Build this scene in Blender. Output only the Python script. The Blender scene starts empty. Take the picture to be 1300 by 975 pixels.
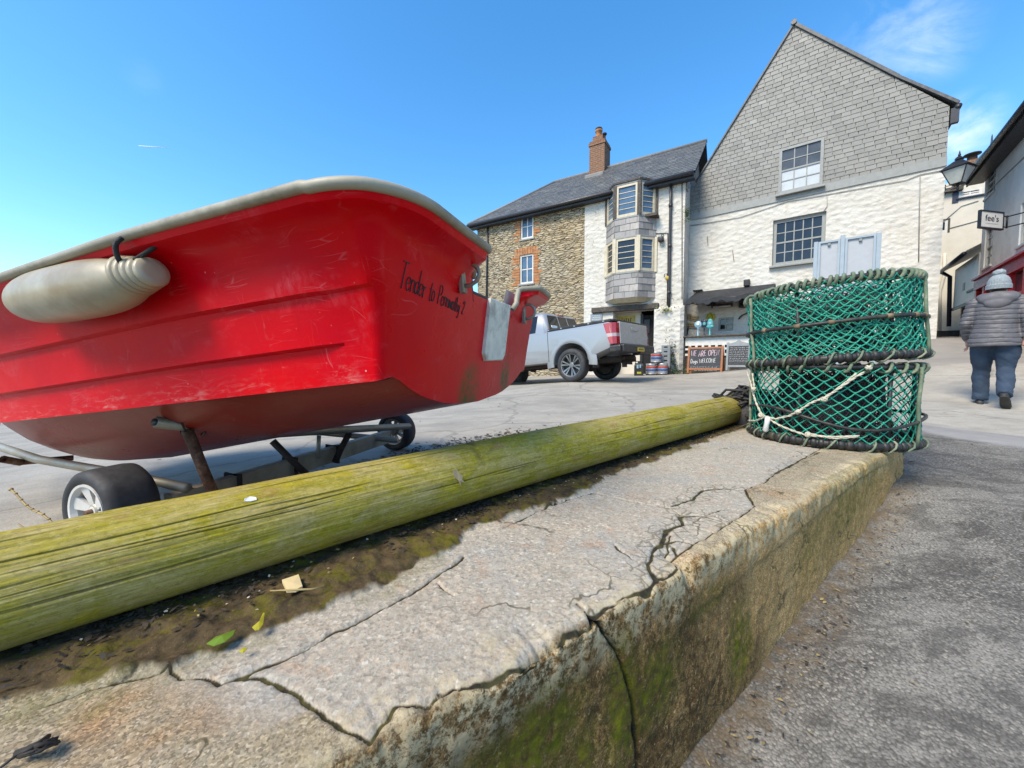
import bpy, bmesh, math, random
import numpy as np
from mathutils import Vector, Matrix
rnd = random.Random(7)
R = math.radians
scene = bpy.context.scene
COL = scene.collection

# ------------------------------------------------------------------ survey of the place (camera station at x=y=0)
CZ = 1.0                      # height of the camera station above datum
FPX = 490.0
PIT = math.atan(25.5 / FPX)
CP, SP = math.cos(PIT), math.sin(PIT)

def ray(px, py):
    a = (px - 650) / FPX
    b = (487.5 - py) / FPX
    return Vector((a, CP + b * SP, -SP + b * CP))

CAM = Vector((0, 0, CZ))

def P(px, py, Y):
    r = ray(px, py)
    return CAM + r * (Y / r.y)

def on_plane(px, py, p, n):
    r = ray(px, py)
    t = (Vector(p) - CAM).dot(n) / r.dot(n)
    return CAM + r * t

def on_z(px, py, z):
    r = ray(px, py)
    return CAM + r * ((z - CZ) / r.z)

# ------------------------------------------------------------------ numpy noise
def _hash(ix, iy, iz):
    h = (ix.astype(np.int64) * 374761393 + iy.astype(np.int64) * 668265263 + iz.astype(np.int64) * 2147483647) & 0xffffffff
    h = ((h ^ (h >> 13)) * 1274126177) & 0xffffffff
    h = h ^ (h >> 16)
    return (h & 0xffff) / 65535.0

def vnoise(x, y, z):
    x, y, z = np.broadcast_arrays(np.asarray(x, float), np.asarray(y, float), np.asarray(z, float))
    ix, iy, iz = np.floor(x), np.floor(y), np.floor(z)
    fx, fy, fz = x - ix, y - iy, z - iz
    fx, fy, fz = [f * f * (3 - 2 * f) for f in (fx, fy, fz)]
    r = 0
    for a in (0, 1):
        for b in (0, 1):
            for c in (0, 1):
                w = (fx if a else 1 - fx) * (fy if b else 1 - fy) * (fz if c else 1 - fz)
                r = r + w * _hash(ix + a, iy + b, iz + c)
    return r

def fbm(x, y, z, oct=4):
    r, a, t = 0, 1.0, 0
    for i in range(oct):
        r = r + a * (vnoise(x + 17.3 * i, y + 5.1 * i, z) - .5)
        t += a
        a *= .5
        x, y, z = np.asarray(x) * 2.03, np.asarray(y) * 2.03, np.asarray(z) * 2.03
    return r / t * 2

def sstep(a, b, x):
    t = np.clip((np.asarray(x, float) - a) / (b - a), 0, 1)
    return t * t * (3 - 2 * t)

# ------------------------------------------------------------------ objects and custom properties
def tag(o, label=None, cat=None, group=None, kind=None):
    if label: o['label'] = label
    if cat: o['category'] = cat
    if group: o['group'] = group
    if kind: o['kind'] = kind
    return o

def thing(name, label, cat, loc=(0, 0, 0), rotz=0, group=None, mtx=None):
    o = bpy.data.objects.new(name, None)
    o.empty_display_size = .2
    COL.objects.link(o)
    if mtx is not None:
        o.matrix_world = mtx
    else:
        o.location = loc
        o.rotation_euler = (0, 0, rotz)
    return tag(o, label, cat, group)

def dup(o, loc=None, rotz=None, label=None):
    def rec(s, par):
        c = s.copy()
        COL.objects.link(c)
        if par is not None:
            c.parent = par
        for ch in list(s.children):
            rec(ch, c)
        return c
    c = rec(o, None)
    if loc is not None: c.location = loc
    if rotz is not None: c.rotation_euler = (0, 0, rotz)
    if label: c['label'] = label
    return c

class MB:
    """collects geometry for ONE mesh object"""
    def __init__(self):
        self.v = []; self.f = []; self.m = []; self.sm = []
        self.M = Matrix()
        self.mi = 0; self.smooth = False
    def av(self, p):
        self.v.append(tuple(self.M @ Vector(p)))
        return len(self.v) - 1
    def af(self, idx):
        self.f.append(tuple(idx)); self.m.append(self.mi); self.sm.append(self.smooth)
    def poly(self, pts):
        self.af([self.av(p) for p in pts])
    def box(self, x0, x1, y0, y1, z0, z1, bev=0):
        if bev > 0:
            b = min(bev, (x1-x0)*.45, (y1-y0)*.45, (z1-z0)*.45)
            bm = bmesh.new()
            bmesh.ops.create_cube(bm, size=1)
            for v in bm.verts:
                v.co = Vector((x0 + (v.co.x + .5) * (x1 - x0), y0 + (v.co.y + .5) * (y1 - y0), z0 + (v.co.z + .5) * (z1 - z0)))
            bmesh.ops.bevel(bm, geom=list(bm.edges), offset=b, segments=2, affect='EDGES', profile=.5)
            self.bm(bm); bm.free()
            return
        i = [self.av((x, y, z)) for x in (x0, x1) for y in (y0, y1) for z in (z0, z1)]
        for q in ((0, 1, 3, 2), (4, 6, 7, 5), (0, 4, 5, 1), (2, 3, 7, 6), (0, 2, 6, 4), (1, 5, 7, 3)):
            self.af([i[k] for k in q])
    def bm(self, bm):
        n = len(self.v)
        bm.verts.ensure_lookup_table()
        for k, v in enumerate(bm.verts):
            v.index = k
            self.v.append(tuple(self.M @ v.co))
        for f in bm.faces:
            self.af([n + v.index for v in f.verts])
    def loft(self, rings, closed=True, cap0=False, cap1=False):
        ids = [[self.av(p) for p in r] for r in rings]
        n = len(ids[0])
        for a, b in zip(ids, ids[1:]):
            for k in range(n if closed else n - 1):
                self.af((a[k], a[(k + 1) % n], b[(k + 1) % n], b[k]))
        if cap0: self.af(list(reversed(ids[0])))
        if cap1: self.af(ids[-1])
        return ids
    def tube(self, pts, r, n=8, caps=True, closed=False, rr=None):
        pts = [Vector(p) for p in pts]
        rings = []
        N = len(pts)
        up = None
        for i, p in enumerate(pts):
            if closed:
                d = pts[(i + 1) % N] - pts[i - 1]
            else:
                d = pts[min(i + 1, N - 1)] - pts[max(i - 1, 0)]
            if d.length < 1e-9: d = Vector((0, 0, 1))
            d.normalize()
            if up is None:
                up = Vector((0, 0, 1)) if abs(d.z) < .9 else Vector((1, 0, 0))
            a = up - d * up.dot(d)
            if a.length < 1e-4:
                a = Vector((1, 0, 0)) - d * d.x
            a.normalize(); up = a
            b = d.cross(a)
            q = r[i] if hasattr(r, '__len__') else r
            q2 = q * (rr if rr else 1)
            rings.append([p + a * math.cos(t) * q + b * math.sin(t) * q2 for t in [2 * math.pi * k / n for k in range(n)]])
        if closed: rings.append(rings[0])
        self.loft(rings, True, caps and not closed, caps and not closed)
    def cyl(self, a, b, r, r2=None, n=16, caps=True):
        self.tube([a, b], [r, r if r2 is None else r2], n, caps)
    def lathe(self, prof, n=24, axis_o=(0, 0, 0), ax=(0, 0, 1), cap0=True, cap1=True):
        ax = Vector(ax).normalized()
        t = Vector((1, 0, 0)) if abs(ax.x) < .9 else Vector((0, 1, 0))
        u = (t - ax * t.dot(ax)).normalized(); w = ax.cross(u)
        o = Vector(axis_o)
        rings = [[o + ax * h + (u * math.cos(a) + w * math.sin(a)) * max(r, 1e-4) for a in [2 * math.pi * k / n for k in range(n)]] for r, h in prof]
        self.loft(rings, True, cap0, cap1)
    def ell(self, c, rx, ry, rz, n=16, m=10):
        c = Vector(c)
        rings = []
        for i in range(m + 1):
            ph = -math.pi / 2 + math.pi * i / m
            q = max(math.cos(ph), 1e-3)
            rings.append([c + Vector((rx * q * math.cos(t), ry * q * math.sin(t), rz * math.sin(ph))) for t in [2 * math.pi * k / n for k in range(n)]])
        self.loft(rings, True, True, True)
    def build(self, name, mats, parent=None, label=None, autosmooth=None, fix=False):
        me = bpy.data.meshes.new(name)
        me.from_pydata(self.v, [], self.f)
        if not isinstance(mats, (list, tuple)): mats = [mats]
        for m in mats: me.materials.append(m)
        me.polygons.foreach_set('material_index', np.array(self.m, np.int32))
        me.polygons.foreach_set('use_smooth', np.array(self.sm, bool))
        me.update()
        if fix or autosmooth is not None:
            bm = bmesh.new(); bm.from_mesh(me)
            if fix: bmesh.ops.remove_doubles(bm, verts=bm.verts, dist=1e-5)
            bmesh.ops.recalc_face_normals(bm, faces=bm.faces)
            if autosmooth is not None:
                for f in bm.faces: f.smooth = True
                for e in bm.edges:
                    if len(e.link_faces) == 2 and e.calc_face_angle(0) > R(autosmooth): e.smooth = False
            bm.to_mesh(me); bm.free()
        uv_box(me)
        o = bpy.data.objects.new(name, me)
        COL.objects.link(o)
        if parent is not None: o.parent = parent
        if label: o['label'] = label
        return o

def uv_box(me):
    """box-projected UV in metres: (along, up) for walls, (x,y) for flats"""
    nl = len(me.loops)
    if nl == 0: return
    co = np.empty(len(me.vertices) * 3); me.vertices.foreach_get('co', co); co = co.reshape(-1, 3)
    li = np.empty(nl, np.int32); me.loops.foreach_get('vertex_index', li)
    nt = np.empty(len(me.polygons), np.int32); me.polygons.foreach_get('loop_total', nt)
    nn = np.empty(len(me.polygons) * 3); me.polygons.foreach_get('normal', nn); nn = np.abs(nn.reshape(-1, 3))
    n = np.repeat(nn, nt, axis=0)
    c = co[li]
    ax = np.argmax(n, axis=1)
    u = np.where(ax == 0, c[:, 1], c[:, 0])
    v = np.where(ax == 2, c[:, 1], c[:, 2])
    uv = me.uv_layers.new(name='UVMap')
    uv.data.foreach_set('uv', np.stack([u, v], 1).astype(np.float32).ravel())

def set_attr(me, name, arr):
    a = me.attributes.new(name, 'FLOAT', 'POINT')
    a.data.foreach_set('value', np.asarray(arr, np.float32))

def grid_mesh(name, X, mats, smooth=True):
    """X: (a,b,3) array of points"""
    a, b = X.shape[:2]
    idx = np.arange(a * b).reshape(a, b)
    f = np.stack([idx[:-1, :-1], idx[1:, :-1], idx[1:, 1:], idx[:-1, 1:]], -1).reshape(-1, 4)
    me = bpy.data.meshes.new(name)
    me.vertices.add(a * b); me.vertices.foreach_set('co', X.reshape(-1).astype(np.float32))
    me.loops.add(f.size); me.loops.foreach_set('vertex_index', f.ravel().astype(np.int32))
    me.polygons.add(len(f)); me.polygons.foreach_set('loop_start', np.arange(0, f.size, 4, dtype=np.int32))
    me.polygons.foreach_set('loop_total', np.full(len(f), 4, np.int32))
    me.polygons.foreach_set('use_smooth', np.full(len(f), smooth))
    me.update(); me.validate()
    for m in (mats if isinstance(mats, (list, tuple)) else [mats]): me.materials.append(m)
    return me

def link(name, me, parent=None):
    o = bpy.data.objects.new(name, me); COL.objects.link(o)
    if parent is not None: o.parent = parent
    return o

def remesh(o, voxel, it=4, fac=.5):
    m = o.modifiers.new('r', 'REMESH'); m.mode = 'VOXEL'; m.voxel_size = voxel; m.use_smooth_shade = True
    if it:
        s = o.modifiers.new('s', 'SMOOTH'); s.iterations = it; s.factor = fac
    dg = bpy.context.evaluated_depsgraph_get()
    me = bpy.data.meshes.new_from_object(o.evaluated_get(dg))
    mats = list(o.data.materials)
    o.modifiers.clear()
    o.data = me
    me.materials.clear()
    for x in mats[:1]: me.materials.append(x)
    me.polygons.foreach_set('material_index', np.zeros(len(me.polygons), np.int32))
    me.polygons.foreach_set('use_smooth', np.ones(len(me.polygons), bool))
    return o

# ------------------------------------------------------------------ materials
class NT:
    def __init__(self, name):
        self.mat = bpy.data.materials.new(name); self.mat.use_nodes = True
        self.t = self.mat.node_tree
        self.b = self.t.nodes['Principled BSDF']
    def put(self, sock, v):
        if isinstance(v, bpy.types.NodeSocket): self.t.links.new(v, sock)
        elif v is not None:
            if sock.type == 'RGBA' and not hasattr(v, '__len__'): v = (v, v, v, 1)
            if sock.type == 'RGBA' and len(v) == 3: v = (*v, 1)
            sock.default_value = v
    def node(self, typ, **props):
        n = self.t.nodes.new(typ)
        for k, v in props.items(): setattr(n, k, v)
        return n
    def uv(self): return self.node('ShaderNodeTexCoord').outputs['UV']
    def obj(self): return self.node('ShaderNodeTexCoord').outputs['Object']
    def pos(self): return self.node('ShaderNodeNewGeometry').outputs['Position']
    def attr(self, n): return self.node('ShaderNodeAttribute', attribute_name=n).outputs['Fac']
    def map(self, v, scale=(1, 1, 1), rot=(0, 0, 0), loc=(0, 0, 0)):
        n = self.node('ShaderNodeMapping'); self.put(n.inputs['Vector'], v)
        n.inputs['Scale'].default_value = scale; n.inputs['Rotation'].default_value = rot; n.inputs['Location'].default_value = loc
        return n.outputs[0]
    def noise(self, v, scale=5, detail=4, rough=.55, dist=0, col=False):
        n = self.node('ShaderNodeTexNoise'); self.put(n.inputs['Vector'], v)
        n.inputs['Scale'].default_value = scale; n.inputs['Detail'].default_value = detail
        n.inputs['Roughness'].default_value = rough; n.inputs['Distortion'].default_value = dist
        return n.outputs['Color' if col else 'Fac']
    def vor(self, v, scale=5, feature='F1', rand=1, out='Distance'):
        n = self.node('ShaderNodeTexVoronoi', feature=feature); self.put(n.inputs['Vector'], v)
        n.inputs['Scale'].default_value = scale; n.inputs['Randomness'].default_value = rand
        return n.outputs[out]
    def ramp(self, f, *st):
        n = self.node('ShaderNodeValToRGB'); self.put(n.inputs[0], f)
        e = n.color_ramp.elements
        while len(e) < len(st): e.new(.5)
        for k, (p, c) in enumerate(st):
            e[k].position = p
            if not hasattr(c, '__len__'): c = (c, c, c)
            e[k].color = (*c, 1) if len(c) == 3 else c
        return n.outputs[0]
    def mix(self, f, a, b, mode='MIX'):
        n = self.node('ShaderNodeMix', data_type='RGBA', blend_type=mode)
        self.put(n.inputs[0], f); self.put(n.inputs[6], a); self.put(n.inputs[7], b)
        return n.outputs[2]
    def math(self, op, a, b=0, clamp=False):
        n = self.node('ShaderNodeMath', operation=op, use_clamp=clamp)
        self.put(n.inputs[0], a); self.put(n.inputs[1], b)
        return n.outputs[0]
    def rng(self, f, a, b, c=0, d=1):
        n = self.node('ShaderNodeMapRange'); self.put(n.inputs[0], f)
        for i, x in enumerate((a, b, c, d)): n.inputs[i + 1].default_value = x
        return n.outputs[0]
    def add(self, a, b):
        n = self.node('ShaderNodeVectorMath', operation='ADD'); self.put(n.inputs[0], a); self.put(n.inputs[1], b)
        return n.outputs[0]
    def vscale(self, a, s):
        n = self.node('ShaderNodeVectorMath', operation='SCALE'); self.put(n.inputs[0], a); n.inputs['Scale'].default_value = s
        return n.outputs[0]
    def sep(self, v):
        n = self.node('ShaderNodeSeparateXYZ'); self.put(n.inputs[0], v); return n.outputs
    def bump(self, h, strength=.5, dist=.01, normal=None):
        n = self.node('ShaderNodeBump'); n.inputs['Strength'].default_value = strength; n.inputs['Distance'].default_value = dist
        self.put(n.inputs['Height'], h)
        if normal is not None: self.put(n.inputs['Normal'], normal)
        return n.outputs[0]
    def out(self, col=None, rough=None, metal=None, normal=None, spec=None, **kw):
        b = self.b.inputs
        k = (.78, .765, .73, 1)
        if isinstance(col, bpy.types.NodeSocket): col = self.mix(1, col, k, 'MULTIPLY')
        elif col is not None: col = tuple(a * q for a, q in zip(col, k))
        self.put(b['Base Color'], col); self.put(b['Roughness'], rough); self.put(b['Metallic'], metal)
        if normal is not None: self.put(b['Normal'], normal)
        if spec is not None: self.put(b['Specular IOR Level'], spec)
        for k, v in kw.items(): self.put(b[k], v)
        return self.mat

def simple(name, col, rough=.6, metal=0, spec=None, var=.25, vs=12, bump=.0, bs=60, dirt=None, dirt_amt=.4, coat=0):
    t = NT(name)
    o = t.obj()
    n = t.noise(o, vs, 5, .6)
    c2 = tuple(x * (1 - var) for x in col)
    c = t.mix(t.rng(n, .35, .7), col, c2)
    if dirt:
        d = t.noise(o, vs * .6, 6, .7)
        c = t.mix(t.math('MULTIPLY', t.rng(d, .5, .68), dirt_amt), c, dirt)
    r = t.rng(t.noise(o, vs * 2, 3), .3, .7, max(rough - .1, .03), min(rough + .1, 1))
    nm = t.bump(t.noise(o, bs, 4), bump, .004) if bump else None
    kw = {'Coat Weight': coat} if coat else {}
    return t.out(c, r, metal, nm, spec, **kw)

# ------------------------------------------------------------------ key materials
def m_hull():
    t = NT('red_gelcoat')
    o = t.obj()
    big = t.noise(o, 2.2, 5, .62, .3)
    c = t.mix(t.rng(big, .35, .68), (.74, .0004, .004), (.60, .0004, .014))
    ch = t.noise(t.map(o, (3, 3, 5)), 1.9, 7, .72, .6)
    chm = t.rng(ch, .60, .76)
    c = t.mix(t.math('MULTIPLY', chm, .20), c, (.70, .16, .20))
    # long thin scratches in several directions
    sm = None
    for k, (rot, sc, th) in enumerate((((0, .10, .1), (1.1, 5, 30), .020), ((.2, -.5, .4), (1.6, 5, 24), .014), ((0, 1.3, .2), (24, 4, 1.6), .012))):
        v = t.map(o, sc, rot)
        v = t.add(v, t.vscale(t.noise(o, 3, 2, .5, 0, True), 1.6))
        e = t.vor(v, 1.4, 'DISTANCE_TO_EDGE')
        m = t.math('MULTIPLY', t.rng(e, 0, th, 1, 0), t.rng(t.noise(o, 7.5 + k * 2, 3), .56, .66))
        sm = m if sm is None else t.math('MAXIMUM', sm, m)
    pt_ = t.math('MULTIPLY', t.rng(t.noise(t.map(o, (2.2, 2.2, 4)), 2.3, 4, .6, .4), .56, .70), t.rng(t.noise(t.map(o, (14, 14, 5)), 4, 8, .75, .4), .42, .66))
    c = t.mix(t.math('MULTIPLY', pt_, .40), c, (.80, .14, .18))  # pale rubbed patches, with the gelcoat's pinkish sheen put into the colour
    vs_ = t.math('MULTIPLY', t.rng(t.noise(t.map(o, (22, 22, 1.2)), 1, 5, .7), .58, .72), t.rng(t.noise(o, 3.1, 4), .5, .62))
    c = t.mix(t.math('MULTIPLY', vs_, .35), c, (.30, .004, .012))
    c = t.mix(t.math('MULTIPLY', sm, .26), c, (.76, .30, .32))
    spk = t.vor(o, 34, 'F1')
    sp = t.math('MULTIPLY', t.rng(spk, .05, .11, 1, 0), t.rng(t.noise(o, 5, 3), .56, .66))
    c = t.mix(t.math('MULTIPLY', sp, .7), c, (.75, .6, .55))
    # slime under the turn of the transom and darker red to brown bottom
    s = t.attr('slime')
    c = t.mix(t.math('MULTIPLY', s, t.rng(t.noise(o, 14, 5, .7), .3, .55)), c, (.085, .075, .012))
    b = t.attr('bottom')
    bc = t.mix(t.rng(t.noise(o, 3, 6, .65), .3, .7), (.23, .022, .018), (.17, .062, .036))
    c = t.mix(t.math('MULTIPLY', b, .85), c, bc)
    c = t.mix(t.math('MULTIPLY', t.math('MULTIPLY', b, sm), .35), c, (.5, .25, .2))
    w = t.math('MULTIPLY', t.attr('scuff'), t.rng(t.noise(t.map(o, (2.5, 2.5, 1)), 2.2, 3), .42, .62, .12, .9))
    c = t.mix(t.math('MULTIPLY', w, t.rng(t.noise(t.map(o, (2, 4, 9)), 7, 8, .75, .6), .50, .70)), c, (.72, .36, .33))
    r = t.math('ADD', t.rng(big, .3, .7, .24, .36), t.math('MULTIPLY', chm, .25))
    nm = t.bump(t.noise(o, 5, 3), .10, .02)
    nm = t.bump(sm, .12, .001, nm)
    return t.out(c, r, 0, nm, .12)

def m_log():
    t = NT('mossy_round_timber')
    u = t.uv()                       # x along (m), y around (m)
    g1 = t.noise(t.map(u, (6, 62, 1)), 1, 9, .74, .5)
    g2 = t.noise(t.map(u, (18, 260, 1)), 1, 6, .75)
    patch = t.noise(t.map(u, (6, 9, 1)), 1, 11, .76, .6)
    wood = t.mix(t.rng(g1, .3, .7), (.42, .34, .13), (.25, .20, .06))
    wood = t.mix(t.rng(g2, .35, .75), wood, (.60, .51, .22))
    moss = t.mix(t.rng(t.noise(t.map(u, (14, 40, 1)), 1, 8, .75), .35, .65), (.44, .375, .012), (.22, .19, .007))
    ml = t.math('ADD', patch, t.math('MULTIPLY', t.math('SUBTRACT', g1, .5), .5))
    c = t.mix(t.rng(ml, .36, .60), wood, moss)
    c = t.mix(t.math('MULTIPLY', t.rng(t.noise(t.map(u, (7, 22, 1)), 1, 8, .75), .55, .70), .6), c, (.12, .10, .025))
    c = t.mix(t.math('MULTIPLY', t.rng(t.noise(t.map(u, (7, 18, 1), loc=(4, 2, 0)), 1, 4, .6), .62, .72), .7), c, (.34, .20, .08))
    gr = t.rng(t.noise(t.map(u, (5, 230, 1), loc=(2, 1, 0)), 1, 5, .6), .43, .36, 0, 1)
    c = t.mix(t.math('MULTIPLY', gr, .42), c, (.11, .085, .02))
    iso = t.noise(t.map(u, (85, 95, 1)), 1, 8, .82)
    c = t.mix(t.math('MULTIPLY', t.rng(iso, .50, .62), .42), c, (.10, .088, .012))
    c = t.mix(t.math('MULTIPLY', t.rng(t.noise(t.map(u, (60, 70, 1), loc=(9, 4, 0)), 1, 8, .82), .53, .63), .45), c, (.62, .54, .24))
    ck = t.attr('check')
    ckl = t.rng(t.noise(t.map(u, (1.6, 120, 1), loc=(0, 3, 0)), 1, 3, .5), .30, .25, 0, 1)
    k = t.math('MAXIMUM', ck, t.math('MULTIPLY', ckl, .75))
    c = t.mix(t.math('MULTIPLY', k, .48), c, (.07, .055, .020))
    kn = t.attr('knot')
    w = t.math('SINE', t.math('MULTIPLY', kn, 46))
    c = t.mix(t.math('MULTIPLY', t.math('MULTIPLY', t.rng(w, 0, 1), t.rng(kn, 0, .6)), .45), c, (.12, .12, .02))
    h = t.math('ADD', t.math('MULTIPLY', g2, .5), t.math('SUBTRACT', g1, t.math('MULTIPLY', k, 1.2)))
    return t.out(c, .78, 0, t.bump(h, .5, .003), .25)

def m_concrete():
    t = NT('old_concrete')
    p = t.obj()
    slab = t.attr('slab'); dirt = t.attr('dirt'); crack = t.rng(t.attr('cdist'), .75, 1.3, 1, 0); face = t.attr('face'); rim = t.attr('rim'); moss = t.attr('moss'); pale = t.attr('pale')
    # exposed aggregate
    v1 = t.vor(p, 190, 'F1', 1, 'Color'); v1d = t.vor(p, 190, 'F1', 1, 'Distance')
    v2 = t.vor(p, 260, 'F1', 1, 'Color')
    s1 = t.sep(v1)
    agg = t.ramp(s1[0], (0, (.19, .165, .13)), (.3, (.35, .315, .25)), (.6, (.43, .40, .345)), (.82, (.46, .36, .26)), (.93, (.54, .47, .36)), (1, (.70, .67, .60)))
    agg = t.mix(t.rng(t.noise(p, 9, 6, .7),   .35, .65, .10, .55), agg, (.37, .345, .30))
    agg = t.mix(.22, agg, t.ramp(t.sep(v2)[0], (0, .22), (1, .62)))
    big = t.noise(p, 4.2, 5, .6, .3)
    agg = t.mix(t.math('MULTIPLY', t.rng(t.noise(p, 11, 7, .72, .5), .54, .68), t.rng(big, .40, .60)), agg, t.mix(1, agg, (1.0, .76, .62), 'MULTIPLY'))
    agg = t.mix(t.math('MULTIPLY', t.rng(t.noise(t.map(p, loc=(5, 5, 5)), 14, 7, .75), .55, .70), .45), agg, (.25, .23, .18))
    agg = t.mix(t.rng(t.noise(t.map(p, loc=(3, 1, 2)), 3.3, 5, .6), .50, .75), agg, t.mix(1, agg, (.86, .95, 1.08), 'MULTIPLY'))
    ka = t.noise(p, 7, 7, .7, .3)
    kerb = t.mix(t.rng(ka, .3, .7), (.44, .37, .255), (.29, .24, .155))
    kerb = t.mix(t.math('MULTIPLY', t.rng(t.noise(p, 90, 3, .7), .45, .75), .5), kerb, (.48, .44, .37))
    kerb = t.mix(t.math('MULTIPLY', t.rng(t.noise(t.map(p, loc=(7, 1, 0)), 5, 5, .6), .55, .72), .55), kerb, (.40, .22, .10))
    agg = t.mix(1, agg, (1.10, 1.08, 1.03), 'MULTIPLY')
    c = t.mix(slab, kerb, agg)
    # front face: tan render with brown damp and green slime
    d = t.noise(t.map(p, (1, 1, .6)), 5.5, 8, .72, .5)
    fc = t.mix(t.rng(d, .36, .64), (.33, .245, .13), (.11, .074, .034))
    fc = t.mix(t.math('MULTIPLY', t.rng(t.noise(t.map(p, (1, 1, .8)), 40, 11, .86, .4), .475, .535), .88), fc, (.060, .045, .020))
    fc = t.mix(t.math('MULTIPLY', t.rng(t.noise(t.map(p, loc=(2, 5, 1)), 70, 8, .82), .55, .63), .8), fc, (.50, .42, .28))
    fcp = t.mix(t.rng(d, .3, .7), (.54, .43, .26), (.40, .31, .165))
    fcp = t.mix(t.math('MULTIPLY', t.rng(t.noise(p, 60, 8, .8), .48, .60), .6), fcp, (.19, .145, .06))
    fc = t.mix(pale, fc, fcp)
    fc = t.mix(1, fc, (1.08, .88, .66), 'MULTIPLY')
    c = t.mix(face, c, fc)
    rb = t.math('MULTIPLY', rim, t.rng(t.noise(p, 34, 10, .85), .47, .54))
    gv = t.sep(t.vor(p, 330, 'F1', 1, 'Color'))[0]
    gsc = t.ramp(gv, (0, .52), (.5, .95), (.85, 1.15), (1, 1.55))
    c = t.mix(t.math('SUBTRACT', 1, slab), c, t.mix(1, c, gsc, 'MULTIPLY'))
    c = t.mix(rb, c, (.56, .47, .30))
    mm = t.math('MULTIPLY', moss, t.rng(t.noise(p, 26, 7, .75), .36, .58))
    c = t.mix(mm, c, t.mix(t.rng(t.noise(p, 60, 4), .35, .7), (.150, .155, .004), (.055, .055, .008)))
    # soil along the pole
    so = t.mix(t.rng(t.noise(p, 16, 8, .75), .35, .65), (.135, .095, .045), (.034, .026, .016))
    so = t.mix(t.math('MULTIPLY', t.rng(t.noise(t.map(p, loc=(1, 9, 3)), 9, 8, .75), .49, .60), .8), so, (.115, .105, .006))
    so = t.mix(t.math('MULTIPLY', t.rng(t.vor(p, 130, 'F1'), .02, .16, 1, 0), .5), so, (.34, .27, .17))
    c = t.mix(dirt, c, so)
    fz_ = t.math('MULTIPLY', t.attr('crz'), t.rng(t.vor(t.add(p, t.vscale(t.noise(p, 14, 3, .6, 0, True), .04)), 24, 'DISTANCE_TO_EDGE'), .030, .075, 1, 0))
    c = t.mix(t.math('MULTIPLY', fz_, .50), c, (.07, .062, .035))
    crack = t.math('MAXIMUM', crack, t.math('MULTIPLY', t.math('MULTIPLY', t.rng(t.vor(t.add(p, t.vscale(t.noise(p, 5, 4, .6, 0, True), .25)), 2.6, 'DISTANCE_TO_EDGE'), .004, .010, 1, 0), t.rng(t.noise(p, 3, 3), .52, .58)), .7))
    c = t.mix(crack, c, t.mix(t.rng(t.noise(p, 40, 5), .4, .65), (.030, .026, .018), (.085, .078, .028)))
    # damp irregular patches at the near end of the coping
    h = t.math('ADD', t.math('MULTIPLY', v1d, 0.25), t.noise(p, 150, 6, .75))
    h = t.math('ADD', h, t.math('MULTIPLY', t.noise(p, 34, 6, .65), 1.1))
    return t.out(c, t.rng(ka, .3, .7, .82, .96), 0, t.bump(h, .75, .0026), .2)

def m_asphalt():
    t = NT('worn_asphalt')
    p = t.pos()
    v = t.vor(p, 150, 'F1', 1, 'Color'); vd = t.vor(p, 150, 'F1', 1, 'Distance')
    st = t.sep(v)
    c = t.ramp(st[0], (0, (.085, .084, .082)), (.5, (.15, .148, .145)), (.85, (.215, .21, .202)), (1, (.34, .325, .30)))
    worn = t.noise(t.map(p, (.8, 1.5, 1), (0, 0, .75)), 1.0, 9, .72, .6)
    c = t.mix(t.math('MULTIPLY', t.rng(worn, .44, .56), .75), c, t.mix(.62, c, (.37, .365, .35)))
    c = t.mix(t.math('MULTIPLY', t.rng(t.noise(t.map(p, (1.0, 2.2, 1), (0, 0, .9)), 3.4, 9, .76, .6), .50, .57), .75), c, t.mix(.72, c, (.055, .054, .054)))
    c = t.mix(t.math('MULTIPLY', t.rng(vd, .45, .75), .6), c, (.05, .048, .045))
    c = t.mix(1, c, (1.04, 1.01, .965), 'MULTIPLY')
    lf = t.attr('litter')
    c = t.mix(t.math('MULTIPLY', lf, t.rng(t.noise(p, 18, 7, .75), .40, .60)), c, (.16, .115, .065))
    far = t.attr('far')
    fc = t.mix(t.rng(t.noise(p, 1.4, 7, .7), .35, .65), (.34, .335, .33), (.24, .235, .23))
    c = t.mix(far, c, fc)
    sp = t.math('MULTIPLY', t.rng(t.vor(p, 23, 'F1'), .04, .09, 1, 0), t.rng(t.noise(p, 2, 3), .45, .6))
    c = t.mix(t.math('MULTIPLY', sp, .7), c, (.48, .43, .33))
    h = t.math('SUBTRACT', t.math('MULTIPLY', t.noise(p, 30, 5), 1.2), t.math('MULTIPLY', vd, 1.1))
    return t.out(c, .86, 0, t.bump(h, .7, .0022), .25)

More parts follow.
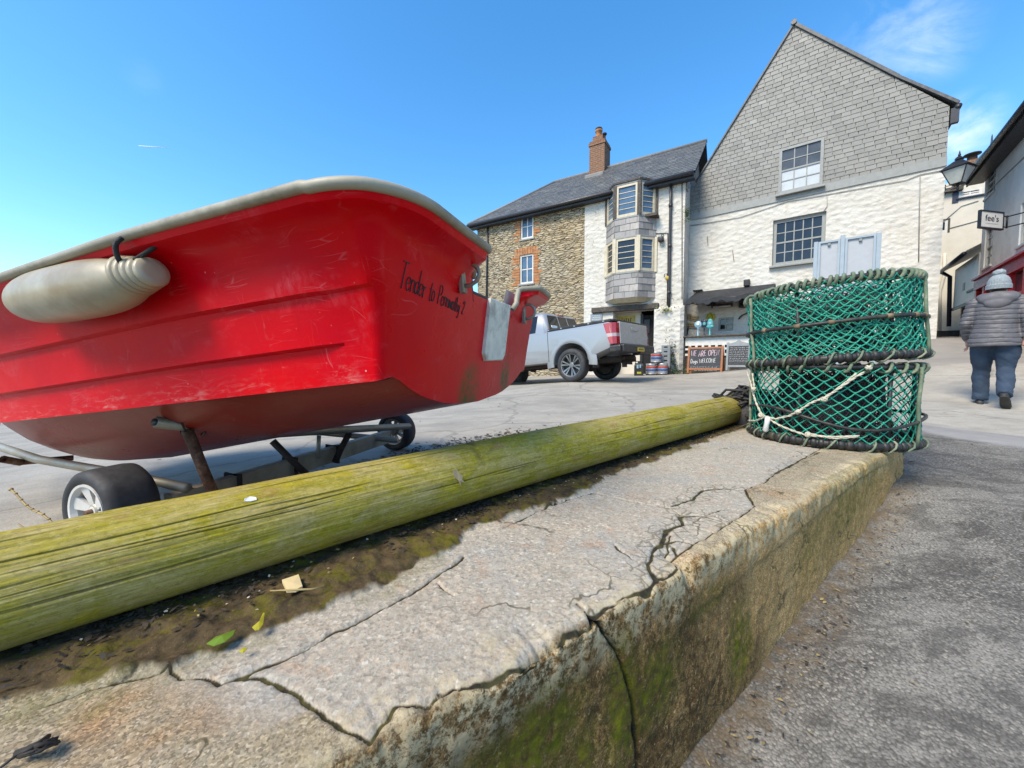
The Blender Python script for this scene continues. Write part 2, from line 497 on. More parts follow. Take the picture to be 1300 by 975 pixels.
def m_slip():
    t = NT('slipway_concrete')
    p = t.pos()
    a = t.noise(p, .9, 8, .66, .3)
    c = t.mix(t.rng(a, .35, .65), (.46, .435, .385), (.35, .33, .295))
    c = t.mix(t.math('MULTIPLY', t.rng(t.noise(p, 3.3, 7, .7), .48, .64), .5), c, (.30, .28, .24))
    c = t.mix(t.math('MULTIPLY', t.rng(t.noise(t.map(p, loc=(4, 7, 0)), 6, 6, .7), .55, .68), .45), c, (.36, .30, .20))
    c = t.mix(t.math('MULTIPLY', t.rng(t.noise(p, 70, 4, .7), .5, .7), .45), c, (.22, .21, .19))
    c = t.mix(t.math('MULTIPLY', t.rng(t.noise(t.map(p, (1, 2.4, 1), (0, 0, .6)), .8, 9, .72, .5), .50, .62), .45), c, (.235, .225, .205))
    jt = t.rng(t.vor(t.add(p, t.vscale(t.noise(p, 1.5, 5, .65, 0, True), .5)), .42, 'DISTANCE_TO_EDGE'), .004, .012, 1, 0)
    c = t.mix(t.math('MULTIPLY', jt, .35), c, (.10, .095, .085))
    c = t.mix(t.math('MULTIPLY', t.math('MULTIPLY', t.rng(t.vor(p, 9, 'F1'), .05, .10, 1, 0), t.rng(t.noise(p, 1.7, 3), .5, .6)), .6), c, (.12, .105, .08))
    w = t.attr('weed')
    c = t.mix(t.math('MULTIPLY', w, t.rng(t.noise(p, 5, 6, .7), .35, .6)), c, (.20, .17, .085))
    sh = t.attr('alley_shade')
    c = t.mix(sh, c, t.mix(t.rng(t.noise(p, 2, 6), .3, .7), (.33, .31, .29), (.25, .24, .225)))  # shade of the passage put into the ground colour
    c = t.mix(t.attr('outer'), c, t.mix(t.rng(t.noise(p, .25, 7, .7), .3, .7), (.26, .22, .155), (.15, .14, .11)))
    vd = t.vor(p, 85, 'F1')
    h = t.math('ADD', t.noise(p, 24, 6, .7), t.math('MULTIPLY', vd, .6))
    return t.out(c, .85, 0, t.bump(h, .5, .006), .3)

def m_rubble(name, white, pl=(3.2, 9.5)):
    """rubble masonry with thin slaty stones; painted or bare"""
    t = NT(name)
    u = t.uv()
    v = t.map(u, (pl[0], pl[1], 1))
    v = t.add(v, t.vscale(t.noise(u, 2.6, 4, .6, 0, True), 1.3))
    e = t.vor(v, 1, 'DISTANCE_TO_EDGE', 1); cc = t.sep(t.vor(v, 1, 'F1', 1, 'Color'))
    lump = t.noise(u, 9, 4, .6)
    if white:
        base = t.mix(t.rng(t.noise(u, 1.1, 7, .7), .35, .68), (.69, .68, .65), (.61, .59, .54))
        base = t.mix(t.math('MULTIPLY', t.rng(t.noise(t.map(u, (6, 1.2, 1)), 1, 6, .7), .52, .72), .45), base, (.50, .44, .33))
        flake = t.math('MULTIPLY', t.rng(e, .0, .05, 1, 0), t.rng(t.noise(u, 2.2, 6, .7), *((.62, .72) if pl[0] < 3.5 else (.52, .63))))
        base = t.mix(t.math('MULTIPLY', flake, .75), base, (.22, .18, .13))
        vv = t.add(t.map(u, (5.2, 8.5, 1)), t.vscale(t.noise(u, 3, 3, .6, 0, True), 1.0))
        sm_ = t.node('ShaderNodeTexVoronoi', feature='SMOOTH_F1'); t.put(sm_.inputs['Vector'], vv); sm_.inputs['Scale'].default_value = 1; sm_.inputs['Smoothness'].default_value = .7
        h = t.math('ADD', t.math('MULTIPLY', sm_.outputs['Distance'], -1.1), t.math('MULTIPLY', lump, .9))
        h = t.math('ADD', h, t.math('MULTIPLY', flake, -.25))
        return t.out(base, .85, 0, t.bump(h, .6, .045), .2)
    col = t.ramp(cc[0], (0, (.22, .17, .11)), (.2, (.42, .35, .23)), (.5, (.52, .44, .30)), (.75, (.58, .50, .36)), (.9, (.36, .32, .26)), (1, (.62, .55, .42)))
    col = t.mix(t.rng(t.noise(u, .8, 5), .4, .65), col, t.mix(1, col, (1.05, .95, .8), 'MULTIPLY'))
    col = t.mix(t.math('MULTIPLY', t.rng(t.noise(u, 22, 5, .7), .45, .7), .5), col, (.55, .48, .36))
    gap = t.math('MULTIPLY', t.rng(e, .03, .11, 1, 0), t.rng(t.noise(t.map(u, (3, 7, 1)), 1.3, 6, .7), .46, .56))
    col0 = col = t.mix(1, col, (.92, .95, 1.0), 'MULTIPLY')
    mort = t.math('MULTIPLY', t.rng(e, .05, .12, 1, 0), t.rng(t.noise(u, 2.5, 4), .40, .62, 1, 0))
    col = t.mix(t.math('MULTIPLY', mort, .8), col0, (.56, .49, .36))
    col = t.mix(gap, col, (.035, .03, .024))
    h = t.math('ADD', t.math('MULTIPLY', t.rng(e, 0, .2), 1.0), t.math('MULTIPLY', cc[1], .5))
    return t.out(col, .88, 0, t.bump(h, .9, .05), .2)

def m_slate(name, a, b, c, rough=.6, streak=.3):
    """colour per slate comes from the 'tone' attribute"""
    t = NT(name)
    k = t.attr('tone'); o = t.uv()
    col = t.ramp(k, (0, a), (.5, b), (1, c))
    col = t.mix(t.math('MULTIPLY', t.rng(t.noise(o, 9, 6, .7), .45, .68), streak), col, (.33, .32, .28))
    col = t.mix(t.math('MULTIPLY', t.rng(t.noise(t.map(o, (8, 1, 1)), 2, 5, .7), .5, .7), streak), col, (.14, .14, .13))
    return t.out(col, rough, 0, t.bump(t.noise(o, 40, 5), .25, .006), .4)

def m_brick(name='chimney_brick'):
    t = NT(name)
    u = t.uv()
    n = t.node('ShaderNodeTexBrick'); t.put(n.inputs['Vector'], u)
    n.inputs['Scale'].default_value = 1; n.inputs['Brick Width'].default_value = .225; n.inputs['Row Height'].default_value = .075
    n.inputs['Mortar Size'].default_value = .008; n.inputs['Color1'].default_value = (.26, .115, .065, 1); n.inputs['Color2'].default_value = (.20, .09, .055, 1)
    n.inputs['Mortar'].default_value = (.30, .26, .20, 1)
    c = t.mix(t.math('MULTIPLY', t.rng(t.noise(u, 6, 6, .7), .45, .65), .5), n.outputs[0], (.16, .12, .09))
    c = t.mix(t.math('MULTIPLY', t.rng(t.noise(u, 16, 4), .55, .7), .5), c, (.48, .30, .18))
    return t.out(c, .85, 0, t.bump(n.outputs['Fac'], -.5, .01), .2)

def m_glass(name, base=(.03, .04, .05), rough=.04, var=.5):
    t = NT(name)
    o = t.uv()
    c = t.mix(t.rng(t.noise(o, 3, 3), .35, .65), base, tuple(x * (1 - var) for x in base))
    return t.out(c, rough, 0, t.bump(t.noise(o, 2.5, 2), .06, .02), .55)

M = {}
M['hull'] = m_hull(); M['log'] = m_log(); M['concrete'] = m_concrete(); M['asphalt'] = m_asphalt(); M['slip'] = m_slip()
M['stone'] = m_rubble('bare_rubble_stone', False, (4.2, 15)); M['white_stone'] = m_rubble('painted_rubble_stone', True)
M['white_stone2'] = m_rubble('limewashed_rubble_stone', True, (4.0, 8.0))
M['slate_wall'] = m_slate('hung_slate', (.175, .178, .175), (.245, .248, .24), (.32, .322, .31))
M['slate_bay'] = m_slate('bay_slate', (.20, .20, .21), (.34, .33, .34), (.48, .45, .43), .6, .5)
M['slate_roof'] = m_slate('roof_slate', (.070, .075, .085), (.115, .122, .130), (.19, .195, .19), .5, .35)
M['brick'] = m_brick()
M['orange_brick'] = simple('orange_brick', (.52, .22, .085), .85, var=.5, vs=9, dirt=(.46, .38, .24), dirt_amt=.8)
M['glass'] = m_glass('window_glass'); M['glass_dark'] = m_glass('window_glass_dark', (.02, .02, .022), .06)
M['glass_pale'] = m_glass('window_glass_pale_reflection', (.62, .66, .68), .08, .15)  # bright reflection put into the pane colour
M['glass_grey'] = m_glass('window_glass_grey', (.10, .105, .11), .08, .3)
M['glass_blue'] = m_glass('window_glass_sky', (.10, .17, .27), .05, .3)  # blue of the reflected sky put into the pane colour
M['white_paint'] = simple('white_paint', (.78, .77, .74), .45, var=.15, dirt=(.45, .42, .35), dirt_amt=.35)
M['cream_paint'] = simple('cream_paint', (.66, .60, .46), .5, var=.2, dirt=(.38, .30, .18), dirt_amt=.5)
M['grey_paint'] = simple('grey_paint', (.32, .335, .33), .5, var=.2, dirt=(.28, .28, .26), dirt_amt=.4)
M['blue_grey'] = simple('blue_grey_paint', (.36, .43, .50), .4, var=.12)
M['dark_wood'] = simple('weathered_dark_wood', (.075, .060, .050), .75, var=.5, vs=20, bump=.4, dirt=(.20, .18, .15), dirt_amt=.5)
M['black'] = simple('black_plastic', (.018, .018, .02), .5, var=.3)
M['gutter'] = simple('dark_gutter_paint', (.035, .036, .042), .45, var=.3)
M['rim'] = simple('grey_white_rubber', (.40, .37, .29), .55, var=.3, vs=5, dirt=(.15, .13, .08), dirt_amt=.9, bump=.2, bs=40)
M['fender'] = simple('grubby_white_vinyl', (.47, .415, .30), .42, var=.22, vs=6, dirt=(.27, .20, .11), dirt_amt=.75, bump=.10, bs=25)
M['tyre'] = simple('wheel_rubber', (.030, .031, .035), .7, var=.3, bump=.15, bs=90, dirt=(.10, .10, .10), dirt_amt=.4)
M['beam'] = simple('pale_weathered_beam', (.40, .35, .27), .75, var=.3, vs=9, dirt=(.20, .17, .12), dirt_amt=.6, bump=.2)
M['rust'] = simple('rusty_steel', (.16, .065, .030), .9, var=.65, vs=25, bump=.7, bs=55, dirt=(.33, .24, .17), dirt_amt=.7)
M['dark_rust'] = simple('dark_rusty_steel', (.045, .028, .022), .85, var=.5, vs=30, bump=.5)
M['galv'] = simple('galvanised_steel', (.40, .385, .33), .5, .45, var=.3, vs=7, dirt=(.30, .23, .14), dirt_amt=.5)
M['rope_white'] = simple('white_rope', (.64, .61, .50), .8, var=.3, vs=60, bump=.7, bs=160)
M['rope_green'] = simple('faded_green_rope', (.17, .24, .16), .8, var=.4, vs=14, bump=.5, bs=200, dirt=(.42, .40, .30), dirt_amt=.95)
M['rope_black'] = simple('black_rope', (.020, .021, .024), .75, var=.4, vs=50, bump=.6, bs=160)
M['net'] = simple('green_netting', (.012, .36, .245), .55, var=.45, vs=40, dirt=(.03, .32, .24), dirt_amt=.6)
M['net_pale'] = simple('faded_green_netting', (.05, .38, .29), .55, var=.5, vs=40, dirt=(.38, .42, .40), dirt_amt=.75)
M['net_black'] = simple('black_netting', (.016, .016, .02), .65, var=.4, vs=40)
M['rubber_wrap'] = simple('black_rubber_wrapping', (.022, .022, .024), .55, var=.4, vs=20, dirt=(.11, .10, .06), dirt_amt=.7, bump=.3)
M['blackboard'] = simple('chalkboard_slate', (.040, .046, .056), .7, var=.35, vs=7)
M['orange_wood'] = simple('orange_varnished_wood', (.40, .15, .05), .5, var=.35, vs=18)
M['chalk'] = simple('white_chalk', (.80, .80, .80), .9, var=.1)
M['chalk_pink'] = simple('pink_chalk', (.80, .60, .68), .9, var=.1)
M['ink'] = simple('black_ink', (.012, .006, .008), .6, var=.3)
M['skin'] = simple('skin', (.55, .29, .22), .5, var=.15, vs=20)
M['leaf_green'] = simple('green_leaf', (.16, .28, .02), .5, var=.4)
M['leaf_yellow'] = simple('yellow_leaf', (.50, .46, .03), .5, var=.3)
M['straw'] = simple('dry_straw', (.42, .32, .13), .7, var=.4)
M['chip'] = simple('pale_chip', (.76, .62, .34), .7, var=.15)
M['litter'] = simple('dark_dead_leaves', (.045, .030, .020), .8, var=.6, vs=6, dirt=(.12, .08, .045), dirt_amt=.7)
M['litter_pale'] = simple('pale_dead_leaves', (.30, .22, .13), .8, var=.6, vs=5)
M['weed'] = simple('dried_seaweed', (.035, .030, .026), .7, var=.5, vs=20)
M['ivy'] = simple('ivy_leaf', (.055, .085, .022), .55, var=.5, vs=8, dirt=(.14, .15, .03), dirt_amt=.7)
M['red_paint'] = simple('dark_red_paint', (.55, .012, .025), .4, var=.2)
M['pale_render'] = simple('pale_blue_render', (1.12, 1.13, 1.13), .75, var=.12, vs=2, bump=.3, bs=25, dirt=(.42, .43, .43), dirt_amt=.4)
M['old_white'] = simple('old_white_render', (.74, .705, .62), .8, var=.14, vs=1.5, bump=.6, bs=7, dirt=(.52, .47, .36), dirt_amt=.45)
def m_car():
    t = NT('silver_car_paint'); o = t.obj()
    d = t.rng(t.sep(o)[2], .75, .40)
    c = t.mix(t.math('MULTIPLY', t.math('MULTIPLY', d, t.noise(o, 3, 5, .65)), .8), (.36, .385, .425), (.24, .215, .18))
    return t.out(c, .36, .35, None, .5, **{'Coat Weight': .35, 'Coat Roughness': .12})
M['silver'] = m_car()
M['car_grey'] = simple('dusty_grey_paint', (.42, .42, .42), .4, .3, var=.15, coat=.2)
M['car_black'] = simple('black_trim', (.022, .022, .024), .5, var=.3, dirt=(.10, .09, .08), dirt_amt=.5)
M['lamp_red'] = simple('red_lens', (.45, .012, .02), .15, var=.2, coat=.8)
M['lamp_white'] = simple('white_lens', (.52, .40, .40), .15, var=.1, coat=.8)
M['alloy'] = simple('grey_alloy', (.30, .31, .32), .35, .7, var=.2)
M['plate'] = simple('yellow_plate', (.72, .50, .03), .4, var=.1)
M['steel'] = simple('steel_keg', (.52, .53, .55), .35, .6, var=.2, vs=6)
M['keg_red'] = simple('red_keg_band', (.50, .07, .05), .4, var=.2)
M['keg_blue'] = simple('blue_keg_band', (.05, .12, .36), .4, var=.2)
M['crate_grey'] = simple('grey_plastic', (.26, .29, .31), .5, var=.2)
M['jacket'] = simple('quilted_grey_fabric', (.125, .12, .135), .6, var=.2, vs=9, bump=.15, bs=80)
M['trousers'] = simple('dark_trousers', (.030, .055, .10), .85, var=.3, vs=7, bump=.2, bs=60)
M['hat'] = simple('pale_knitted_wool', (.33, .38, .42), .95, var=.3, vs=60, bump=.8, bs=70)
M['shoe'] = simple('dark_shoe', (.030, .032, .036), .6, var=.3)
M['shoe_sole'] = simple('shoe_sole', (.06, .055, .05), .8, var=.3)
M['hair'] = simple('brown_hair', (.06, .035, .02), .6, var=.4)
M['iron'] = simple('black_iron', (.020, .021, .024), .4, .3, var=.3)
M['lamp_glass'] = m_glass('lantern_glass', (.52, .56, .54), .12, .3)
M['board_face'] = simple('noticeboard_backing', (.44, .46, .50), .4, var=.08)
M['sign_white'] = simple('sign_white', (.76, .78, .79), .4, var=.08)
M['navy'] = simple('navy_paint', (.015, .022, .055), .45, var=.2)
M['teal'] = simple('teal_paint', (.08, .42, .44), .4, var=.2)
M['sky_paint'] = simple('light_blue_paint', (.28, .50, .66), .4, var=.2)
M['mustard'] = simple('mustard_paint', (.55, .40, .05), .5, var=.3)
M['pale_wood'] = simple('pale_sign_wood', (.42, .34, .19), .7, var=.35)
M['awning'] = simple('black_canvas', (.018, .020, .026), .7, var=.4, vs=4, bump=.3, bs=12)
M['inner'] = simple('pale_gelcoat', (.52, .53, .52), .5, var=.2)
M['plaque'] = simple('blue_grey_plaque', (.28, .33, .39), .5, var=.2)
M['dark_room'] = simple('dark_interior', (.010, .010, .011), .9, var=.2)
M['pad'] = simple('flaking_white_board', (.92, .91, .84), .8, var=.25, vs=10, dirt=(.16, .15, .13), dirt_amt=.7, bump=.5, bs=30)
M['cloud'] = simple('vapour_trail', (.9, .92, .95), 1, var=.05)
# ------------------------------------------------------------------ ground
O2 = np.array([.151, .672]); E2 = np.array([.808, .589]); N2 = np.array([-.589, .808])

def sn(x, y):
    return (x - O2[0]) * E2[0] + (y - O2[1]) * E2[1], (x - O2[0]) * N2[0] + (y - O2[1]) * N2[1]

def xy(s, n):
    return O2[0] + s * E2[0] + n * N2[0], O2[1] + s * E2[1] + n * N2[1]

class TPS:
    def __init__(self, pts):
        p = np.array(pts, float); self.p = p[:, :2]
        d = np.linalg.norm(self.p[:, None] - self.p[None], axis=2)
        n = len(p)
        A = np.zeros((n + 3, n + 3)); A[:n, :n] = d - np.eye(n) * .02
        A[:n, n] = 1; A[:n, n + 1:] = self.p; A[n, :n] = 1; A[n + 1:, :n] = self.p.T
        self.w = np.linalg.solve(A, np.concatenate([p[:, 2], [0, 0, 0]]))
    def __call__(self, x, y):
        x = np.asarray(x, float); y = np.asarray(y, float)
        r = self.w[-3] + self.w[-2] * x + self.w[-1] * y
        for (a, b), w in zip(self.p, self.w): r = r + w * np.hypot(x - a, y - b)
        return r

FAR = [(5.79, 4.65, -.52), (7.5, 6.7, .0), (10.1, 9.06, .6), (12.5, 11, .78), (14, 14.5, 1.05), (16, 16, 1.1), (11.0, 9.9, .66), (9, 4, -.3), (13.5, 9.5, .5)]
SLIP = TPS([(-1.41, 1.37, -.66), (-.88, 2.96, -.67), (-3, 2.0, -.80), (-3, 6, -.85), (1.39, 8.75, -.41), (.27, 10.5, -.56), (3.8, 12.6, -.33), (5.7, 12.4, -.33), (6.3, 13.4, -.34),
            (7.9, 10.8, .1), (6, 7.5, -.35), (2.6, 2.7, -.6), (5.0, 4.3, -.53), (.5, 2.2, -.64), (-1.5, 17, -.6), (-8, 10, -1.2), (-8, 2, -1.2)] + FAR)
ROAD = TPS([(.4, .85, -.93), (.92, 1.23, -.87), (1.11, 1.37, -.82), (1.76, 1.85, -.75), (2.15, 2.13, -.64), (4.1, 3.7, -.58), (4.6, 3.3, -.57), (1.5, .7, -.93),
            (3, 1.5, -.80), (-.3, .3, -1.02), (-1, -.5, -1.1), (4, -1, -.95), (5, 1.5, -.75)] + FAR)

def ground_h(x, y):
    x = np.asarray(x, float); y = np.asarray(y, float)
    s, n = sn(x, y)
    wd = .12 + 1.3 * sstep(2.55, 4.5, s)
    k = sstep(-1, 1, (n - .45) / wd)
    d = np.hypot(x, y)
    q = np.minimum(d, 17.) / np.maximum(d, 1e-6)          # beyond 17 m the land keeps the height it has there
    xx, yy = x * q, y * q
    h = SLIP(xx, yy) * k + ROAD(xx, yy) * (1 - k)
    return h + CZ

def gh(x, y): return float(ground_h(x, y))

def axis_lines(a, b, fine, far, g=1.12):
    l = list(np.arange(a, b + 1e-6, fine))
    st = fine; x = l[-1]
    while x < far:
        st = min(st * g, 300); x += st; l.append(x)
    st = fine; x = l[0]; pre = []
    while x > -far:
        st = min(st * g, 300); x -= st; pre.append(x)
    return np.array(pre[::-1] + l)

S1 = 4.75
sl = axis_lines(-1.3, 8.5, .06, 2500)
sl = np.sort(np.append(sl, S1))
nl = axis_lines(-3.0, 5.0, .06, 2500)
nl = np.sort(np.append(nl, .45))
Sg, Ng = np.meshgrid(sl, nl, indexing='ij')
Xg, Yg = xy(Sg, Ng)
Zg = ground_h(Xg, Yg)
Dg = np.hypot(Xg, Yg)
Zg = Zg + np.where(Dg < 25, fbm(Xg * 1.3, Yg * 1.3, 0, 3) * .012 + fbm(Xg * 6, Yg * 6, 3, 2) * .004, 0)
G3 = np.stack([Xg, Yg, Zg], -1)
si = int(np.searchsorted(sl, S1)); ni = int(np.searchsorted(nl, .45))

def attrs_ground(me, X):
    x, y = X[..., 0].ravel(), X[..., 1].ravel()
    s, n = sn(x, y)
    nz = fbm(x * 2.2, y * 2.2, 5, 4)
    set_attr(me, 'litter', sstep(.16, .02, -n + .0 + nz * .10) * sstep(-2, -1.5, s) * sstep(2.9, 2.4, s))
    set_attr(me, 'far', sstep(4.25, 4.55, s + nz * .5 - .12 * n))
    set_attr(me, 'weed', sstep(.6, .0, np.abs(n - .9 - .3 * nz)) * sstep(1.2, -.2, s))
    set_attr(me, 'outer', sstep(20, 24, np.hypot(x, y) + nz * 3) * (x < 6))
    set_attr(me, 'alley_shade', sstep(6.65, 6.95, y + (x - 7.5) * .55 + nz * .06) * sstep(5.9, 7.0, x))  # where the lane's shade is mixed into the ground colour

# road: everything on the camera side of the wall, as far as the seam with the paler slip
def sub(i0, i1, j0, j1): return G3[i0:i1, j0:j1]
me = grid_mesh('road', sub(0, si + 1, 0, ni + 1), M['asphalt']); attrs_ground(me, sub(0, si + 1, 0, ni + 1))
tag(link('road', me), kind='structure')
A = sub(0, len(sl), ni, len(nl)); B = sub(si, len(sl), 0, ni + 1)
me = grid_mesh('slipway', A, M['slip']); attrs_ground(me, A)
tag(link('slipway', me), kind='structure')
me = grid_mesh('upper_street', B, M['slip']); attrs_ground(me, B)
tag(link('upper_street', me), kind='structure')

# far side of the cove: a grassy headland
az_ = np.radians(np.linspace(-118, -6, 90)); rr_h = np.linspace(230, 520, 26)
Ah, Rh = np.meshgrid(az_, rr_h, indexing='ij')
Xh, Yh = Rh * np.sin(Ah), Rh * np.cos(Ah)
env = np.sin(np.clip((Rh - 230) / 290, 0, 1) * math.pi) ** .7 * np.sin(np.clip((Ah - az_[0]) / (az_[-1] - az_[0]), 0, 1) * math.pi) ** .5
Zh = -1.5 + env * (30 + 14 * fbm(Xh / 90, Yh / 90, 0, 4)) 
def m_hill():
    t = NT('headland_turf'); p = t.pos()
    c = t.mix(t.rng(t.noise(p, .03, 8, .7), .38, .62), (.10, .13, .045), (.16, .13, .075))
    return t.out(c, .95)
tag(link('headland', grid_mesh('headland', np.stack([Xh, Yh, Zh], -1), m_hill())), kind='structure')

# ------------------------------------------------------------------ harbour wall
WT = CZ - .45
NRM = Vector((N2[0], N2[1], 0)); OP = Vector((O2[0], O2[1], WT))
def wtop(px, py):
    p = on_z(px, py, WT); return sn(p.x, p.y)
def wface(px, py):
    p = on_plane(px, py, OP, NRM); return sn(p.x, p.y)[0], p.z

main = [(1050, 566), (1035, 572), (1011, 586), (986, 598), (971, 612), (946, 620), (958, 640), (943, 654), (925, 665), (909, 675), (881, 688), (863, 700), (860, 712),
        (845, 725), (832, 731), (817, 741), (789, 755), (755, 775), (752, 786), (718, 795), (709, 808), (707, 808), (670, 827), (648, 835), (617, 852), (600, 858), (556, 874),
        (545, 888), (500, 893), (494, 906), (470, 930), (440, 921), (413, 905), (400, 896), (388, 887), (369, 868), (323, 856), (300, 853)]
cracks = [(main, .0052),
          ([(0, 911), (60, 890), (105, 875), (180, 855), (215, 844), (228, 856), (261, 856), (280, 862), (326, 844), (363, 831), (390, 817), (424, 797), (451, 791), (467, 780), (504, 761), (535, 741), (565, 721), (590, 703)], .0046),
          ([(640, 668), (700, 640), (755, 623), (792, 632), (848, 643), (863, 652)], .0035),
          ([(851, 641), (881, 632), (891, 621), (915, 618), (946, 620)], .008),
          ([(863, 654), (891, 654), (912, 660), (925, 665)], .0075),
          ([(897, 651), (920, 646), (952, 645)], .0035), ([(897, 651), (925, 660)], .003),
          ([(863, 654), (866, 663), (845, 672), (838, 688), (829, 697), (823, 712), (832, 731)], .0095),
          ([(780, 688), (805, 708), (823, 718)], .004), ([(854, 691), (863, 700)], .004), ([(838, 688), (860, 684), (881, 688)], .0045), ([(845, 672), (880, 668), (909, 675)], .003),
          ([(829, 700), (850, 700), (860, 706)], .004), ([(851, 676), (846, 690), (852, 700)], .003),
          ([(985, 600), (1002, 592), (1020, 580)], .009), ([(1011, 574), (1030, 578), (1040, 573)], .006),
          ([(555, 738), (575, 752), (580, 752)], .0025), ([(709, 808), (716, 800)], .005)]
csegs = []
for pl, w in cracks:
    q = [wtop(*p) for p in pl]
    for a, b in zip(q, q[1:]): csegs.append((a, b, w))
fpl = [(757, 784), (769, 802), (786, 830), (795, 864), (802, 892), (804, 926), (807, 974), (809, 1010)]
fsegs = []
fq = [wface(*p) for p in fpl]
for k, (a, b) in enumerate(zip(fq, fq[1:])): fsegs.append((a, b, .005 + .0012 * k))

def segdist(px, py, segs, taper=True):
    best = np.full(px.shape, 9.)
    for (a, b, w) in segs:
        ax, ay = a; dx, dy = b[0] - ax, b[1] - ay
        L = dx * dx + dy * dy + 1e-12
        t = np.clip(((px - ax) * dx + (py - ay) * dy) / L, 0, 1)
        d = np.hypot(px - ax - t * dx, py - ay - t * dy) / w
        best = np.minimum(best, d)
    return best

LOG_A = np.array([-.884, .534]); LOG_D = np.array([.728, .685])
def n_log(s): return .499 + (s + .917) * .1275
SEND = 2.64
ss = np.concatenate([np.arange(-1.5, -.75, .03), np.arange(-.75, .8, .0034), np.arange(.8, SEND, .0065), [SEND]])
rad = .024
nb_ = 1.22
fv = np.linspace(0, 1, 62)
arc = np.linspace(0, math.pi / 2, 8)[1:-1]
tv = np.linspace(0, 1, 230) ** 1.25
ns_ = len(ss)
zb = np.array([gh(*xy(s, -.02)) for s in ss]) - .06
back = np.array([n_log(s) + .13 for s in ss])
rows_n, rows_z, kindf = [], [], []
for f in fv:                                       # front face
    rows_n.append(np.zeros(ns_)); rows_z.append(zb + (WT - rad - zb) * f); kindf.append(1.)
for a in arc:
    rows_n.append(np.full(ns_, rad - rad * math.cos(a))); rows_z.append(np.full(ns_, WT - rad + rad * math.sin(a))); kindf.append(1 - a / (math.pi / 2))
for f in tv:
    rows_n.append(rad + (back - rad) * f); rows_z.append(np.full(ns_, WT)); kindf.append(0.)
for f in np.linspace(0, 1, 8)[1:]:
    rows_n.append(back + .01 * f); rows_z.append(WT - f * .7 * np.ones(ns_)); kindf.append(0.)
Nn = np.array(rows_n).T; Zn = np.array(rows_z).T; Kf = np.broadcast_to(np.array(kindf), Nn.shape)
Ss = np.broadcast_to(ss[:, None], Nn.shape).copy()
ontop = Zn > WT - rad * .999
# noise-jittered crack fields
jx = fbm(Ss * 26, Nn * 26, Zn * 26, 3) * .008; jy = fbm(Ss * 26 + 50, Nn * 26, Zn * 26, 3) * .008
wid = .38 + .52 * vnoise(Ss * 14, Nn * 14, 2.)
cd = segdist(Ss + jx, Nn + jy, csegs) / wid
crack = np.where(ontop, sstep(2.2, .4, cd), 0)
fd = segdist(Ss + jx, Zn + jy, fsegs) / wid
crack = np.maximum(crack, np.where(Nn < .05, sstep(1.4, .6, fd), 0))
cwide = np.where(ontop, sstep(4.5, 1.0, cd), 0)
# inner slab (exposed aggregate) beyond the main crack
mq = sorted([wtop(*p) for p in main[:-4]])
ms = np.array([q[0] for q in mq]); mn = np.array([q[1] for q in mq])
o_ = np.argsort(ms); ms, mn = ms[o_], mn[o_]
crk_n = np.interp(Ss, ms, mn)
slab = sstep(-.006, .006, Nn - crk_n + jx) * ontop
slab = slab * sstep(-.62, -.50, Ss + .6 * (Nn - .2)) 
# soil strip
dpl = [(-20, 905), (60, 888), (105, 872), (215, 842), (250, 815), (300, 803), (360, 790), (440, 758), (500, 728), (560, 698), (640, 656), (700, 636), (755, 612), (880, 566), (940, 545), (1000, 530)]
dq = [wtop(*p) for p in dpl]
dn = np.interp(Ss, [q[0] for q in dq], [q[1] for q in dq])
dnz = fbm(Ss * 9, Nn * 9, 4, 5) * .055
dnz = dnz + fbm(Ss * 40, Nn * 40, 8, 3) * .018
dirt = sstep(-.006, .008, Nn - dn + dnz) * ontop
face = np.where(Nn < rad, sstep(.15, .65, Kf + fbm(Ss * 14, Nn * 0, Zn * 14, 4) * .35), 0)
h_top = WT - Zn
rim = np.where(Nn < .16, sstep(.085, .0, np.abs(h_top + np.maximum(Nn - rad, 0) * -1.0 - .028) + fbm(Ss * 11, Nn * 11, Zn * 11, 4) * .05), 0)
# green slime: patches at the near end, beside the crack, runs further along
def blob(ps, pz, rs, rz): return np.clip(1.25 - np.hypot((Ss - ps) / rs, (Zn - pz) / rz), 0, 1) * (Nn < .03)
moss = np.zeros_like(Ss)
for (px, py, rx, ry, k) in ((690, 935, 60, 55, 1.0), (640, 965, 60, 40, .9), (790, 900, 22, 85, 1.15), (830, 870, 36, 55, .9), (735, 960, 30, 45, .7), (938, 815, 16, 50, 1.1), (900, 760, 30, 20, .5),
                            (1075, 640, 34, 55, .55), (1100, 610, 30, 40, .45), (1030, 690, 22, 40, .4)):
    s0, z0 = wface(px, py); s1_, _ = wface(px + rx, py); _, z1 = wface(px, py + ry)
    moss = np.maximum(moss, k * blob(s0, z0, abs(s1_ - s0) * .95, abs(z1 - z0) * 1.05))
moss = np.clip(moss * 1.25, 0, 1)
moss = np.maximum(moss, np.where(ontop & (Nn > rad), sstep(.05, .0, np.abs(Nn - dn + .02 + dnz)) * .35 * (vnoise(Ss * 5, 0, 1) > .45), 0))
pale = sstep(.35, .8, Ss + fbm(Ss * 5, Nn, Zn * 5, 3) * .35) * (Nn < rad)
# displacement
disp_n = np.where(Nn < rad, fbm(Ss * 5, 0, Zn * 5, 4) * .010 + fbm(Ss * 40, 0, Zn * 40, 3) * .0035 + .012 * (np.sin(Ss * 1.5)) * 0, 0)
disp_n = disp_n + np.where(Nn < .05, sstep(1.4, .5, fd) * .020, 0)
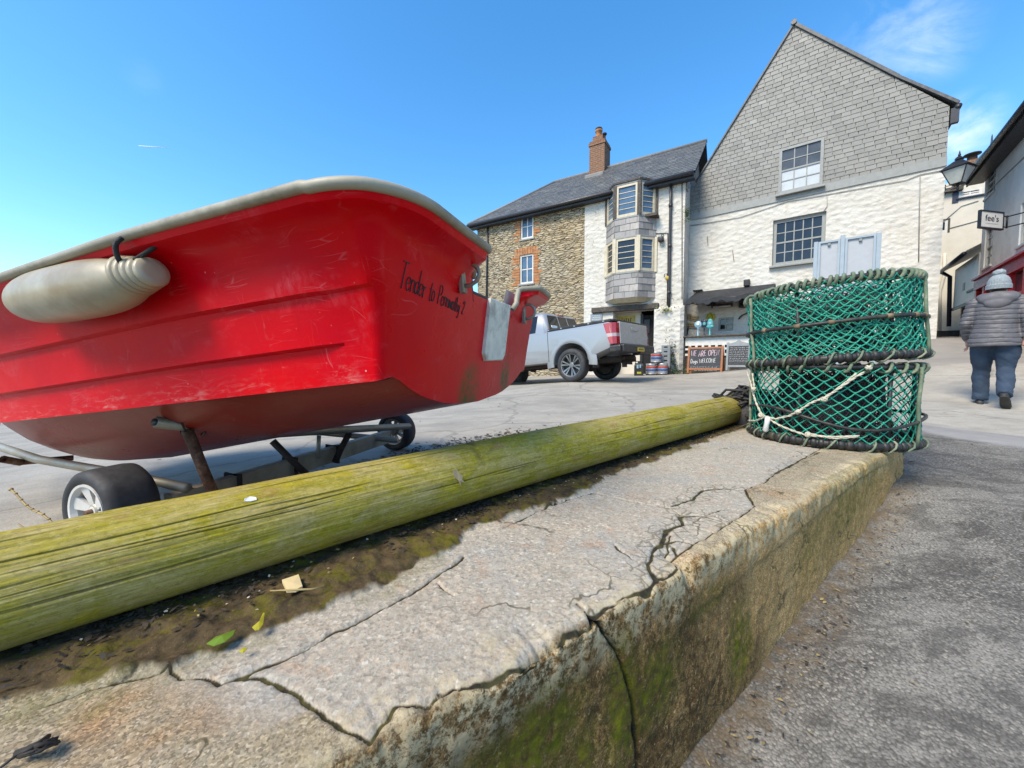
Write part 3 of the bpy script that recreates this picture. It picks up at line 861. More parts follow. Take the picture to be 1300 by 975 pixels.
# a long shallow ledge line on the far part of the face
led = np.interp(Ss, [.2, .9, 1.6], [WT - .14, WT - .10, WT - .06])
disp_n = disp_n + np.where(Nn < rad, sstep(-.006, .006, Zn - led) * -.006 * sstep(.1, .4, Ss), 0)
dz = np.where(ontop, fbm(Ss * 3, Nn * 3, 0, 4) * .007 + fbm(Ss * 28, Nn * 28, 1, 3) * .0022, 0)
dz = dz - crack * np.where(ontop, .006, 0)
dz = dz + dirt * (.006 + fbm(Ss * 30, Nn * 30, 6, 4) * .012)
dz = dz - slab * .004 + np.where(ontop, fbm(Ss * 110, Nn * 110, 2, 2) * .0011 * (slab + .3), 0)
# chipped coping edge
chip = np.clip(fbm(Ss * 16, 1, 2, 5) - .10, 0, 1)
edge = np.where(Nn <= rad, sstep(WT - .10, WT, Zn), sstep(.10, rad, Nn))
dz = dz - edge * chip * .035
disp_n = disp_n + edge * chip * .035
# end of wall narrows a little and is broken
Xw, Yw = xy(Ss, Nn + disp_n)
W3 = np.stack([Xw, Yw, Zn + dz], -1)
# close the far end
endcap = W3[-1:].copy()
endcap[..., 2] = np.minimum(endcap[..., 2], WT - .8)
endcap[..., 0] -= E2[0] * .02; endcap[..., 1] -= E2[1] * .02
W3 = np.concatenate([W3, endcap], 0)
me = grid_mesh('harbour_wall', W3, M['concrete'])
def ext(a): return np.concatenate([a, a[-1:]], 0)
crz = np.where(ontop, sstep(.050, .042, segdist(Ss + jx, Nn + jy, [(a_, b_, 1.) for (a_, b_, w_) in csegs if w_ > .0072])), 0)
for nm, a in (('crz', crz), ('cdist', np.clip(np.minimum(np.where(ontop, cd, 9), np.where(Nn < .05, fd, 9)), 0, 6)), ('slab', slab), ('dirt', dirt), ('crack', crack), ('face', face), ('rim', rim), ('moss', moss), ('pale', pale)):
    set_attr(me, nm, ext(np.asarray(a, float)).ravel())
hw = link('harbour_wall', me)
tag(hw, 'low cracked concrete wall with mossy face and pale chipped edge beside the road', 'wall')

def wall_top_z(x, y): return WT + .004

# ------------------------------------------------------------------ timber pole lying along the wall
LZ = WT + .001
def log_pt(t, rr=0): return Vector((LOG_A[0] + LOG_D[0] * t, LOG_A[1] + LOG_D[1] * t, 0))
lt = np.arange(-1.2, 3.86, .017)
la = np.concatenate([np.linspace(0, 1.2, 20, endpoint=False), np.linspace(1.2, 4.6, 330, endpoint=False), np.linspace(4.6, 2 * math.pi, 25)])
Tl, Al = np.meshgrid(lt, la, indexing='ij')
Rl = .0890 + (.1035 - .0890) * Tl / 3.2
axz = WT + Rl + .001 + .004 * np.sin(Tl * 1.3)
Al_ = Al + .02 * np.sin(Tl * 2)
rr = Rl + fbm(Tl * 1.2, np.cos(Al) * 1.2, np.sin(Al) * 1.2, 3) * .006 + fbm(Tl * 3, np.cos(Al) * 14, np.sin(Al) * 14, 3) * .0016
# drying checks: long dark splits running with the grain
chk = np.zeros_like(Tl)
cr = random.Random(11)
for k in range(70):
    t0 = cr.uniform(-1.1, 3.6); a0 = cr.uniform(1.4, 5.2); L = cr.uniform(.15, .75); sl_ = cr.uniform(-.05, .05); w = cr.uniform(.006, .017)
    dd = np.abs(((Al - a0 - sl_ * (Tl - t0) + .02 * np.sin(Tl * 11 + k)) ))
    m = sstep(w * 2.4, w * .8, dd) * sstep(0, .12, Tl - t0) * sstep(0, .12, t0 + L - Tl)
    chk = np.maximum(chk, m)
rg = sstep(.011, .004, np.abs(Tl - 1.02 - .016 * np.sin(Al * 2.2))) * sstep(1.9, 2.3, Al) * sstep(4.4, 4.0, Al)
chk = np.maximum(chk, rg)
rr = rr - chk * .0022
kn = np.zeros_like(Tl)
for (t0, a0, s0) in ((.23, 3.35, .10), (1.55, 2.6, .05), (2.45, 3.2, .05), (-.15, 2.5, .05)):
    d = np.hypot((Tl - t0), (Al - a0) * .09 * 1.6)
    kn = np.maximum(kn, np.clip(1 - d / s0, 0, 1))
rr = rr + kn * .002
px_, py_ = LOG_A[0] + LOG_D[0] * Tl, LOG_A[1] + LOG_D[1] * Tl
# angle 0 = straight down, growing towards the camera side, pi = top
sx, sy = LOG_D[1], -LOG_D[0]
L3 = np.stack([px_ + sx * np.sin(Al_) * rr, py_ + sy * np.sin(Al_) * rr, axz - np.cos(Al_) * rr], -1)
c0 = L3[:1].mean(axis=1, keepdims=True).repeat(L3.shape[1], 1); c1 = L3[-1:].mean(axis=1, keepdims=True).repeat(L3.shape[1], 1)
L3 = np.concatenate([c0, L3, c1], 0)
me = grid_mesh('round_timber_pole', L3, M['log'])
def ext2(a): return np.concatenate([a[:1], a, a[-1:]], 0)
set_attr(me, 'check', ext2(chk).ravel()); set_attr(me, 'knot', ext2(kn).ravel())
uvl = me.uv_layers.new(name='UVMap')
li = np.empty(len(me.loops), np.int32); me.loops.foreach_get('vertex_index', li)
U = np.stack([ext2(Tl).ravel()[li], (ext2(Al) * .095).ravel()[li]], 1)
uvl.data.foreach_set('uv', U.astype(np.float32).ravel())
lg = link('round_timber_pole', me)
tag(lg, 'long round timber pole covered in yellow-green moss lying along the top of the wall', 'pole')

# ------------------------------------------------------------------ boat
BT = R(6.4)
bA = Vector((.31, .95, 0)).normalized()                 # across, towards the far side
bB0 = Vector((-.95, .31, 0)).normalized()
bB = bB0 * math.cos(BT) + Vector((0, 0, -math.sin(BT)))  # forward, bow down
bW = bB.cross(bA) * -1
if bW.z < 0: bW = -bW
BO = Vector((-.104, 1.51, CZ - .152)) + Vector((-.95, .31, 0)) * .05 + Vector((.31, .95, 0)) * .04
BM = Matrix(((bB.x, bA.x, bW.x, BO.x), (bB.y, bA.y, bW.y, BO.y), (bB.z, bA.z, bW.z, BO.z), (0, 0, 0, 1)))
boat = thing('dinghy', 'small red glassfibre tender with grey-white rubber rim, sitting on a launching trolley', 'boat', mtx=BM)
BL = 3.0
bot_prof_v = [0, .33, .45, .59, .70, .79, .88, .93, 1.0]
bot_prof_w = [0, .10, .18, .34, .50, .69, .92, 1.0, .93]
def fplan(u):
    u = np.asarray(u, float)
    return np.where(u < 1.4, 1, np.sqrt(np.clip(1 - ((u - 1.4) / (BL - 1.4)) ** 2.4, 0, 1))) 
def keel_w(u):
    u = np.asarray(u, float)
    return np.where(u < 1.9, -.085 * u, -.1615 + .50 * np.clip((u - 1.9) / 1.1, 0, 1) ** 2.2)
def chine_w(u):
    u = np.asarray(u, float)
    return .117 + .012 * np.minimum(u, 1.7) + .28 * np.clip((u - 1.7) / 1.3, 0, 1) ** 1.8
def bottom_w(u, vf):
    f = np.interp(np.abs(vf), bot_prof_v, bot_prof_w)
    return keel_w(u) + (chine_w(u) - keel_w(u)) * f
def sheer_w(u):
    u = np.asarray(u, float)
    return .500 + .028 * sstep(.0, .7, u) + .07 * np.clip((u - 1.2) / 1.8, 0, 1) ** 2
NOT0 = .07
HB = .64
RAKE = .24
def ring(g, hb, r, aft, flange, notch):
    """one closed level of the hull; g is the height fraction from chine (0) to sheer (1)"""
    pts = []
    n1, n2, n3 = 44, 18, 64
    def w_at(u, vf, tr, vs=9.):
        lo = float(bottom_w(max(u, 0), vf))
        hi = float(sheer_w(max(u, 0)))
        if tr:
            hi -= .10 * float(sstep(.36, .31, abs(vs)))
        return lo + (hi - lo) * g
    # transom from centre to port
    for k in range(n1):
        v = -(hb - r) * k / (n1 - 1)
        vf = min(abs(v) / hb, 1)
        vs = v / hb - NOT0 / HB * (1 if True else 0)
        fl = flange * float(sstep(.35, .44, abs(vs)))
        w = w_at(0, vf, True, vs)
        pts.append((-aft - RAKE * max(w, 0) - fl, v, w))
    for k in range(1, n2):
        a = math.pi / 2 * k / n2
        v = -(hb - r) - r * math.sin(a); u = r - r * math.cos(a)
        vf = min(abs(v) / hb, 1)
        w = w_at(0, vf, False)
        pts.append((u - aft - RAKE * max(w, 0) - flange, v, w))
    for k in range(n3):
        f = k / (n3 - 1)
        uu = r + (BL - r) * (1 - (1 - f) ** 1.5)
        hbx = hb * float(fplan(uu)) 
        w = w_at(uu, 1.0, False)
        sh = (aft + RAKE * max(w, 0) + flange) * max(0, 1 - (uu - r) / .6)
        bowrake = .25 * g * (max(uu - 2, 0)) ** 2
        pts.append((uu - sh + bowrake, -hbx, w))
    other = []
    for p in pts[1:n1]:
        v = -p[1]; vs = v / hb - NOT0 / HB
        fl = flange * float(sstep(.35, .44, abs(vs)))
        w = w_at(0, min(abs(v) / hb, 1), True, vs)
        other.append((-aft - RAKE * max(w, 0) - fl, v, w))
    for p in pts[n1:]: other.append((p[0], -p[1], p[2]))
    return pts + other[::-1]
levels = []   # (g, hb, r, aft, flange, strake)
for (g, fl, st) in ((0, 0, 0), (.03, 0, 0), (.13, 0, 0), (.245, 0, 0), (.262, 0, 1), (.30, 0, 1), (.42, 0, 1), (.560, 0, 1), (.577, 0, 2), (.62, 0, 2), (.75, 0, 2), (.84, .004, 2), (.885, .014, 2), (.915, .032, 2), (.932, .056, 2), (.945, .080, 2), (1.0, .088, 2)):
    levels.append((g, HB + .055 * g + fl, .022 + .030 * g + fl * 1.5, 0, fl, st))
rings = []
for (g, hb, r, aft, fl, st) in levels:
    q = ring(g, hb, r, aft, fl, True)
    n = len(q)
    q2 = []
    for (u, v, w) in q:
        sg_ = float(sstep(.05, .075, u)); gg_ = min(max((g - .262) / .57, 0), 1)
        k = st * .017 * (sg_ + (1 - sg_) * gg_)
        fr = max(min((abs(v) / hb - .80) / .15, 1), 0)
        q2.append((u, v + math.copysign(k * fr, v), w))
    rings.append(q2)
hullb = MB(); hullb.smooth = True
ids = hullb.loft(rings)
nside = len(hullb.v)
# bottom
us = np.concatenate([[0, .008, .02, .035], np.linspace(.07, BL, 70)])
vfs = np.linspace(-1, 1, 61)
bid = []
for u in us:
    row = []
    r0 = .022
    shr = r0 - math.sqrt(max(r0 * r0 - (r0 - min(u, r0)) ** 2, 0))
    for vf in vfs:
        v = vf * (HB - shr) * float(fplan(u)) 
        w = float(bottom_w(u, abs(vf)))
        sh = RAKE * max(w, 0) * max(0, 1 - (u) / .6)
        row.append(hullb.av((u - sh, v, w)))
    bid.append(row)
for a, b in zip(bid, bid[1:]):
    for k in range(len(vfs) - 1): hullb.af((a[k], a[k + 1], b[k + 1], b[k]))
hull = hullb.build('hull', M['hull'], boat, autosmooth=38, fix=False)
me = hull.data
co = np.array([v.co[:] for v in me.vertices])
isb = np.zeros(len(co)); isb[nside:] = 1
set_attr(me, 'bottom', isb)
gz = (co[:, 2] - bottom_w(np.maximum(co[:, 0], 0), np.clip(np.abs(co[:, 1]) / HB, 0, 1)))
tr = (co[:, 0] < .0) & (np.abs(co[:, 1]) < .57)
sl1 = np.clip(1 - np.hypot((co[:, 1] + .10) / .12, (co[:, 2] - .05) / .12), 0, 1) + np.clip(1 - np.hypot((co[:, 1] - .30) / .08, (co[:, 2] - .08) / .12), 0, 1)
set_attr(me, 'slime', np.where(tr, np.clip(sl1 * 1.8, 0, 1), 0) + isb * .0)
set_attr(me, 'scuff', np.where(isb > 0, 0, sstep(.075, .0, gz) * .9 * (co[:, 0] > .02)))

# rim: rubber tube following the sheer, ending at the outboard cut-out on each side
top = rings[-1]
nn = len(top)
pts = [Vector(p) for p in top]
half = pts[:nn // 2 + 1]
sel = [i for i in range(nn) if not (pts[i].x < .05 and abs(pts[i].y - NOT0) < .265)]
# order them starting after the notch
start = sel.index(next(i for i in sel if pts[i].y < NOT0 - .26))
order = sel[start:] + sel[:start]
path = [pts[i] + Vector((0, 0, .004)) for i in order]
out = []
for k, p in enumerate(path):
    c = Vector((1.2, 0, p.z)); 
    out.append(p)
mb = MB(); mb.smooth = True
pts_r = [out[0] + Vector((.02, .03, -.055)), out[0] + Vector((0, .012, -.022))] + out + [out[-1] + Vector((0, -.012, -.022)), out[-1] + Vector((.02, -.03, -.055))]
mb.tube(pts_r, .0130, 14, True)
mb.build('rubber_rim', M['rim'], boat)
# inner shell, floor and benches
mb = MB(); mb.smooth = True
inn = []
for g, off in ((1.0, .075), (.9, .075), (.6, .07), (.2, .07), (.03, .08)):
    lv = levels[-1] if g == 1 else None
    q = ring(g, HB + .055 * g - (off - .075) , .06 + .05 * g, 0, 0, True)
    inn.append([(u + (.045 if u < .2 else 0), v * .93, w + (.0 if g > .5 else .02)) for (u, v, w) in q])
mb.loft(inn)
mb.loft([[(u * .98 + (1 - .98) * 1.2, v * .98, .155) for (u, v, w) in inn[-1]], [(1.2 + (u - 1.2) * .02, v * .02, .155) for (u, v, w) in inn[-1]]])
mb.build('inner_shell', M['inner'], boat)
for (u0, u1) in ((.12, .42), (1.15, 1.42)):
    mb = MB(); mb.box(u0, u1, -.60, .60, .37, .40, .01); mb.build('bench', M['inner'], boat)
mb = MB()
# bare edge of the cut-out
ed = [p for p in [Vector(p) for p in top] if p.x < .0 and abs(p.y - NOT0) < .27]
ed.sort(key=lambda p: p.y)
mb.tube([p + Vector((0.01, 0, 0)) for p in ed], .011, 8)
mb.build('transom_edge', M['dark_wood'], boat)

def transom_u(w): return -RAKE * max(w, 0)
TRT = Matrix.Rotation(math.atan(.20), 4, 'Y')
# white engine pad
pad = MB()
def tp(v, w, off): return (transom_u(w) - off, v, w)
pv0, pv1, pw0, pw1 = -.015, .225, .160, .405
rw = []
for off in (.0, .014, .017):
    ins = 0 if off < .016 else .004
    rw.append([tp(pv0 + ins, pw0 + .03, off), tp(pv0 + .03 + ins, pw0 + ins, off), tp(pv1 - .02 - ins, pw0 + ins + .004, off), tp(pv1 - ins, pw0 + .03, off), tp(pv1 - ins, pw1 - ins, off), tp(pv0 + ins, pw1 - ins - .004, off)])
pad.loft(rw, True, True, True)
pad.build('engine_pad', M['pad'], boat, fix=True)
# D-shaped lifting handles
for v0 in (-.265, .47):
    mb = MB(); mb.smooth = True
    w0 = .432 if v0 < 0 else .405
    c = Vector((transom_u(w0), v0, w0))
    ax = Vector((-1, 0, .0))
    mb.tube([c + Vector((-.004, .0, .042)), c + Vector((-.018, 0, .040)), c + Vector((-.045, 0, .034)), c + Vector((-.062, 0, .016)), c + Vector((-.066, 0, -.004)), c + Vector((-.055, 0, -.024)), c + Vector((-.03, 0, -.034)), c + Vector((-.0, 0, -.034))], .0075, 8)
    mb.tube([c + Vector((-.010 , 0, .058)), c + Vector((-.006, 0, -.052))], .008, 8)
    mb.smooth = False
    mb.box(c.x - .012, c.x + .006, v0 - .014, v0 + .014, w0 - .056, w0 + .060, .003)
    mb.build('ring_handle', M['galv'], boat)

# ------------------------------------------------------------------ single-stroke lettering
GL = {
 'T': (.62, [[(0, .98), (.62, 1.02)], [(.31, 1), (.27, .5), (.25, 0)]]),
 'e': (.46, [[(.02, .24), (.2, .27), (.40, .34), (.34, .48), (.2, .51), (.06, .42), (.01, .22), (.1, .03), (.25, 0), (.42, .12)]]),
 'n': (.44, [[(.03, .5), (.02, 0)], [(.02, .3), (.14, .47), (.28, .5), (.36, .4), (.37, 0)]]),
 'd': (.46, [[(.36, .42), (.22, .51), (.06, .42), (.01, .2), (.1, .02), (.24, .04), (.37, .25)], [(.39, 1.02), (.37, 0)]]),
 'r': (.34, [[(.03, .5), (.03, 0)], [(.03, .3), (.14, .46), (.32, .5)]]),
 't': (.36, [[(.17, .85), (.14, .15), (.2, .0), (.34, .06)], [(0, .55), (.34, .57)]]),
 'o': (.44, [[(.2, .5), (.05, .4), (.02, .2), (.1, .02), (.24, 0), (.37, .12), (.38, .34), (.28, .48), (.2, .5)]]),
 'P': (.52, [[(.03, 0), (.05, 1)], [(.0, .95), (.25, 1.02), (.46, .9), (.46, .66), (.3, .5), (.05, .46)]]),
 'w': (.60, [[(.02, .5), (.12, .02), (.27, .42), (.40, .02), (.55, .5)]]),
 'a': (.46, [[(.36, .42), (.2, .51), (.05, .4), (.01, .18), (.1, .02), (.24, .04), (.36, .25), (.38, .5), (.37, .0)]]),
 'h': (.44, [[(.05, 1), (.02, 0)], [(.02, .3), (.14, .47), (.28, .5), (.36, .4), (.37, 0)]]),
 'y': (.44, [[(.03, .5), (.06, .15), (.18, .06), (.34, .3)], [(.38, .5), (.34, .0), (.22, -.38), (.02, -.34)]]),
 '2': (.46, [[(.04, .74), (.14, .95), (.34, .94), (.4, .72), (.25, .4), (.02, .02), (.42, .02)]]),
 'W': (.78, [[(.02, 1), (.18, 0), (.38, .8), (.56, 0), (.74, 1)]]),
 'E': (.52, [[(.45, 1), (.05, 1), (.03, 0), (.45, 0)], [(.04, .5), (.38, .52)]]),
 'A': (.60, [[(.02, 0), (.28, 1), (.55, 0)], [(.12, .35), (.46, .36)]]),
 'R': (.56, [[(.04, 0), (.04, 1), (.36, .98), (.46, .78), (.34, .54), (.05, .5)], [(.22, .5), (.5, 0)]]),
 'O': (.66, [[(.3, 1), (.08, .82), (.04, .4), (.16, .05), (.36, .0), (.56, .2), (.6, .62), (.48, .94), (.3, 1)]]),
 'N': (.62, [[(.04, 0), (.05, 1), (.5, 0), (.52, 1)]]),
 'D': (.60, [[(.05, 0), (.05, 1), (.32, .96), (.52, .68), (.5, .3), (.3, .04), (.05, 0)]]),
 'L': (.48, [[(.05, 1), (.04, 0), (.44, .02)]]),
 'C': (.56, [[(.5, .85), (.34, 1), (.12, .86), (.03, .5), (.12, .12), (.32, 0), (.52, .14)]]),
 'M': (.74, [[(.03, 0), (.1, 1), (.34, .3), (.58, 1), (.66, 0)]]),
 'g': (.44, [[(.36, .42), (.2, .51), (.05, .4), (.02, .2), (.12, .04), (.26, .06), (.37, .26)], [(.38, .5), (.36, -.1), (.24, -.38), (.04, -.32)]]),
 's': (.38, [[(.33, .44), (.18, .51), (.05, .42), (.1, .3), (.28, .22), (.32, .1), (.2, 0), (.03, .06)]]),
}
def smooth_line(p, k=4):
    if len(p) < 3: return p
    o = []
    n = len(p)
    for i in range(n - 1):
        p0, p1, p2, p3 = p[max(i - 1, 0)], p[i], p[i + 1], p[min(i + 2, n - 1)]
        for j in range(k):
            t = j / k
            o.append(tuple(.5 * ((2 * p1[c]) + (-p0[c] + p2[c]) * t + (2 * p0[c] - 5 * p1[c] + 4 * p2[c] - p3[c]) * t * t + (-p0[c] + 3 * p1[c] - 3 * p2[c] + p3[c]) * t ** 3) for c in range(2)))
    o.append(p[-1])
    return o
def write(mb, text, place, size, thick, slant=.0, jit=.03, curve=True, shrink=0, gap=.1, seed=1):
    """place(x, y) -> point; strokes become slightly raised ribbons"""
    r = random.Random(seed); x = 0
    tot = len(text)
    for k, ch in enumerate(text):
        if ch == ' ': x += .42 * size; continue
        adv, st = GL[ch]
        sz = size * (1 - shrink * k / max(tot - 1, 1))
        dy = r.uniform(-jit, jit) * sz
        for pl in st:
            q = smooth_line(pl) if curve and len(pl) > 2 and ch.islower() or ch in 'PCODR2' else pl
            q = [(x + (a + slant * b) * sz, b * sz + dy) for a, b in q]
            mb.tube([place(a, b) for a, b in q], thick, 5)
        x += (adv + gap) * sz
    return x
mb = MB()
LA = 1.0
def plc(x, y):
    v = -.602 + x * .76; w = .338 + y * 1.12 - .045 * x
    return (transom_u(w) - .0010, v, w)
wlen = write(mb, 'Tender to Pennwathy 2', plc, .060, .00165, .25, .03, True, .34, .02, 3)
mb.build('boat_name', M['ink'], boat)

# ------------------------------------------------------------------ fender hung over the side
def bpt(u, v, w): return BM @ Vector((u, v, w))
fa = P(27, 385, 1.20); fb = P(196, 351, .985)
fd_ = (fb - fa); FLn = fd_.length; fx = fd_.normalized()
fz = Vector((0, 0, 1)); fy = fz.cross(fx).normalized(); fz = fx.cross(fy)
FM = Matrix(((fx.x, fy.x, fz.x, fa.x), (fx.y, fy.y, fz.y, fa.y), (fx.z, fy.z, fz.z, fa.z), (0, 0, 0, 1)))
fen = thing('boat_fender', 'grubby white sausage-shaped fender hanging along the side of the red boat', 'fender', mtx=FM)
mb = MB(); mb.smooth = True
prof = []
RF = .075
for k in range(41):
    f = k / 40
    x = f * (FLn - .055)
    e = 1 - (abs(f - .5) * 2) ** 3.2
    prof.append((RF * max(e, 0) ** .5 * (1 - .05 * f) + .004, x))
mb.lathe(prof, 36, (0, 0, 0), (1, 0, 0))
mb.build('fender_body', M['fender'], fen)
mb = MB(); mb.smooth = True
for k in range(5):       # ribbed eye end
    x = FLn - .085 + k * .019
    mb.M = Matrix.Translation((x, 0, 0))
    r_ = .0555 - .004 * k
    mb.lathe([(r_ * .5, -.010), (r_ * .9, -.008), (r_, 0), (r_ * .9, .008), (r_ * .5, .010)], 24, (0, 0, .012), (1, 0, .25))
mb.M = Matrix()
mb.build('fender_eye', M['fender'], fen)
mb = MB(); mb.smooth = True
FI = FM.inverted()
eye = Vector((FLn - .055, -.045, .048))
rim_l = FI @ bpt(.55, -.745, .548)
rp = [eye + Vector((-.004, .012, -.02)), eye, eye + Vector((.010, -.006, .03)), Vector((eye.x + .03, rim_l.y * .4 + eye.y * .6 - .01, rim_l.z - .004)), Vector((eye.x + .045, rim_l.y - .01, rim_l.z + .024)), Vector((eye.x + .06, rim_l.y + .045, rim_l.z + .012)), Vector((eye.x + .062, rim_l.y + .06, rim_l.z - .03))]
q = []
for k in range(len(rp) - 1):
    for j in range(4):
        t = j / 4
        q.append(rp[k].lerp(rp[k + 1], t))
q.append(rp[-1])
for _ in range(2): q = [q[0]] + [(q[i - 1] + q[i] * 2 + q[i + 1]) / 4 for i in range(1, len(q) - 1)] + [q[-1]]
mb.tube(q, .0058, 8)
ey2 = eye + Vector((.05, .02, -.01))
mb.tube([ey2 + Vector((-.02, 0, .0)), ey2 + Vector((.022, .02, .03)), ey2 + Vector((.045, .045, .075)), Vector((eye.x + .085, rim_l.y + .05, rim_l.z - .03))], .0055, 8)
mb.build('lashing_rope', M['rope_black'], fen)

# ------------------------------------------------------------------ launching trolley
ax_n = Vector((-1.42, 1.385, 0)); axd = bA.copy()
gN = gh(ax_n.x, ax_n.y) + .008
Tm = Matrix(((bB0.x, axd.x, 0, ax_n.x), (bB0.y, axd.y, 0, ax_n.y), (0, 0, 1, gN), (0, 0, 0, 1)))   # x forward, y across to the far wheel, z up
tro = thing('launching_trolley', 'rusty boat trolley with two fat rubber wheels under the red boat', 'trailer', mtx=Tm)
TI = Tm.inverted()
WR = .145
def wheel(y0, outward, rimm, n_sp, tw, par, dark):
    far_g = 0.0
    c = Vector((0, y0, WR)) if y0 < .5 else Vector((0, y0, WR + (gh(*( (Tm @ Vector((0, y0, 0))).to_2d())) + .006 - gN)))
    mb = MB(); mb.smooth = True
    s = outward
    # hub carcass = the wheel itself
    mb.lathe([(.02, -.055), (.028, -.05), (.028, .05), (.02, .055)], 16, c, (0, s, 0))
    w = mb.build('wheel', M['galv'], par)
    mb = MB(); mb.smooth = True
    ro, ri, h = WR, WR * .70, tw / 2
    mb.lathe([(ri - .012, h * .35), (ri - .012, h * .80), (ri, h * .92), (ri + .012, h), (ro - .018, h), (ro - .004, h * .86), (ro, h * .55), (ro, -h * .55), (ro - .004, -h * .86), (ro - .018, -h), (ri, -h), (ri - .012, -h * .5), (ri - .012, h * .35)], 48, c, (0, s, 0), False, False)
    mb.build('tyre', M['tyre'], w)
    mb = MB(); mb.smooth = False
    # dished rim ring and spokes
    mb.lathe([(ri - .010, h * .95), (ri - .002, h * .97), (ri - .002, h * .5), (ri - .020, h * .35), (ri - .020, h * .75), (ri - .010, h * .95)], 40, c, (0, s, 0), False, False)
    for k in range(n_sp):
        a0 = 2 * math.pi * k / n_sp + .3
        wd0, wd1 = (.30, .27) if not dark else (.28, .16)
        def pt(r, a, y): return c + Vector((math.cos(a) * r, s * y, math.sin(a) * r))
        r0, r1 = .020, ri - .012
        w0 = 1.0 if not dark else .9
        f0 = [pt(r0, a0 - w0 * .5, h * .66), pt(r0, a0 + w0 * .5, h * .66), pt(r1, a0 + wd1, h * .84), pt(r1, a0 - wd1, h * .84)]
        b0 = [p - Vector((0, s * .012, 0)) for p in f0]
        mb.loft([b0, f0], True, True, True)
    mb.lathe([(.001, h * .74), (.018, h * .74), (.024, h * .68), (.026, h * .1)], 16, c, (0, s, 0), True, False)
    mb.build('rim', rimm, w)
    mb = MB(); mb.smooth = True
    mb.lathe([(.001, h * .95), (.010, h * .95), (.011, h * .6)], 12, c, (0, s, 0), True, False)
    mb.build('axle_nut', M['rust'], w)
WL = 1.68
wheel(-.03, -1, M['white_paint'], 6, .150, tro, False)
wheel(WL, -1, M['alloy'], 8, .11, tro, True)
def tl(px, py, Y): return TI @ P(px, py, Y)
# axle beam between the wheels
mb = MB()
z_ax = WR - .02
q0, q1 = tl(214, 642, 1.46), tl(492, 554, 2.85)
dv_ = (q1 - q0).normalized()
mb.loft([[q + Vector((sx_, 0, sz_)) for sx_, sz_ in ((-.024, -.044), (.024, -.044), (.024, .044), (-.024, .044))] for q in (q0, q1)], True, True, True)
mb.build('axle_beam', M['beam'], tro)
# cradle bar under the hull, curved to its bottom
mb = MB(); mb.smooth = True
cpts = []
cr_px = []
ca_, cb_, cc_ = TI @ P(197, 536, 1.36), TI @ P(336, 551, 1.78), TI @ P(520, 541, 2.65)
for k in range(6): cpts.append(ca_.lerp(cb_, k / 6))
for k in range(7): cpts.append(cb_.lerp(cc_, k / 6))
mb.tube([cpts[0], cpts[5], cpts[6], cpts[12]], .021, 4, True)
mb.build('cradle_bar', M['galv'], tro)
# little plastic end plug and tie wires on the bar
mb = MB(); mb.smooth = True
mb.cyl(cpts[0] + (cpts[0] - cpts[1]).normalized() * -.004, cpts[0] + (cpts[0] - cpts[1]).normalized() * .006, .013, n=10)
mb.build('end_plug', M['black'], tro)
for k in (1, 2, 4):
    c = cpts[k]
    mb = MB(); mb.smooth = True
    mb.tube([c + Vector((-.035, -.02, .04)), c + Vector((-.038, 0, -.02)), c + Vector((0, .01, -.04)), c + Vector((.035, .03, -.01))], .0035, 6)
    mb.build('tie_wire', M['black'], tro)
# uprights
def upright(a, b, r, m, nm='strut'):
    mb = MB(); mb.smooth = True
    mb.tube([a, a.lerp(b, .5) + Vector((.004, 0, .0)), b], [r, r * .96, r * 1.02], 8)
    mb.build(nm, m, tro)
upright(tl(238, 546, 1.44), tl(279, 645, 1.52), .020, M['rust'])
upright(tl(346, 560, 1.80), tl(389, 602, 1.86), .016, M['dark_rust'])
upright(tl(444, 549, 2.28), tl(425, 587, 2.22), .019, M['dark_rust'])
upright(tl(405, 553, 2.12), tl(405, 582, 2.12), .011, M['galv'])
for yy in (.30, .66, 1.02):
    mb = MB(); mb.smooth = True
    c = q0.lerp(q1, yy / WL)
    mb.tube([c + Vector((-.040, 0, -.05)), c + Vector((-.040, 0, .05)), c + Vector((.040, 0, .05)), c + Vector((.040, 0, -.05))], .011, 6, closed=True)
    mb.build('clamp', M['dark_rust'], tro)
# side rails / drawbar running forward under the bow
mb = MB(); mb.smooth = True
mb.tube([(-.10, .15, z_ax + .04), (.25, .13, z_ax + .07), (.9, .14, z_ax + .08), (1.6, .22, z_ax + .10), (2.6, .6, z_ax + .12)], .019, 10)
mb.build('drawbar', M['galv'], tro)
mb = MB(); mb.smooth = True
mb.tube([(-.2, 1.40, z_ax), (.4, 1.34, z_ax + .03), (1.3, 1.10, z_ax + .05), (2.4, .82, z_ax + .10)], .021, 10)
mb.build('side_rail', M['galv'], tro)
mb = MB(); mb.smooth = True
a = tl(4, 583, 1.78); b = tl(26, 587, 1.86)
mb.tube([a, b], .017, 10, False); mb.tube([a, b], .012, 10, False)
mb.tube([b, b + Vector((-.06, .16, -.01))], .014, 8)
mb.build('pivot_pipe', M['rust'], tro)
mb = MB(); mb.smooth = True
a = tl(-30, 572, 1.62)
mb.ell(a, .10, .05, .020, 16, 8)
mb.build('keel_roller', M['white_paint'], tro)
# ------------------------------------------------------------------ shellfish pots stacked at the end of the wall
PC = Vector((1.920, 2.325, 0)); PR = .410
def ring_pts(r, z, n, dx=0, ph=0): return [Vector((r * math.cos(2 * math.pi * k / n + ph), r * math.sin(2 * math.pi * k / n + ph), z)) for k in range(n)]
FRONT = math.atan2(-PC.y, -PC.x)     # direction of the side that faces the road

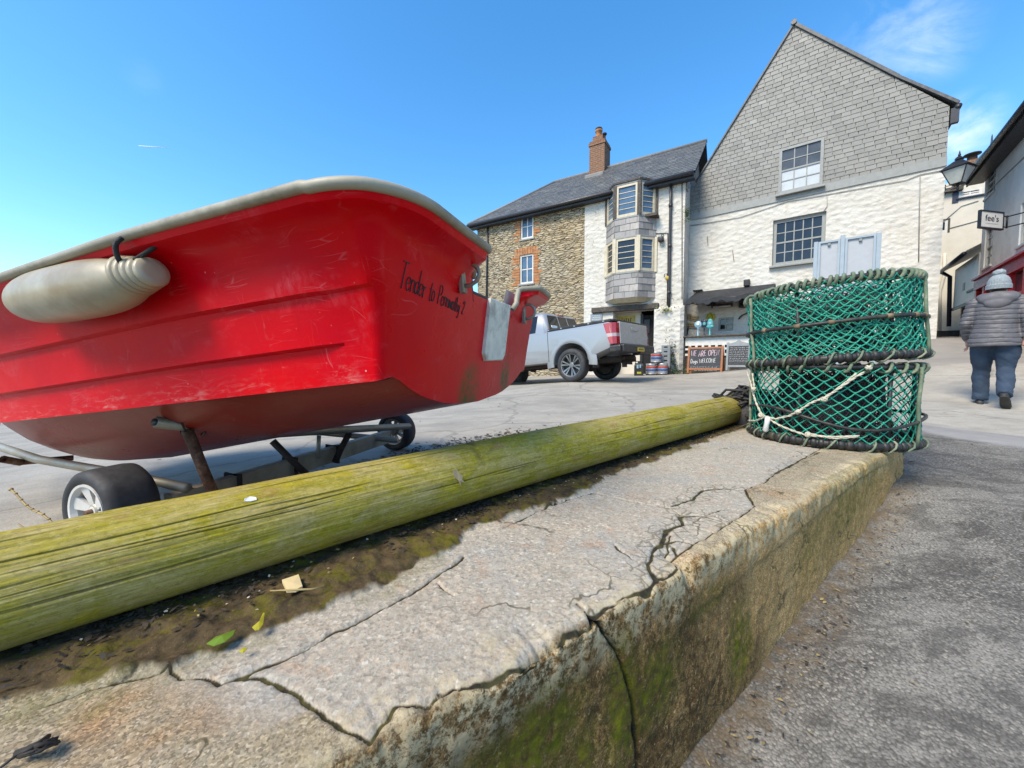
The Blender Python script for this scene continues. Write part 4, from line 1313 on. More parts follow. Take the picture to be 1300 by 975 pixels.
def netting(mb, r0, r1, z0, z1, ncol, nrow, th, seed, sag=.012, arc=None, jit=.006, pinch=1.0):
    """diamond mesh knotted round a drum; every strand is real"""
    g = random.Random(seed)
    pos = {}
    for j in range(nrow + 1):
        f = j / nrow
        for i in range(ncol):
            a = 2 * math.pi * (i + .5 * (j % 2)) / ncol + g.uniform(-1, 1) * jit * 1.1
            z = z0 + (z1 - z0) * f + (g.uniform(-1, 1) * jit if 0 < j < nrow else 0)
            rr_ = r0 + (r1 - r0) * f - sag * math.sin(math.pi * f) + g.uniform(-1, 1) * jit * .5
            rr_ += .010 * math.sin(3 * a + seed) * math.sin(math.pi * f)
            pos[j, i] = Vector((rr_ * math.cos(a), rr_ * math.sin(a), z))
    for j in range(nrow):
        for i in range(ncol):
            k = i if j % 2 else (i - 1) % ncol
            for t in (k, (k + 1) % ncol):
                a, b = pos[j, i], pos[j + 1, t]
                m = a.lerp(b, .5) + Vector((0, 0, -.0015))
                mb.tube([a, m, b], th * g.uniform(.85, 1.15), 4, False)
    for p in pos.values():
        s = th * 1.75
        mb.ell(p, s, s, s * 1.3, 5, 3)

def lashing(mb, r, z, rr_, th, n, seed, spread=.8, zr=1.0, skip=0):
    # one rope wound on round the hoop, turns bunched here and open there
    g = random.Random(seed)
    R2 = rr_ + th * .8
    pts, rad = [], []
    a, t = 0.0, 0.0
    step = 2 * math.pi / 10
    pitch = 2 * math.pi / n
    cur = pitch
    while a < 2 * math.pi:
        if int(t / (2 * math.pi)) != int((t + step) / (2 * math.pi)):
            cur = pitch * g.uniform(.65, 1.35) * (2.2 if g.random() < skip else 1)
        # the rope crosses the front of the hoop steeply and creeps along behind it
        da = cur / 10 * (.75 if math.cos(t) > -.2 else 1.4)
        a += da; t += step
        q = R2 * (1 + .10 * math.sin(3.1 * t + seed))
        rad_ = r + math.cos(t) * q
        pts.append(Vector((rad_ * math.cos(a), rad_ * math.sin(a), z + math.sin(t) * q * zr)))
    mb.tube(pts, th, 6)

def make_pot(lower):
    z0, z1 = .026, .430
    if lower: lab = 'lower green netted shellfish pot of the stack, with white rope knotted across its front'
    else: lab = 'upper green netted shellfish pot of the stack, with a straight black strap round its middle'
    t = thing('shellfish_pot', lab, 'fishing pot', group='two shellfish pots stacked on the wall end')
    sd = 3 if lower else 8
    # hoops
    mb = MB(); mb.smooth = True
    mb.tube(ring_pts(PR - .012, z0, 72), .020, 10, closed=True); mb.build('base_hoop', M['rubber_wrap'], t)
    mb = MB(); mb.smooth = True
    g = random.Random(sd)
    a = 0
    while a < 6.28:                       # rubber strip wound round the base hoop
        w = g.uniform(.05, .085)
        pts = [Vector(((PR - .012) * math.cos(a + q * w), (PR - .012) * math.sin(a + q * w), z0)) for q in (0, .33, .66, 1)]
        mb.tube(pts, [.0225, .0262, .0255, .0225], 10)
        a += w * g.uniform(1.15, 1.9)
    mb.build('rubber_binding', M['rubber_wrap'], t)
    mb = MB(); mb.smooth = True
    mb.tube(ring_pts(PR - .016, z1, 72), .0135, 8, closed=True); mb.build('top_hoop', M['rubber_wrap'], t)
    mb = MB(); mb.smooth = True
    if lower: lashing(mb, PR - .016, z1 - .004, .0150, .0080, 40, 21, 1.0, 1.1, .15)
    else: lashing(mb, PR - .016, z1, .0145, .0088, 76, 5, .9, 1.0, .05)
    mb.build('hoop_lashing', M['rope_green'], t)
    mb = MB(); mb.smooth = True
    lashing(mb, PR - .012, z0, .0255, .0052, 30, 31 + sd, .9, 1.0, .25)
    mb.build('base_lashing', M['rope_green'], t)
    # posts
    for k in range(6):
        mb = MB(); mb.smooth = True
        a = FRONT + math.pi / 6 + k * math.pi / 3 + (.18 if lower else 0)
        r_ = PR - .030
        mb.tube([(r_ * math.cos(a), r_ * math.sin(a), z0), ((r_) * math.cos(a), (r_) * math.sin(a), z1)], .010, 8)
        mb.build('frame_bar', M['rubber_wrap'], t)
    # nets
    mb = MB(); mb.smooth = True
    if lower:
        netting(mb, PR - .004, PR - .008, z0 + .012, z1 - .004, 38, 15, .0036, 2)
        mb.build('netting', M['net'], t)
    else:
        netting(mb, PR - .002, PR - .006, z0 + .012, z1 - .004, 50, 21, .0037, 6, .016, jit=.009)
        mb.build('netting', M['net'], t)
        mb = MB(); mb.smooth = True
        netting(mb, PR - .040, PR - .030, z0 + .02, z1 - .006, 48, 20, .0032, 9, .03, jit=.014)
        mb.build('inner_netting', M['net_pale'], t)
    # dark parlour net and plastic entrance inside
    mb = MB(); mb.smooth = True
    netting(mb, PR * .80, PR * .60, z0, z1 - .03, 54, 22, .0036 if lower else .0030, 12, .03)
    netting(mb, PR * .60, PR * .40, z0, z1 - .05, 44, 22, .0042 if lower else .0034, 13, .02)
    mb.build('parlour_netting', M['net_black'], t)
    mb = MB(); mb.smooth = True
    if lower:
        mb.lathe([(PR * .52, .05), (PR * .52, .26), (PR * .40, .36), (PR * .37, .36), (PR * .49, .25), (PR * .49, .05)], 32, (0, 0, 0), (0, 0, 1), False, False)
    else:
        mb.lathe([(PR * .36, .14), (PR * .46, .30), (PR * .40, .36), (PR * .37, .36), (PR * .43, .30), (PR * .33, .14)], 32, (0, 0, 0), (0, 0, 1), False, False)
    mb.build('entrance_funnel', M['black'], t)
    # base and top nets
    for zz in (z0, z1 - .005):
        mb = MB(); mb.smooth = True
        for k in range(24):
            a = 2 * math.pi * k / 24
            for s in (-1, 1):
                b = a + s * .55
                mb.tube([((PR - .02) * math.cos(a), (PR - .02) * math.sin(a), zz), (.27 * math.cos(a + s * .2), .27 * math.sin(a + s * .2), zz - .012), (.13 * math.cos(b), .13 * math.sin(b), zz - .02)], .0024, 4, False)
        mb.build('end_netting', M['net'] if lower else M['net_pale'], t)
    # middle strap
    mb = MB(); mb.smooth = True
    zz = .215
    n = 90
    pts = []
    for k in range(n):
        a = 2 * math.pi * k / n
        rel = math.sin(a - FRONT)
        if lower: z = .165 + .055 * math.sin((a - FRONT) * 2.2 + 2.4) * math.exp(-((math.remainder(a - FRONT, 2 * math.pi)) / 1.4) ** 2) - .005
        else: z = zz + .004 * math.sin(3 * a)
        pts.append(Vector(((PR + .004) * math.cos(a), (PR + .004) * math.sin(a), z)))
    mb.tube(pts, .0085 if lower else .0105, 6, closed=True)
    mb.build('middle_band', M['rubber_wrap'], t)
    if not lower:
        for da in (-.95, -.5, -.15, .42, .78, 1.0):
            mb = MB(); mb.smooth = True
            a = FRONT + da
            c = [Vector(((PR + .004) * math.cos(a + q), (PR + .004) * math.sin(a + q), zz + .004 * math.sin(3 * a))) for q in (-.03, 0, .03)]
            mb.tube(c, .0125, 8)
            mb.build('band_tie', M['litter_pale'], t)
    # side rope
    for da, ln in ((1.08, 1), (-1.25, 1), (2.6, 1)):
        mb = MB(); mb.smooth = True
        a = FRONT + da
        mb.tube([((PR + .004) * math.cos(a + .02 * math.sin(i)), (PR + .004) * math.sin(a + .02 * math.sin(i)), z0 + (z1 - z0) * i / 9) for i in range(10)], .0085, 8)
        mb.build('side_rope', M['rope_green'], t)
    return t

pot_lo = make_pot(True)
pot_lo.location = (PC.x - .008, PC.y, WT + .004); pot_lo.scale = (.98, .98, 1)
pot_hi = make_pot(False)
up_dir = Vector((-PC.y, PC.x, 0)).normalized()      # photo left
tilt_ax = Vector((PC.x, PC.y, 0)).normalized()
pot_hi.matrix_world = Matrix.Translation((PC.x - .012, PC.y, WT + .452)) @ Matrix.Rotation(R(-4.4), 4, tilt_ax) @ Matrix.Rotation(.2, 4, 'Z')

def on_pot(px, py, pc, r):
    """where a sight line meets the drum, in the pot's own frame"""
    q = ray(px, py); o = CAM - pc
    A_ = q.x ** 2 + q.y ** 2; B_ = q.x * o.x + q.y * o.y; C_ = o.x ** 2 + o.y ** 2 - r * r
    D_ = max(B_ * B_ - A_ * C_, 0)
    t_ = (-B_ - math.sqrt(D_)) / A_
    return o + q * t_
def potrope(mb, px, r=.0065, off=.012):
    pc = Vector((PC.x, PC.y, WT + .004))
    pts = [on_pot(x, y, pc, PR + off) for x, y in px]
    q = []
    for i in range(len(pts) - 1):
        for k in range(6):
            p = pts[i].lerp(pts[i + 1], k / 6)
            d = Vector((p.x, p.y, 0)); L = d.length
            d = d / L * max(L, PR + off)
            q.append(Vector((d.x, d.y, p.z)))
    q.append(pts[-1])
    # laid rope: two twisted strands
    for ph in (0, math.pi):
        z = []
        s = 0
        for i, p in enumerate(q):
            if i: s += (p - q[i - 1]).length
            n = Vector((p.x, p.y, 0)).normalized(); tng = (q[min(i + 1, len(q) - 1)] - q[max(i - 1, 0)]).normalized(); b = tng.cross(n)
            a = s / .011 + ph
            z.append(p + (n * math.cos(a) + b * math.sin(a)) * r * .45)
        mb.tube(z, r * .62, 6)
def knot(mb, px, py, s=.014):
    pc = Vector((PC.x, PC.y, WT + .004))
    c = on_pot(px, py, pc, PR + .014)
    g = random.Random(px)
    for k in range(3):
        ax = Vector((g.uniform(-1, 1), g.uniform(-1, 1), g.uniform(-1, 1))).normalized()
        u = ax.orthogonal().normalized(); w = ax.cross(u)
        mb.tube([c + (u * math.cos(t) + w * math.sin(t)) * s * .75 for t in [2 * math.pi * i / 10 for i in range(10)]], .0062, 6, closed=True)
mb = MB(); mb.smooth = True
potrope(mb, [(948, 472), (953, 486), (955, 496), (960, 512), (967, 526)])
potrope(mb, [(955, 474), (957, 490), (957, 500)], .0055)
potrope(mb, [(967, 527), (985, 532), (1003, 528), (1015, 522), (1030, 512), (1048, 505), (1065, 495), (1090, 478), (1100, 473)])
potrope(mb, [(1048, 508), (1062, 496), (1078, 484), (1090, 474)], .0055)
potrope(mb, [(950, 534), (960, 534), (972, 529), (990, 540), (1010, 548), (1026, 553), (1060, 555), (1094, 554)])
potrope(mb, [(1030, 551), (1060, 557), (1092, 555)], .0055)
for k in ((957, 494), (966, 527), (1014, 523), (1048, 507), (1027, 552), (1106, 467)): knot(mb, *k)
mb.build('white_rope', M['rope_white'], pot_lo)
mb = MB(); mb.smooth = True
pc_ = Vector((PC.x, PC.y, WT + .004))
ca, cb = on_pot(975, 531, pc_, PR + .02), on_pot(972, 546, pc_, PR + .02)
mb.tube([ca + (cb - ca) * -.1, ca, ca.lerp(cb, .5), cb, cb + (cb - ca) * .15], [.010, .016, .013, .017, .008], 12)
mb.build('rope_toggle', M['sign_white'], pot_lo)

# ------------------------------------------------------------------ heap of dark rope behind the pots
hp = Vector((1.80, 2.93, 0))
hp.z = gh(hp.x, hp.y)
heap = thing('rope_heap', 'heap of dark tangled rope behind the pots at the end of the timber pole', 'rope', hp)
g = random.Random(4)
mb = MB(); mb.smooth = True
for k in range(70):
    a = g.uniform(0, 6.28); r0 = g.uniform(.05, .24); zc = g.uniform(.02, .48) * (1 - r0 * 1.3)
    pts = []
    for i in range(9):
        a += g.uniform(.25, .6)
        rr_ = r0 * (1 + .3 * math.sin(i * 1.7 + k))
        pts.append((rr_ * math.cos(a), rr_ * math.sin(a), max(.012, zc + .05 * math.sin(i * 1.1 + k))))
    mb.tube(pts, g.uniform(.006, .012), 6)
mb.build('rope_coils', M['weed'], heap)
mb = MB(); mb.smooth = True
mb.ell((0, 0, .18), .20, .20, .24, 16, 10)
mb.build('net_bundle', M['net_black'], heap)

# ------------------------------------------------------------------ litter
def bits(name, pts, mats, size, label, cat, seed, zoff=.003, wid=.35, curl=.5):
    g = random.Random(seed)
    mb = MB()
    for (x, y, z) in pts:
        L = g.uniform(*size); w = L * g.uniform(.12, wid); a = g.uniform(0, 6.28)
        mb.mi = g.randrange(len(mats))
        d = Vector((math.cos(a), math.sin(a), g.uniform(-.25, .35))); s = Vector((-math.sin(a), math.cos(a), g.uniform(-.4, .4))) * w
        c = Vector((x, y, z + zoff + abs(d.z) * L * .5))
        up = Vector((0, 0, L * curl * g.uniform(0, .4)))
        p0, p1, p2 = c - d * L * .5, c + up * .5, c + d * L * .5
        t = Vector((0, 0, max(.0008, L * .04)))
        i = [mb.av(q) for q in (p0 - s * .3, p0 + s * .3, p1 - s, p1 + s, p2 - s * .25, p2 + s * .25)]
        j = [mb.av(q) for q in (p0 - t, p1 - s * .6 - t, p1 + s * .6 - t, p2 - t)]
        mb.af((i[0], i[2], i[3], i[1])); mb.af((i[2], i[4], i[5], i[3]))
        mb.af((i[0], j[0], j[1], i[2])); mb.af((i[1], i[3], j[2], j[0])); mb.af((i[2], j[1], j[3], i[4])); mb.af((i[3], i[5], j[3], j[2])); mb.af((j[0], j[2], j[3], j[1]))
    o = mb.build(name, mats)
    tag(o, label, cat, kind='stuff')
    return o
g = random.Random(21)
pts = []
for k in range(5200):
    s = g.uniform(-.8, 2.5)
    ln = n_log(s) - .02
    n = ln - abs(g.gauss(0, .030)) - .02
    if g.random() < .3: n = ln - g.uniform(.02, .15)
    clump = math.sin(s * 9 + 1) + .6 * math.sin(s * 23)
    if g.random() > .45 + .35 * clump: continue
    x, y = xy(s, n); pts.append((x, y, WT + .004))
bits('leaf_litter', pts, [M['litter'], M['weed'], M['litter']], (.003, .015), 'dark dead leaves and weed scraps caught along the foot of the timber pole', 'leaf litter', 5)
pts = []
for k in range(260):
    s = g.uniform(-.8, 2.5); n = n_log(s) - .02 - abs(g.gauss(.05, .05)); x, y = xy(s, n); pts.append((x, y, WT + .004))
bits('grit', pts, [M['litter_pale'], M['straw'], M['rope_white'], M['litter']], (.003, .008), 'small pale grit and straw scraps in the soil strip beside the timber pole', 'grit', 6, wid=.9)
pts = []
for k in range(520):
    s = g.uniform(-.5, 2.9); n = -.03 - abs(g.gauss(0, .055)) ; x, y = xy(s, n); pts.append((x, y, gh(x, y)))
bits('gutter_litter', pts, [M['litter'], M['litter_pale'], M['litter'], M['straw']], (.004, .016), 'brown leaf scraps and straws lying along the foot of the wall on the road', 'leaf litter', 7, zoff=.008)
pts = []
for k in range(240):
    s = g.uniform(-.3, 4.5); n = -g.uniform(.1, 2.2); x, y = xy(s, n); pts.append((x, y, gh(x, y)))
bits('road_straws', pts, [M['straw'], M['litter_pale'], M['litter']], (.006, .022), 'stray straws and leaf crumbs scattered over the dark road', 'straw', 8, zoff=.008, wid=.25)
pts = []
for k in range(900):
    a = g.gauss(0, .42); b = g.gauss(0, .13)
    c = P(600, 561, 3.1)
    x, y = c.x + a * .75 + b * -.55, c.y + a * .66 + b * .8
    pts.append((x, y, gh(x, y)))
bits('weed_drift', pts, [M['litter'], M['weed'], M['litter_pale']], (.010, .045), 'drift of dark seaweed and leaves on the pale slipway behind the timber pole', 'seaweed', 9, zoff=.006)
pts = []
for k in range(150):
    x = g.uniform(-3, 5); y = g.uniform(1.8, 9); pts.append((x, y, gh(x, y)))
for k in range(160):
    s = g.uniform(-1.4, -.4); n = n_log(s) + .14 + abs(g.gauss(0, .06)); x, y = xy(s, n); pts.append((x, y, gh(x, y)))
bits('slip_litter', pts, [M['litter'], M['litter_pale'], M['litter']], (.010, .04), 'odd dead leaves scattered over the pale slipway', 'leaf litter', 10, zoff=.010)

def on_wall(px, py): return on_z(px, py, WT + .006)
# chip, leaves, feather-like straw, weed scrap
a = on_wall(362, 738); 
def flat_shape(name, outline, mat, th, label, cat, lift=.006, dome=0.0, z=None):
    mb = MB()
    pts = [on_z(px, py, (WT if z is None else z) + lift) for px, py in outline]
    c = sum(pts, Vector()) / len(pts)
    n = len(pts)
    lo = [mb.av(p - Vector((0, 0, th))) for p in pts]; hi = [mb.av(p) for p in pts]; cc = mb.av(c + Vector((0, 0, dome))); cl = mb.av(c - Vector((0, 0, th)))
    for k in range(n):
        mb.af((hi[k], hi[(k + 1) % n], cc)); mb.af((lo[k], lo[(k + 1) % n], hi[(k + 1) % n], hi[k])); mb.af((lo[(k + 1) % n], lo[k], cl))
    o = mb.build(name, mat, fix=True); tag(o, label, cat); return o
flat_shape('potato_chip', [(358, 736), (379, 729), (384, 744), (376, 748), (364, 749)], M['chip'], .006, 'pale potato chip dropped in the soil beside the timber pole', 'chip', .014, .002)
flat_shape('green_leaf', [(262, 817), (274, 808), (286, 804), (299, 799), (296, 806), (285, 815), (272, 820)], M['leaf_green'], .001, 'bright green leaf lying on the soil strip by the wall crack', 'leaf', .012, .004)
flat_shape('yellow_leaf', [(320, 796), (325, 793), (331, 789), (334, 778), (336, 778), (334, 792), (329, 799), (324, 800)], M['leaf_yellow'], .001, 'small yellow-green leaf with a stalk on the soil near the green leaf', 'leaf', .014, .003)
flat_shape('wilted_petal', [(303, 826), (310, 822), (314, 823), (308, 829)], M['leaf_yellow'], .001, 'tiny yellow petal beside the wall crack', 'petal', .008, .001)
mb = MB(); mb.smooth = True
mb.tube([on_z(343, 750, WT + .016), on_z(370, 749, WT + .02), on_z(395, 748, WT + .018), on_z(412, 745, WT + .012)], [.0012, .0022, .002, .001], 6)
tag(mb.build('straw_stalk', M['straw']), 'yellow straw stalk lying under the pale chip', 'straw')
mb = MB(); mb.smooth = True
g = random.Random(3)
for k in range(14):
    x0, y0 = 22 + g.uniform(-4, 4), 958 + g.uniform(-3, 3)
    mb.tube([on_z(x0, y0, WT + .008), on_z(x0 + 22 + g.uniform(-8, 8), y0 - 9 + g.uniform(-4, 4), WT + .014 + g.uniform(0, .008)), on_z(70 + g.uniform(-9, 6), 940 + g.uniform(-6, 6), WT + .01)], g.uniform(.001, .003), 5)
mb.tube([on_z(-4, 978, WT + .006), on_z(14, 964, WT + .009), on_z(30, 953, WT + .01)], .0016, 6)
tag(mb.build('seaweed_scrap', M['weed']), 'dark scrap of dried seaweed with a stalk on the near concrete', 'seaweed')
# dry twig standing on the slip beside the near wheel
tw = Vector((P(55, 655, 1.0)))
mb = MB(); mb.smooth = True
t0 = P(70, 668, .98); t1 = P(14, 624, 1.06); t0.z = max(gh(t0.x, t0.y) + .0, t0.z - .0)
g = random.Random(9)
pts = [t0.lerp(t1, k / 8) + Vector((0, 0, .006 * math.sin(k))) for k in range(9)]
mb.tube([t0 + (t0 - t1) * .8] + pts, .0024, 6)
for k in range(1, 8):
    p = pts[k]; mb.ell(p + Vector((0, 0, .002)), .0042, .0036, .003, 6, 4)
mb.ell(pts[-1], .006, .005, .005, 8, 6)
mb.tube([t0 + Vector((-.05, -.02, 0)), t0.lerp(t1, .3) + Vector((-.05, -.01, -.02))], .002, 5)
tag(mb.build('dry_twig', M['straw']), 'thin dry knobbly twig leaning out beside the near trolley wheel', 'twig')
# leaf stuck to the pole and a bird dropping
def on_log(px, py):
    r = ray(px, py); d = Vector((LOG_D[0], LOG_D[1], 0)); 
    best = None
    for t in np.arange(.3, 6, .002):
        p = CAM + r * t
        tl_ = (Vector((p.x - LOG_A[0], p.y - LOG_A[1], 0))).dot(d)
        R_ = .0890 + .0145 * tl_ / 3.2
        c = Vector((LOG_A[0] + d.x * tl_, LOG_A[1] + d.y * tl_, WT + R_ + .001))
        if (p - c).length < R_ + .003: return p, (p - c).normalized()
    return p, Vector((0, 0, 1))
mb = MB()
ol = [(574, 598), (579, 596), (583, 601), (587, 604), (586, 609), (590, 613), (585, 612), (584, 617), (582, 611), (577, 606)]
q = [on_log(*p) for p in ol]
mb.loft([[p for p, n in q], [p + n * .003 for p, n in q]], True, True, True)
tag(mb.build('dead_leaf', M['pale_wood'], fix=True), 'small tan dead leaf stuck on the side of the mossy timber pole', 'leaf')
mb = MB()
q = [on_log(*p) for p in [(310, 634), (317, 631), (325, 632), (326, 635), (318, 637), (311, 637)]]
mb.loft([[p for p, n in q], [p + n * .002 for p, n in q]], True, True, True)
tag(mb.build('bird_dropping', M['sign_white'], fix=True), 'white bird dropping on top of the mossy timber pole', 'dropping')

# ------------------------------------------------------------------ pickup truck
TH = (-.74, .672)         # heading
tk_rear = P(728, 484.5, 8.75)    # contact of the near rear wheel
hd = Vector((TH[0], TH[1], 0)).normalized()
TPITCH = R(-4.6)
hx = Vector((hd.x * math.cos(TPITCH), hd.y * math.cos(TPITCH), math.sin(TPITCH)))
ac = Vector((hd.y, -hd.x, 0))          # to the truck's right (away from us)
hz = ac.cross(hx) * 1
if hz.z < 0: hz = -hz
# frame: x forward, y to the far (right) side, z up, origin on the ground under the near rear wheel
KM = Matrix(((hx.x, ac.x, hz.x, tk_rear.x), (hx.y, ac.y, hz.y, tk_rear.y), (hx.z, ac.z, hz.z, tk_rear.z), (0, 0, 0, 1)))
tk = thing('pickup_truck', 'silver pickup truck with dusty grey tailgate parked in front of the stone house', 'pickup', mtx=KM)
KW = 1.60
TR = .375
def arch_outline(x0, x1, zlo, ztop, arches):
    """lower body side outline, with wheel arches cut into the bottom edge"""
    pts = [(x0, zlo)]
    for (cx, r) in arches:
        for k in range(15):
            a = math.pi - math.pi * k / 14
            z = TR + r * math.sin(a)
            pts.append((cx + r * math.cos(a), max(z, zlo)))
    pts.append((x1, zlo))
    return pts
body = MB()
WBASE = 3.05
# side outline: rear bumper edge -> along the bottom -> nose -> bonnet -> scuttle -> cab base / bed rail
outl = [(-.99, .66), (-.50, .50)]
r_ = .47
for k in range(17):
    a = math.pi - math.pi * k / 16
    outl.append((r_ * math.cos(a), TR + .04 + r_ * math.sin(a)))
outl += [(.52, .46), (2.5, .46)]
for k in range(17):
    a = math.pi - math.pi * k / 16
    outl.append((WBASE + r_ * math.cos(a), TR + .04 + r_ * math.sin(a)))
outl += [(3.6, .46), (3.92, .52), (3.95, .80), (3.88, 1.02), (3.6, 1.10), (2.85, 1.20), (2.7, 1.20), (.62, 1.20), (.58, 1.22), (-.98, 1.22), (-1.03, 1.20), (-1.05, 1.0)]
def sec(y, inset, dz=0):
    return [(x, y, z) for x, z in outl]
rings = []
for y, ins in ((-.035, .05), (-.060, .012), (-.085, .0), (-.060, .0)):
    pass
def inset_outline(k):
    cx, cz = 1.4, .84
    return [(x + (cx - x) * k * .05, z + (.84 - z) * k) for x, z in outl]
for y, k in ((-.072, .16), (-.064, .05), (-.03, .0), (KW + .03, 0), (KW + .064, .05), (KW + .072, .16)):
    rings.append([(x, y, z) for x, z in inset_outline(k)])
body.loft(rings, True, True, True)
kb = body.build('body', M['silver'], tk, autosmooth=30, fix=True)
# bulged arch lips, panel gaps, swage
for cx in (0, WBASE):
    for yy, s in ((-.06, -1), (KW + .06, 1)):
        mb = MB(); mb.smooth = True
        prof = []
        for k in range(21):
            a = math.pi * (1.04 - 1.08 * k / 20)
            prof.append(Vector((cx + .49 * math.cos(a), yy, TR + .04 + .49 * math.sin(a))))
        rr0 = [[p + Vector(((p.x - cx) / .49 * d, s * o, (p.z - TR - .04) / .49 * d)) for p in prof] for d, o in ((-.022, -.02), (-.018, .012), (.01, .020), (.07, .015), (.16, .002), (.18, -.01))]
        mb.loft(rr0, False)
        mb.build('wheel_arch', M['silver'], tk)
for x in (.60, 1.62, 2.72):
    mb = MB(); mb.box(x - .006, x + .006, -.0745, -.058, .50, 1.19)

    mb.build('panel_gap', M['car_black'], tk)
mb = MB()
fl = [(.30, 1.00), (.50, 1.02), (.52, .90), (.46, .86), (.32, .86)]
mb.loft([[(x, -.065, z) for x, z in fl], [(x, -.0755, z) for x, z in fl]], True, True, True)
mb.build('fuel_flap', M['silver'], tk, fix=True)
# cab
cab = MB()
cs = [(.66, 1.20), (.74, 1.50), (.86, 1.70), (1.2, 1.77), (1.9, 1.76), (2.15, 1.70), (2.85, 1.20)]
rings = []
for y, k in ((.0, 0), (.06, .42), (.16, 1.0), (KW - .16, 1.0), (KW - .06, .42), (KW, 0)):
    pass
def cabring(z, y0, y1, x0, x1, r=.08): return [(x0 + r, y0, z), (x1 - r, y0, z), (x1, y0 + r, z), (x1, y1 - r, z), (x1 - r, y1, z), (x0 + r, y1, z), (x0, y1 - r, z), (x0, y0 + r, z)]
lv = [(1.19, -.045, .64, 2.86), (1.24, -.042, .652, 2.78), (1.67, .10, .785, 2.12), (1.73, .15, .86, 2.0), (1.765, .24, 1.05, 1.85)]
cab.loft([cabring(z, y, KW - y, a, b) for z, y, a, b in lv], True, False, True)
cab.build('cab', M['silver'], tk, autosmooth=35)
def strip(z0, z1, y0, y1, xa0, xb0, xa1, xb1, off): return [(xa0, y0 - off, z0), (xb0, y0 - off, z0), (xb1, y1 - off, z1), (xa1, y1 - off, z1)]
def lerp_lv(z):
    for (za, ya, a0, a1), (zb_, yb, b0, b1) in zip(lv, lv[1:]):
        if za <= z <= zb_:
            f = (z - za) / (zb_ - za); return ya + (yb - ya) * f, a0 + (b0 - a0) * f, a1 + (b1 - a1) * f
    return lv[-1][1:]
for side in (0, 1):
    mb = MB()
    for (xa, xb) in ((.98, 1.58), (1.66, 2.30)):
        for off in (.004,):
            z0, z1 = 1.23, 1.66
            y0, _, e0 = lerp_lv(z0); y1, _, e1 = lerp_lv(z1)
            xb1 = xb - (.32 if xb > 2 else 0)
            q = [(xa, y0 - off, z0), (xb, y0 - off, z0), (xb1, y1 - off, z1), (xa, y1 - off, z1)]
            if side: q = [(x, KW - y, z) for x, y, z in q]
            q2 = [(x, y + (.01 if not side else -.01), z) for x, y, z in q]
            mb.loft([q2, q], True, True, True)
    mb.build('side_window', M['glass_dark'], tk, fix=True)
mb = MB()
y0, a0, _ = lerp_lv(1.26); y1, a1, _ = lerp_lv(1.66)
q = [(a0 - .004, .10, 1.26), (a0 - .004, KW - .10, 1.26), (a1 - .004, KW - .19, 1.66), (a1 - .004, .19, 1.66)]
mb.loft([[(x + .01, y, z) for x, y, z in q], q], True, True, True)
rw = mb.build('rear_window', M['glass_dark'], tk, fix=True)
for yy in (.60, KW - .60):
    mb = MB(); mb.tube([(a0 - .006, yy, 1.265), (a1 - .006, yy, 1.655)], .009, 6)
    mb.build('window_bar', M['car_grey'], rw)
for yy, sx_ in ((.35, 0), (KW - .35, 0)):
    mb = MB(); mb.box(a0 + .02, a0 + .05, yy - .12, yy + .12, 1.27, 1.40, .01)
    mb.build('headrest', M['pale_render'], rw)
mb = MB()
q = [(a1 - .02, KW / 2 - .12, 1.70), (a1 - .02, KW / 2 + .12, 1.70)]
mb.box(a1 + .01, a1 + .07, KW / 2 - .14, KW / 2 + .14, 1.675, 1.712, .008)
mb.build('high_brake_light', M['lamp_red'], tk)
# bed rail trim and cover
mb = MB()
mb.box(-1.04, .60, -.078, .03, 1.205, 1.262, .012); mb.box(-1.04, .60, KW - .03, KW + .066, 1.215, 1.262, .012); mb.box(-1.10, -1.03, -.05, KW + .05, 1.215, 1.255, .012)
mb.build('bed_rail', M['car_black'], tk)
mb = MB()
mb.box(-1.02, .58, .03, KW - .03, 1.222, 1.232)
mb.build('bed_cover', M['car_black'], tk)
mb = MB()
for k in range(5):
    mb.box(-.9 + k * .36, -.86 + k * .36, -.083, -.070, 1.222, 1.245)
mb.build('cover_stud', M['steel'], tk)
# tailgate, lamps, bumper
mb = MB()
mb.box(-1.150, -1.05, .12, KW - .12, .735, 1.205, .015)
mb.box(-1.165, -1.149, KW / 2 - .17, KW / 2 + .17, 1.04, 1.11, .006)
tg = mb.build('tailgate', M['car_grey'], tk)
for s in (0, 1):
    def yy(v): return v if not s else KW - v
    mb = MB()
    ol = [(-1.135, .115), (-1.12, .0), (-1.06, -.070), (-.93, -.078)]
    def lamp(z0, z1, dx0, dx1):
        a = [(x + (dx0 if i == 3 else 0), yy(v), z0) for i, (x, v) in enumerate(ol)] + [(-1.02, yy(.09), z0)]
        b = [(x + (dx1 if i == 3 else 0), yy(v), z1) for i, (x, v) in enumerate(ol)] + [(-1.02, yy(.09), z1)]
        return [a, b]
    mb.loft(lamp(.74, .89, -.07, -.02), True, True, True); mb.loft(lamp(.965, 1.18, .0, .06), True, True, True)
    tlm = mb.build('tail_lamp', M['lamp_red'], tk, fix=True)
    mb = MB(); mb.loft(lamp(.892, .963, -.02, .0), True, True, True)
    mb.build('reversing_lens', M['lamp_white'], tlm, fix=True)
mb = MB()
mb.box(-1.27, -1.10, .02, KW - .02, .55, .72, .03); mb.box(-1.22, -.95, -.06, .03, .57, .71, .03); mb.box(-1.22, -.95, KW - .03, KW + .06, .57, .71, .03)
mb.box(-1.285, -1.26, .25, KW - .25, .66, .70, .008)
bmp = mb.build('rear_bumper', M['car_black'], tk)
mb = MB(); mb.box(-1.281, -1.271, KW / 2 - .17, KW / 2 + .17, .575, .665, .002)
pl_ = mb.build('number_plate', M['plate'], bmp)
mb = MB()
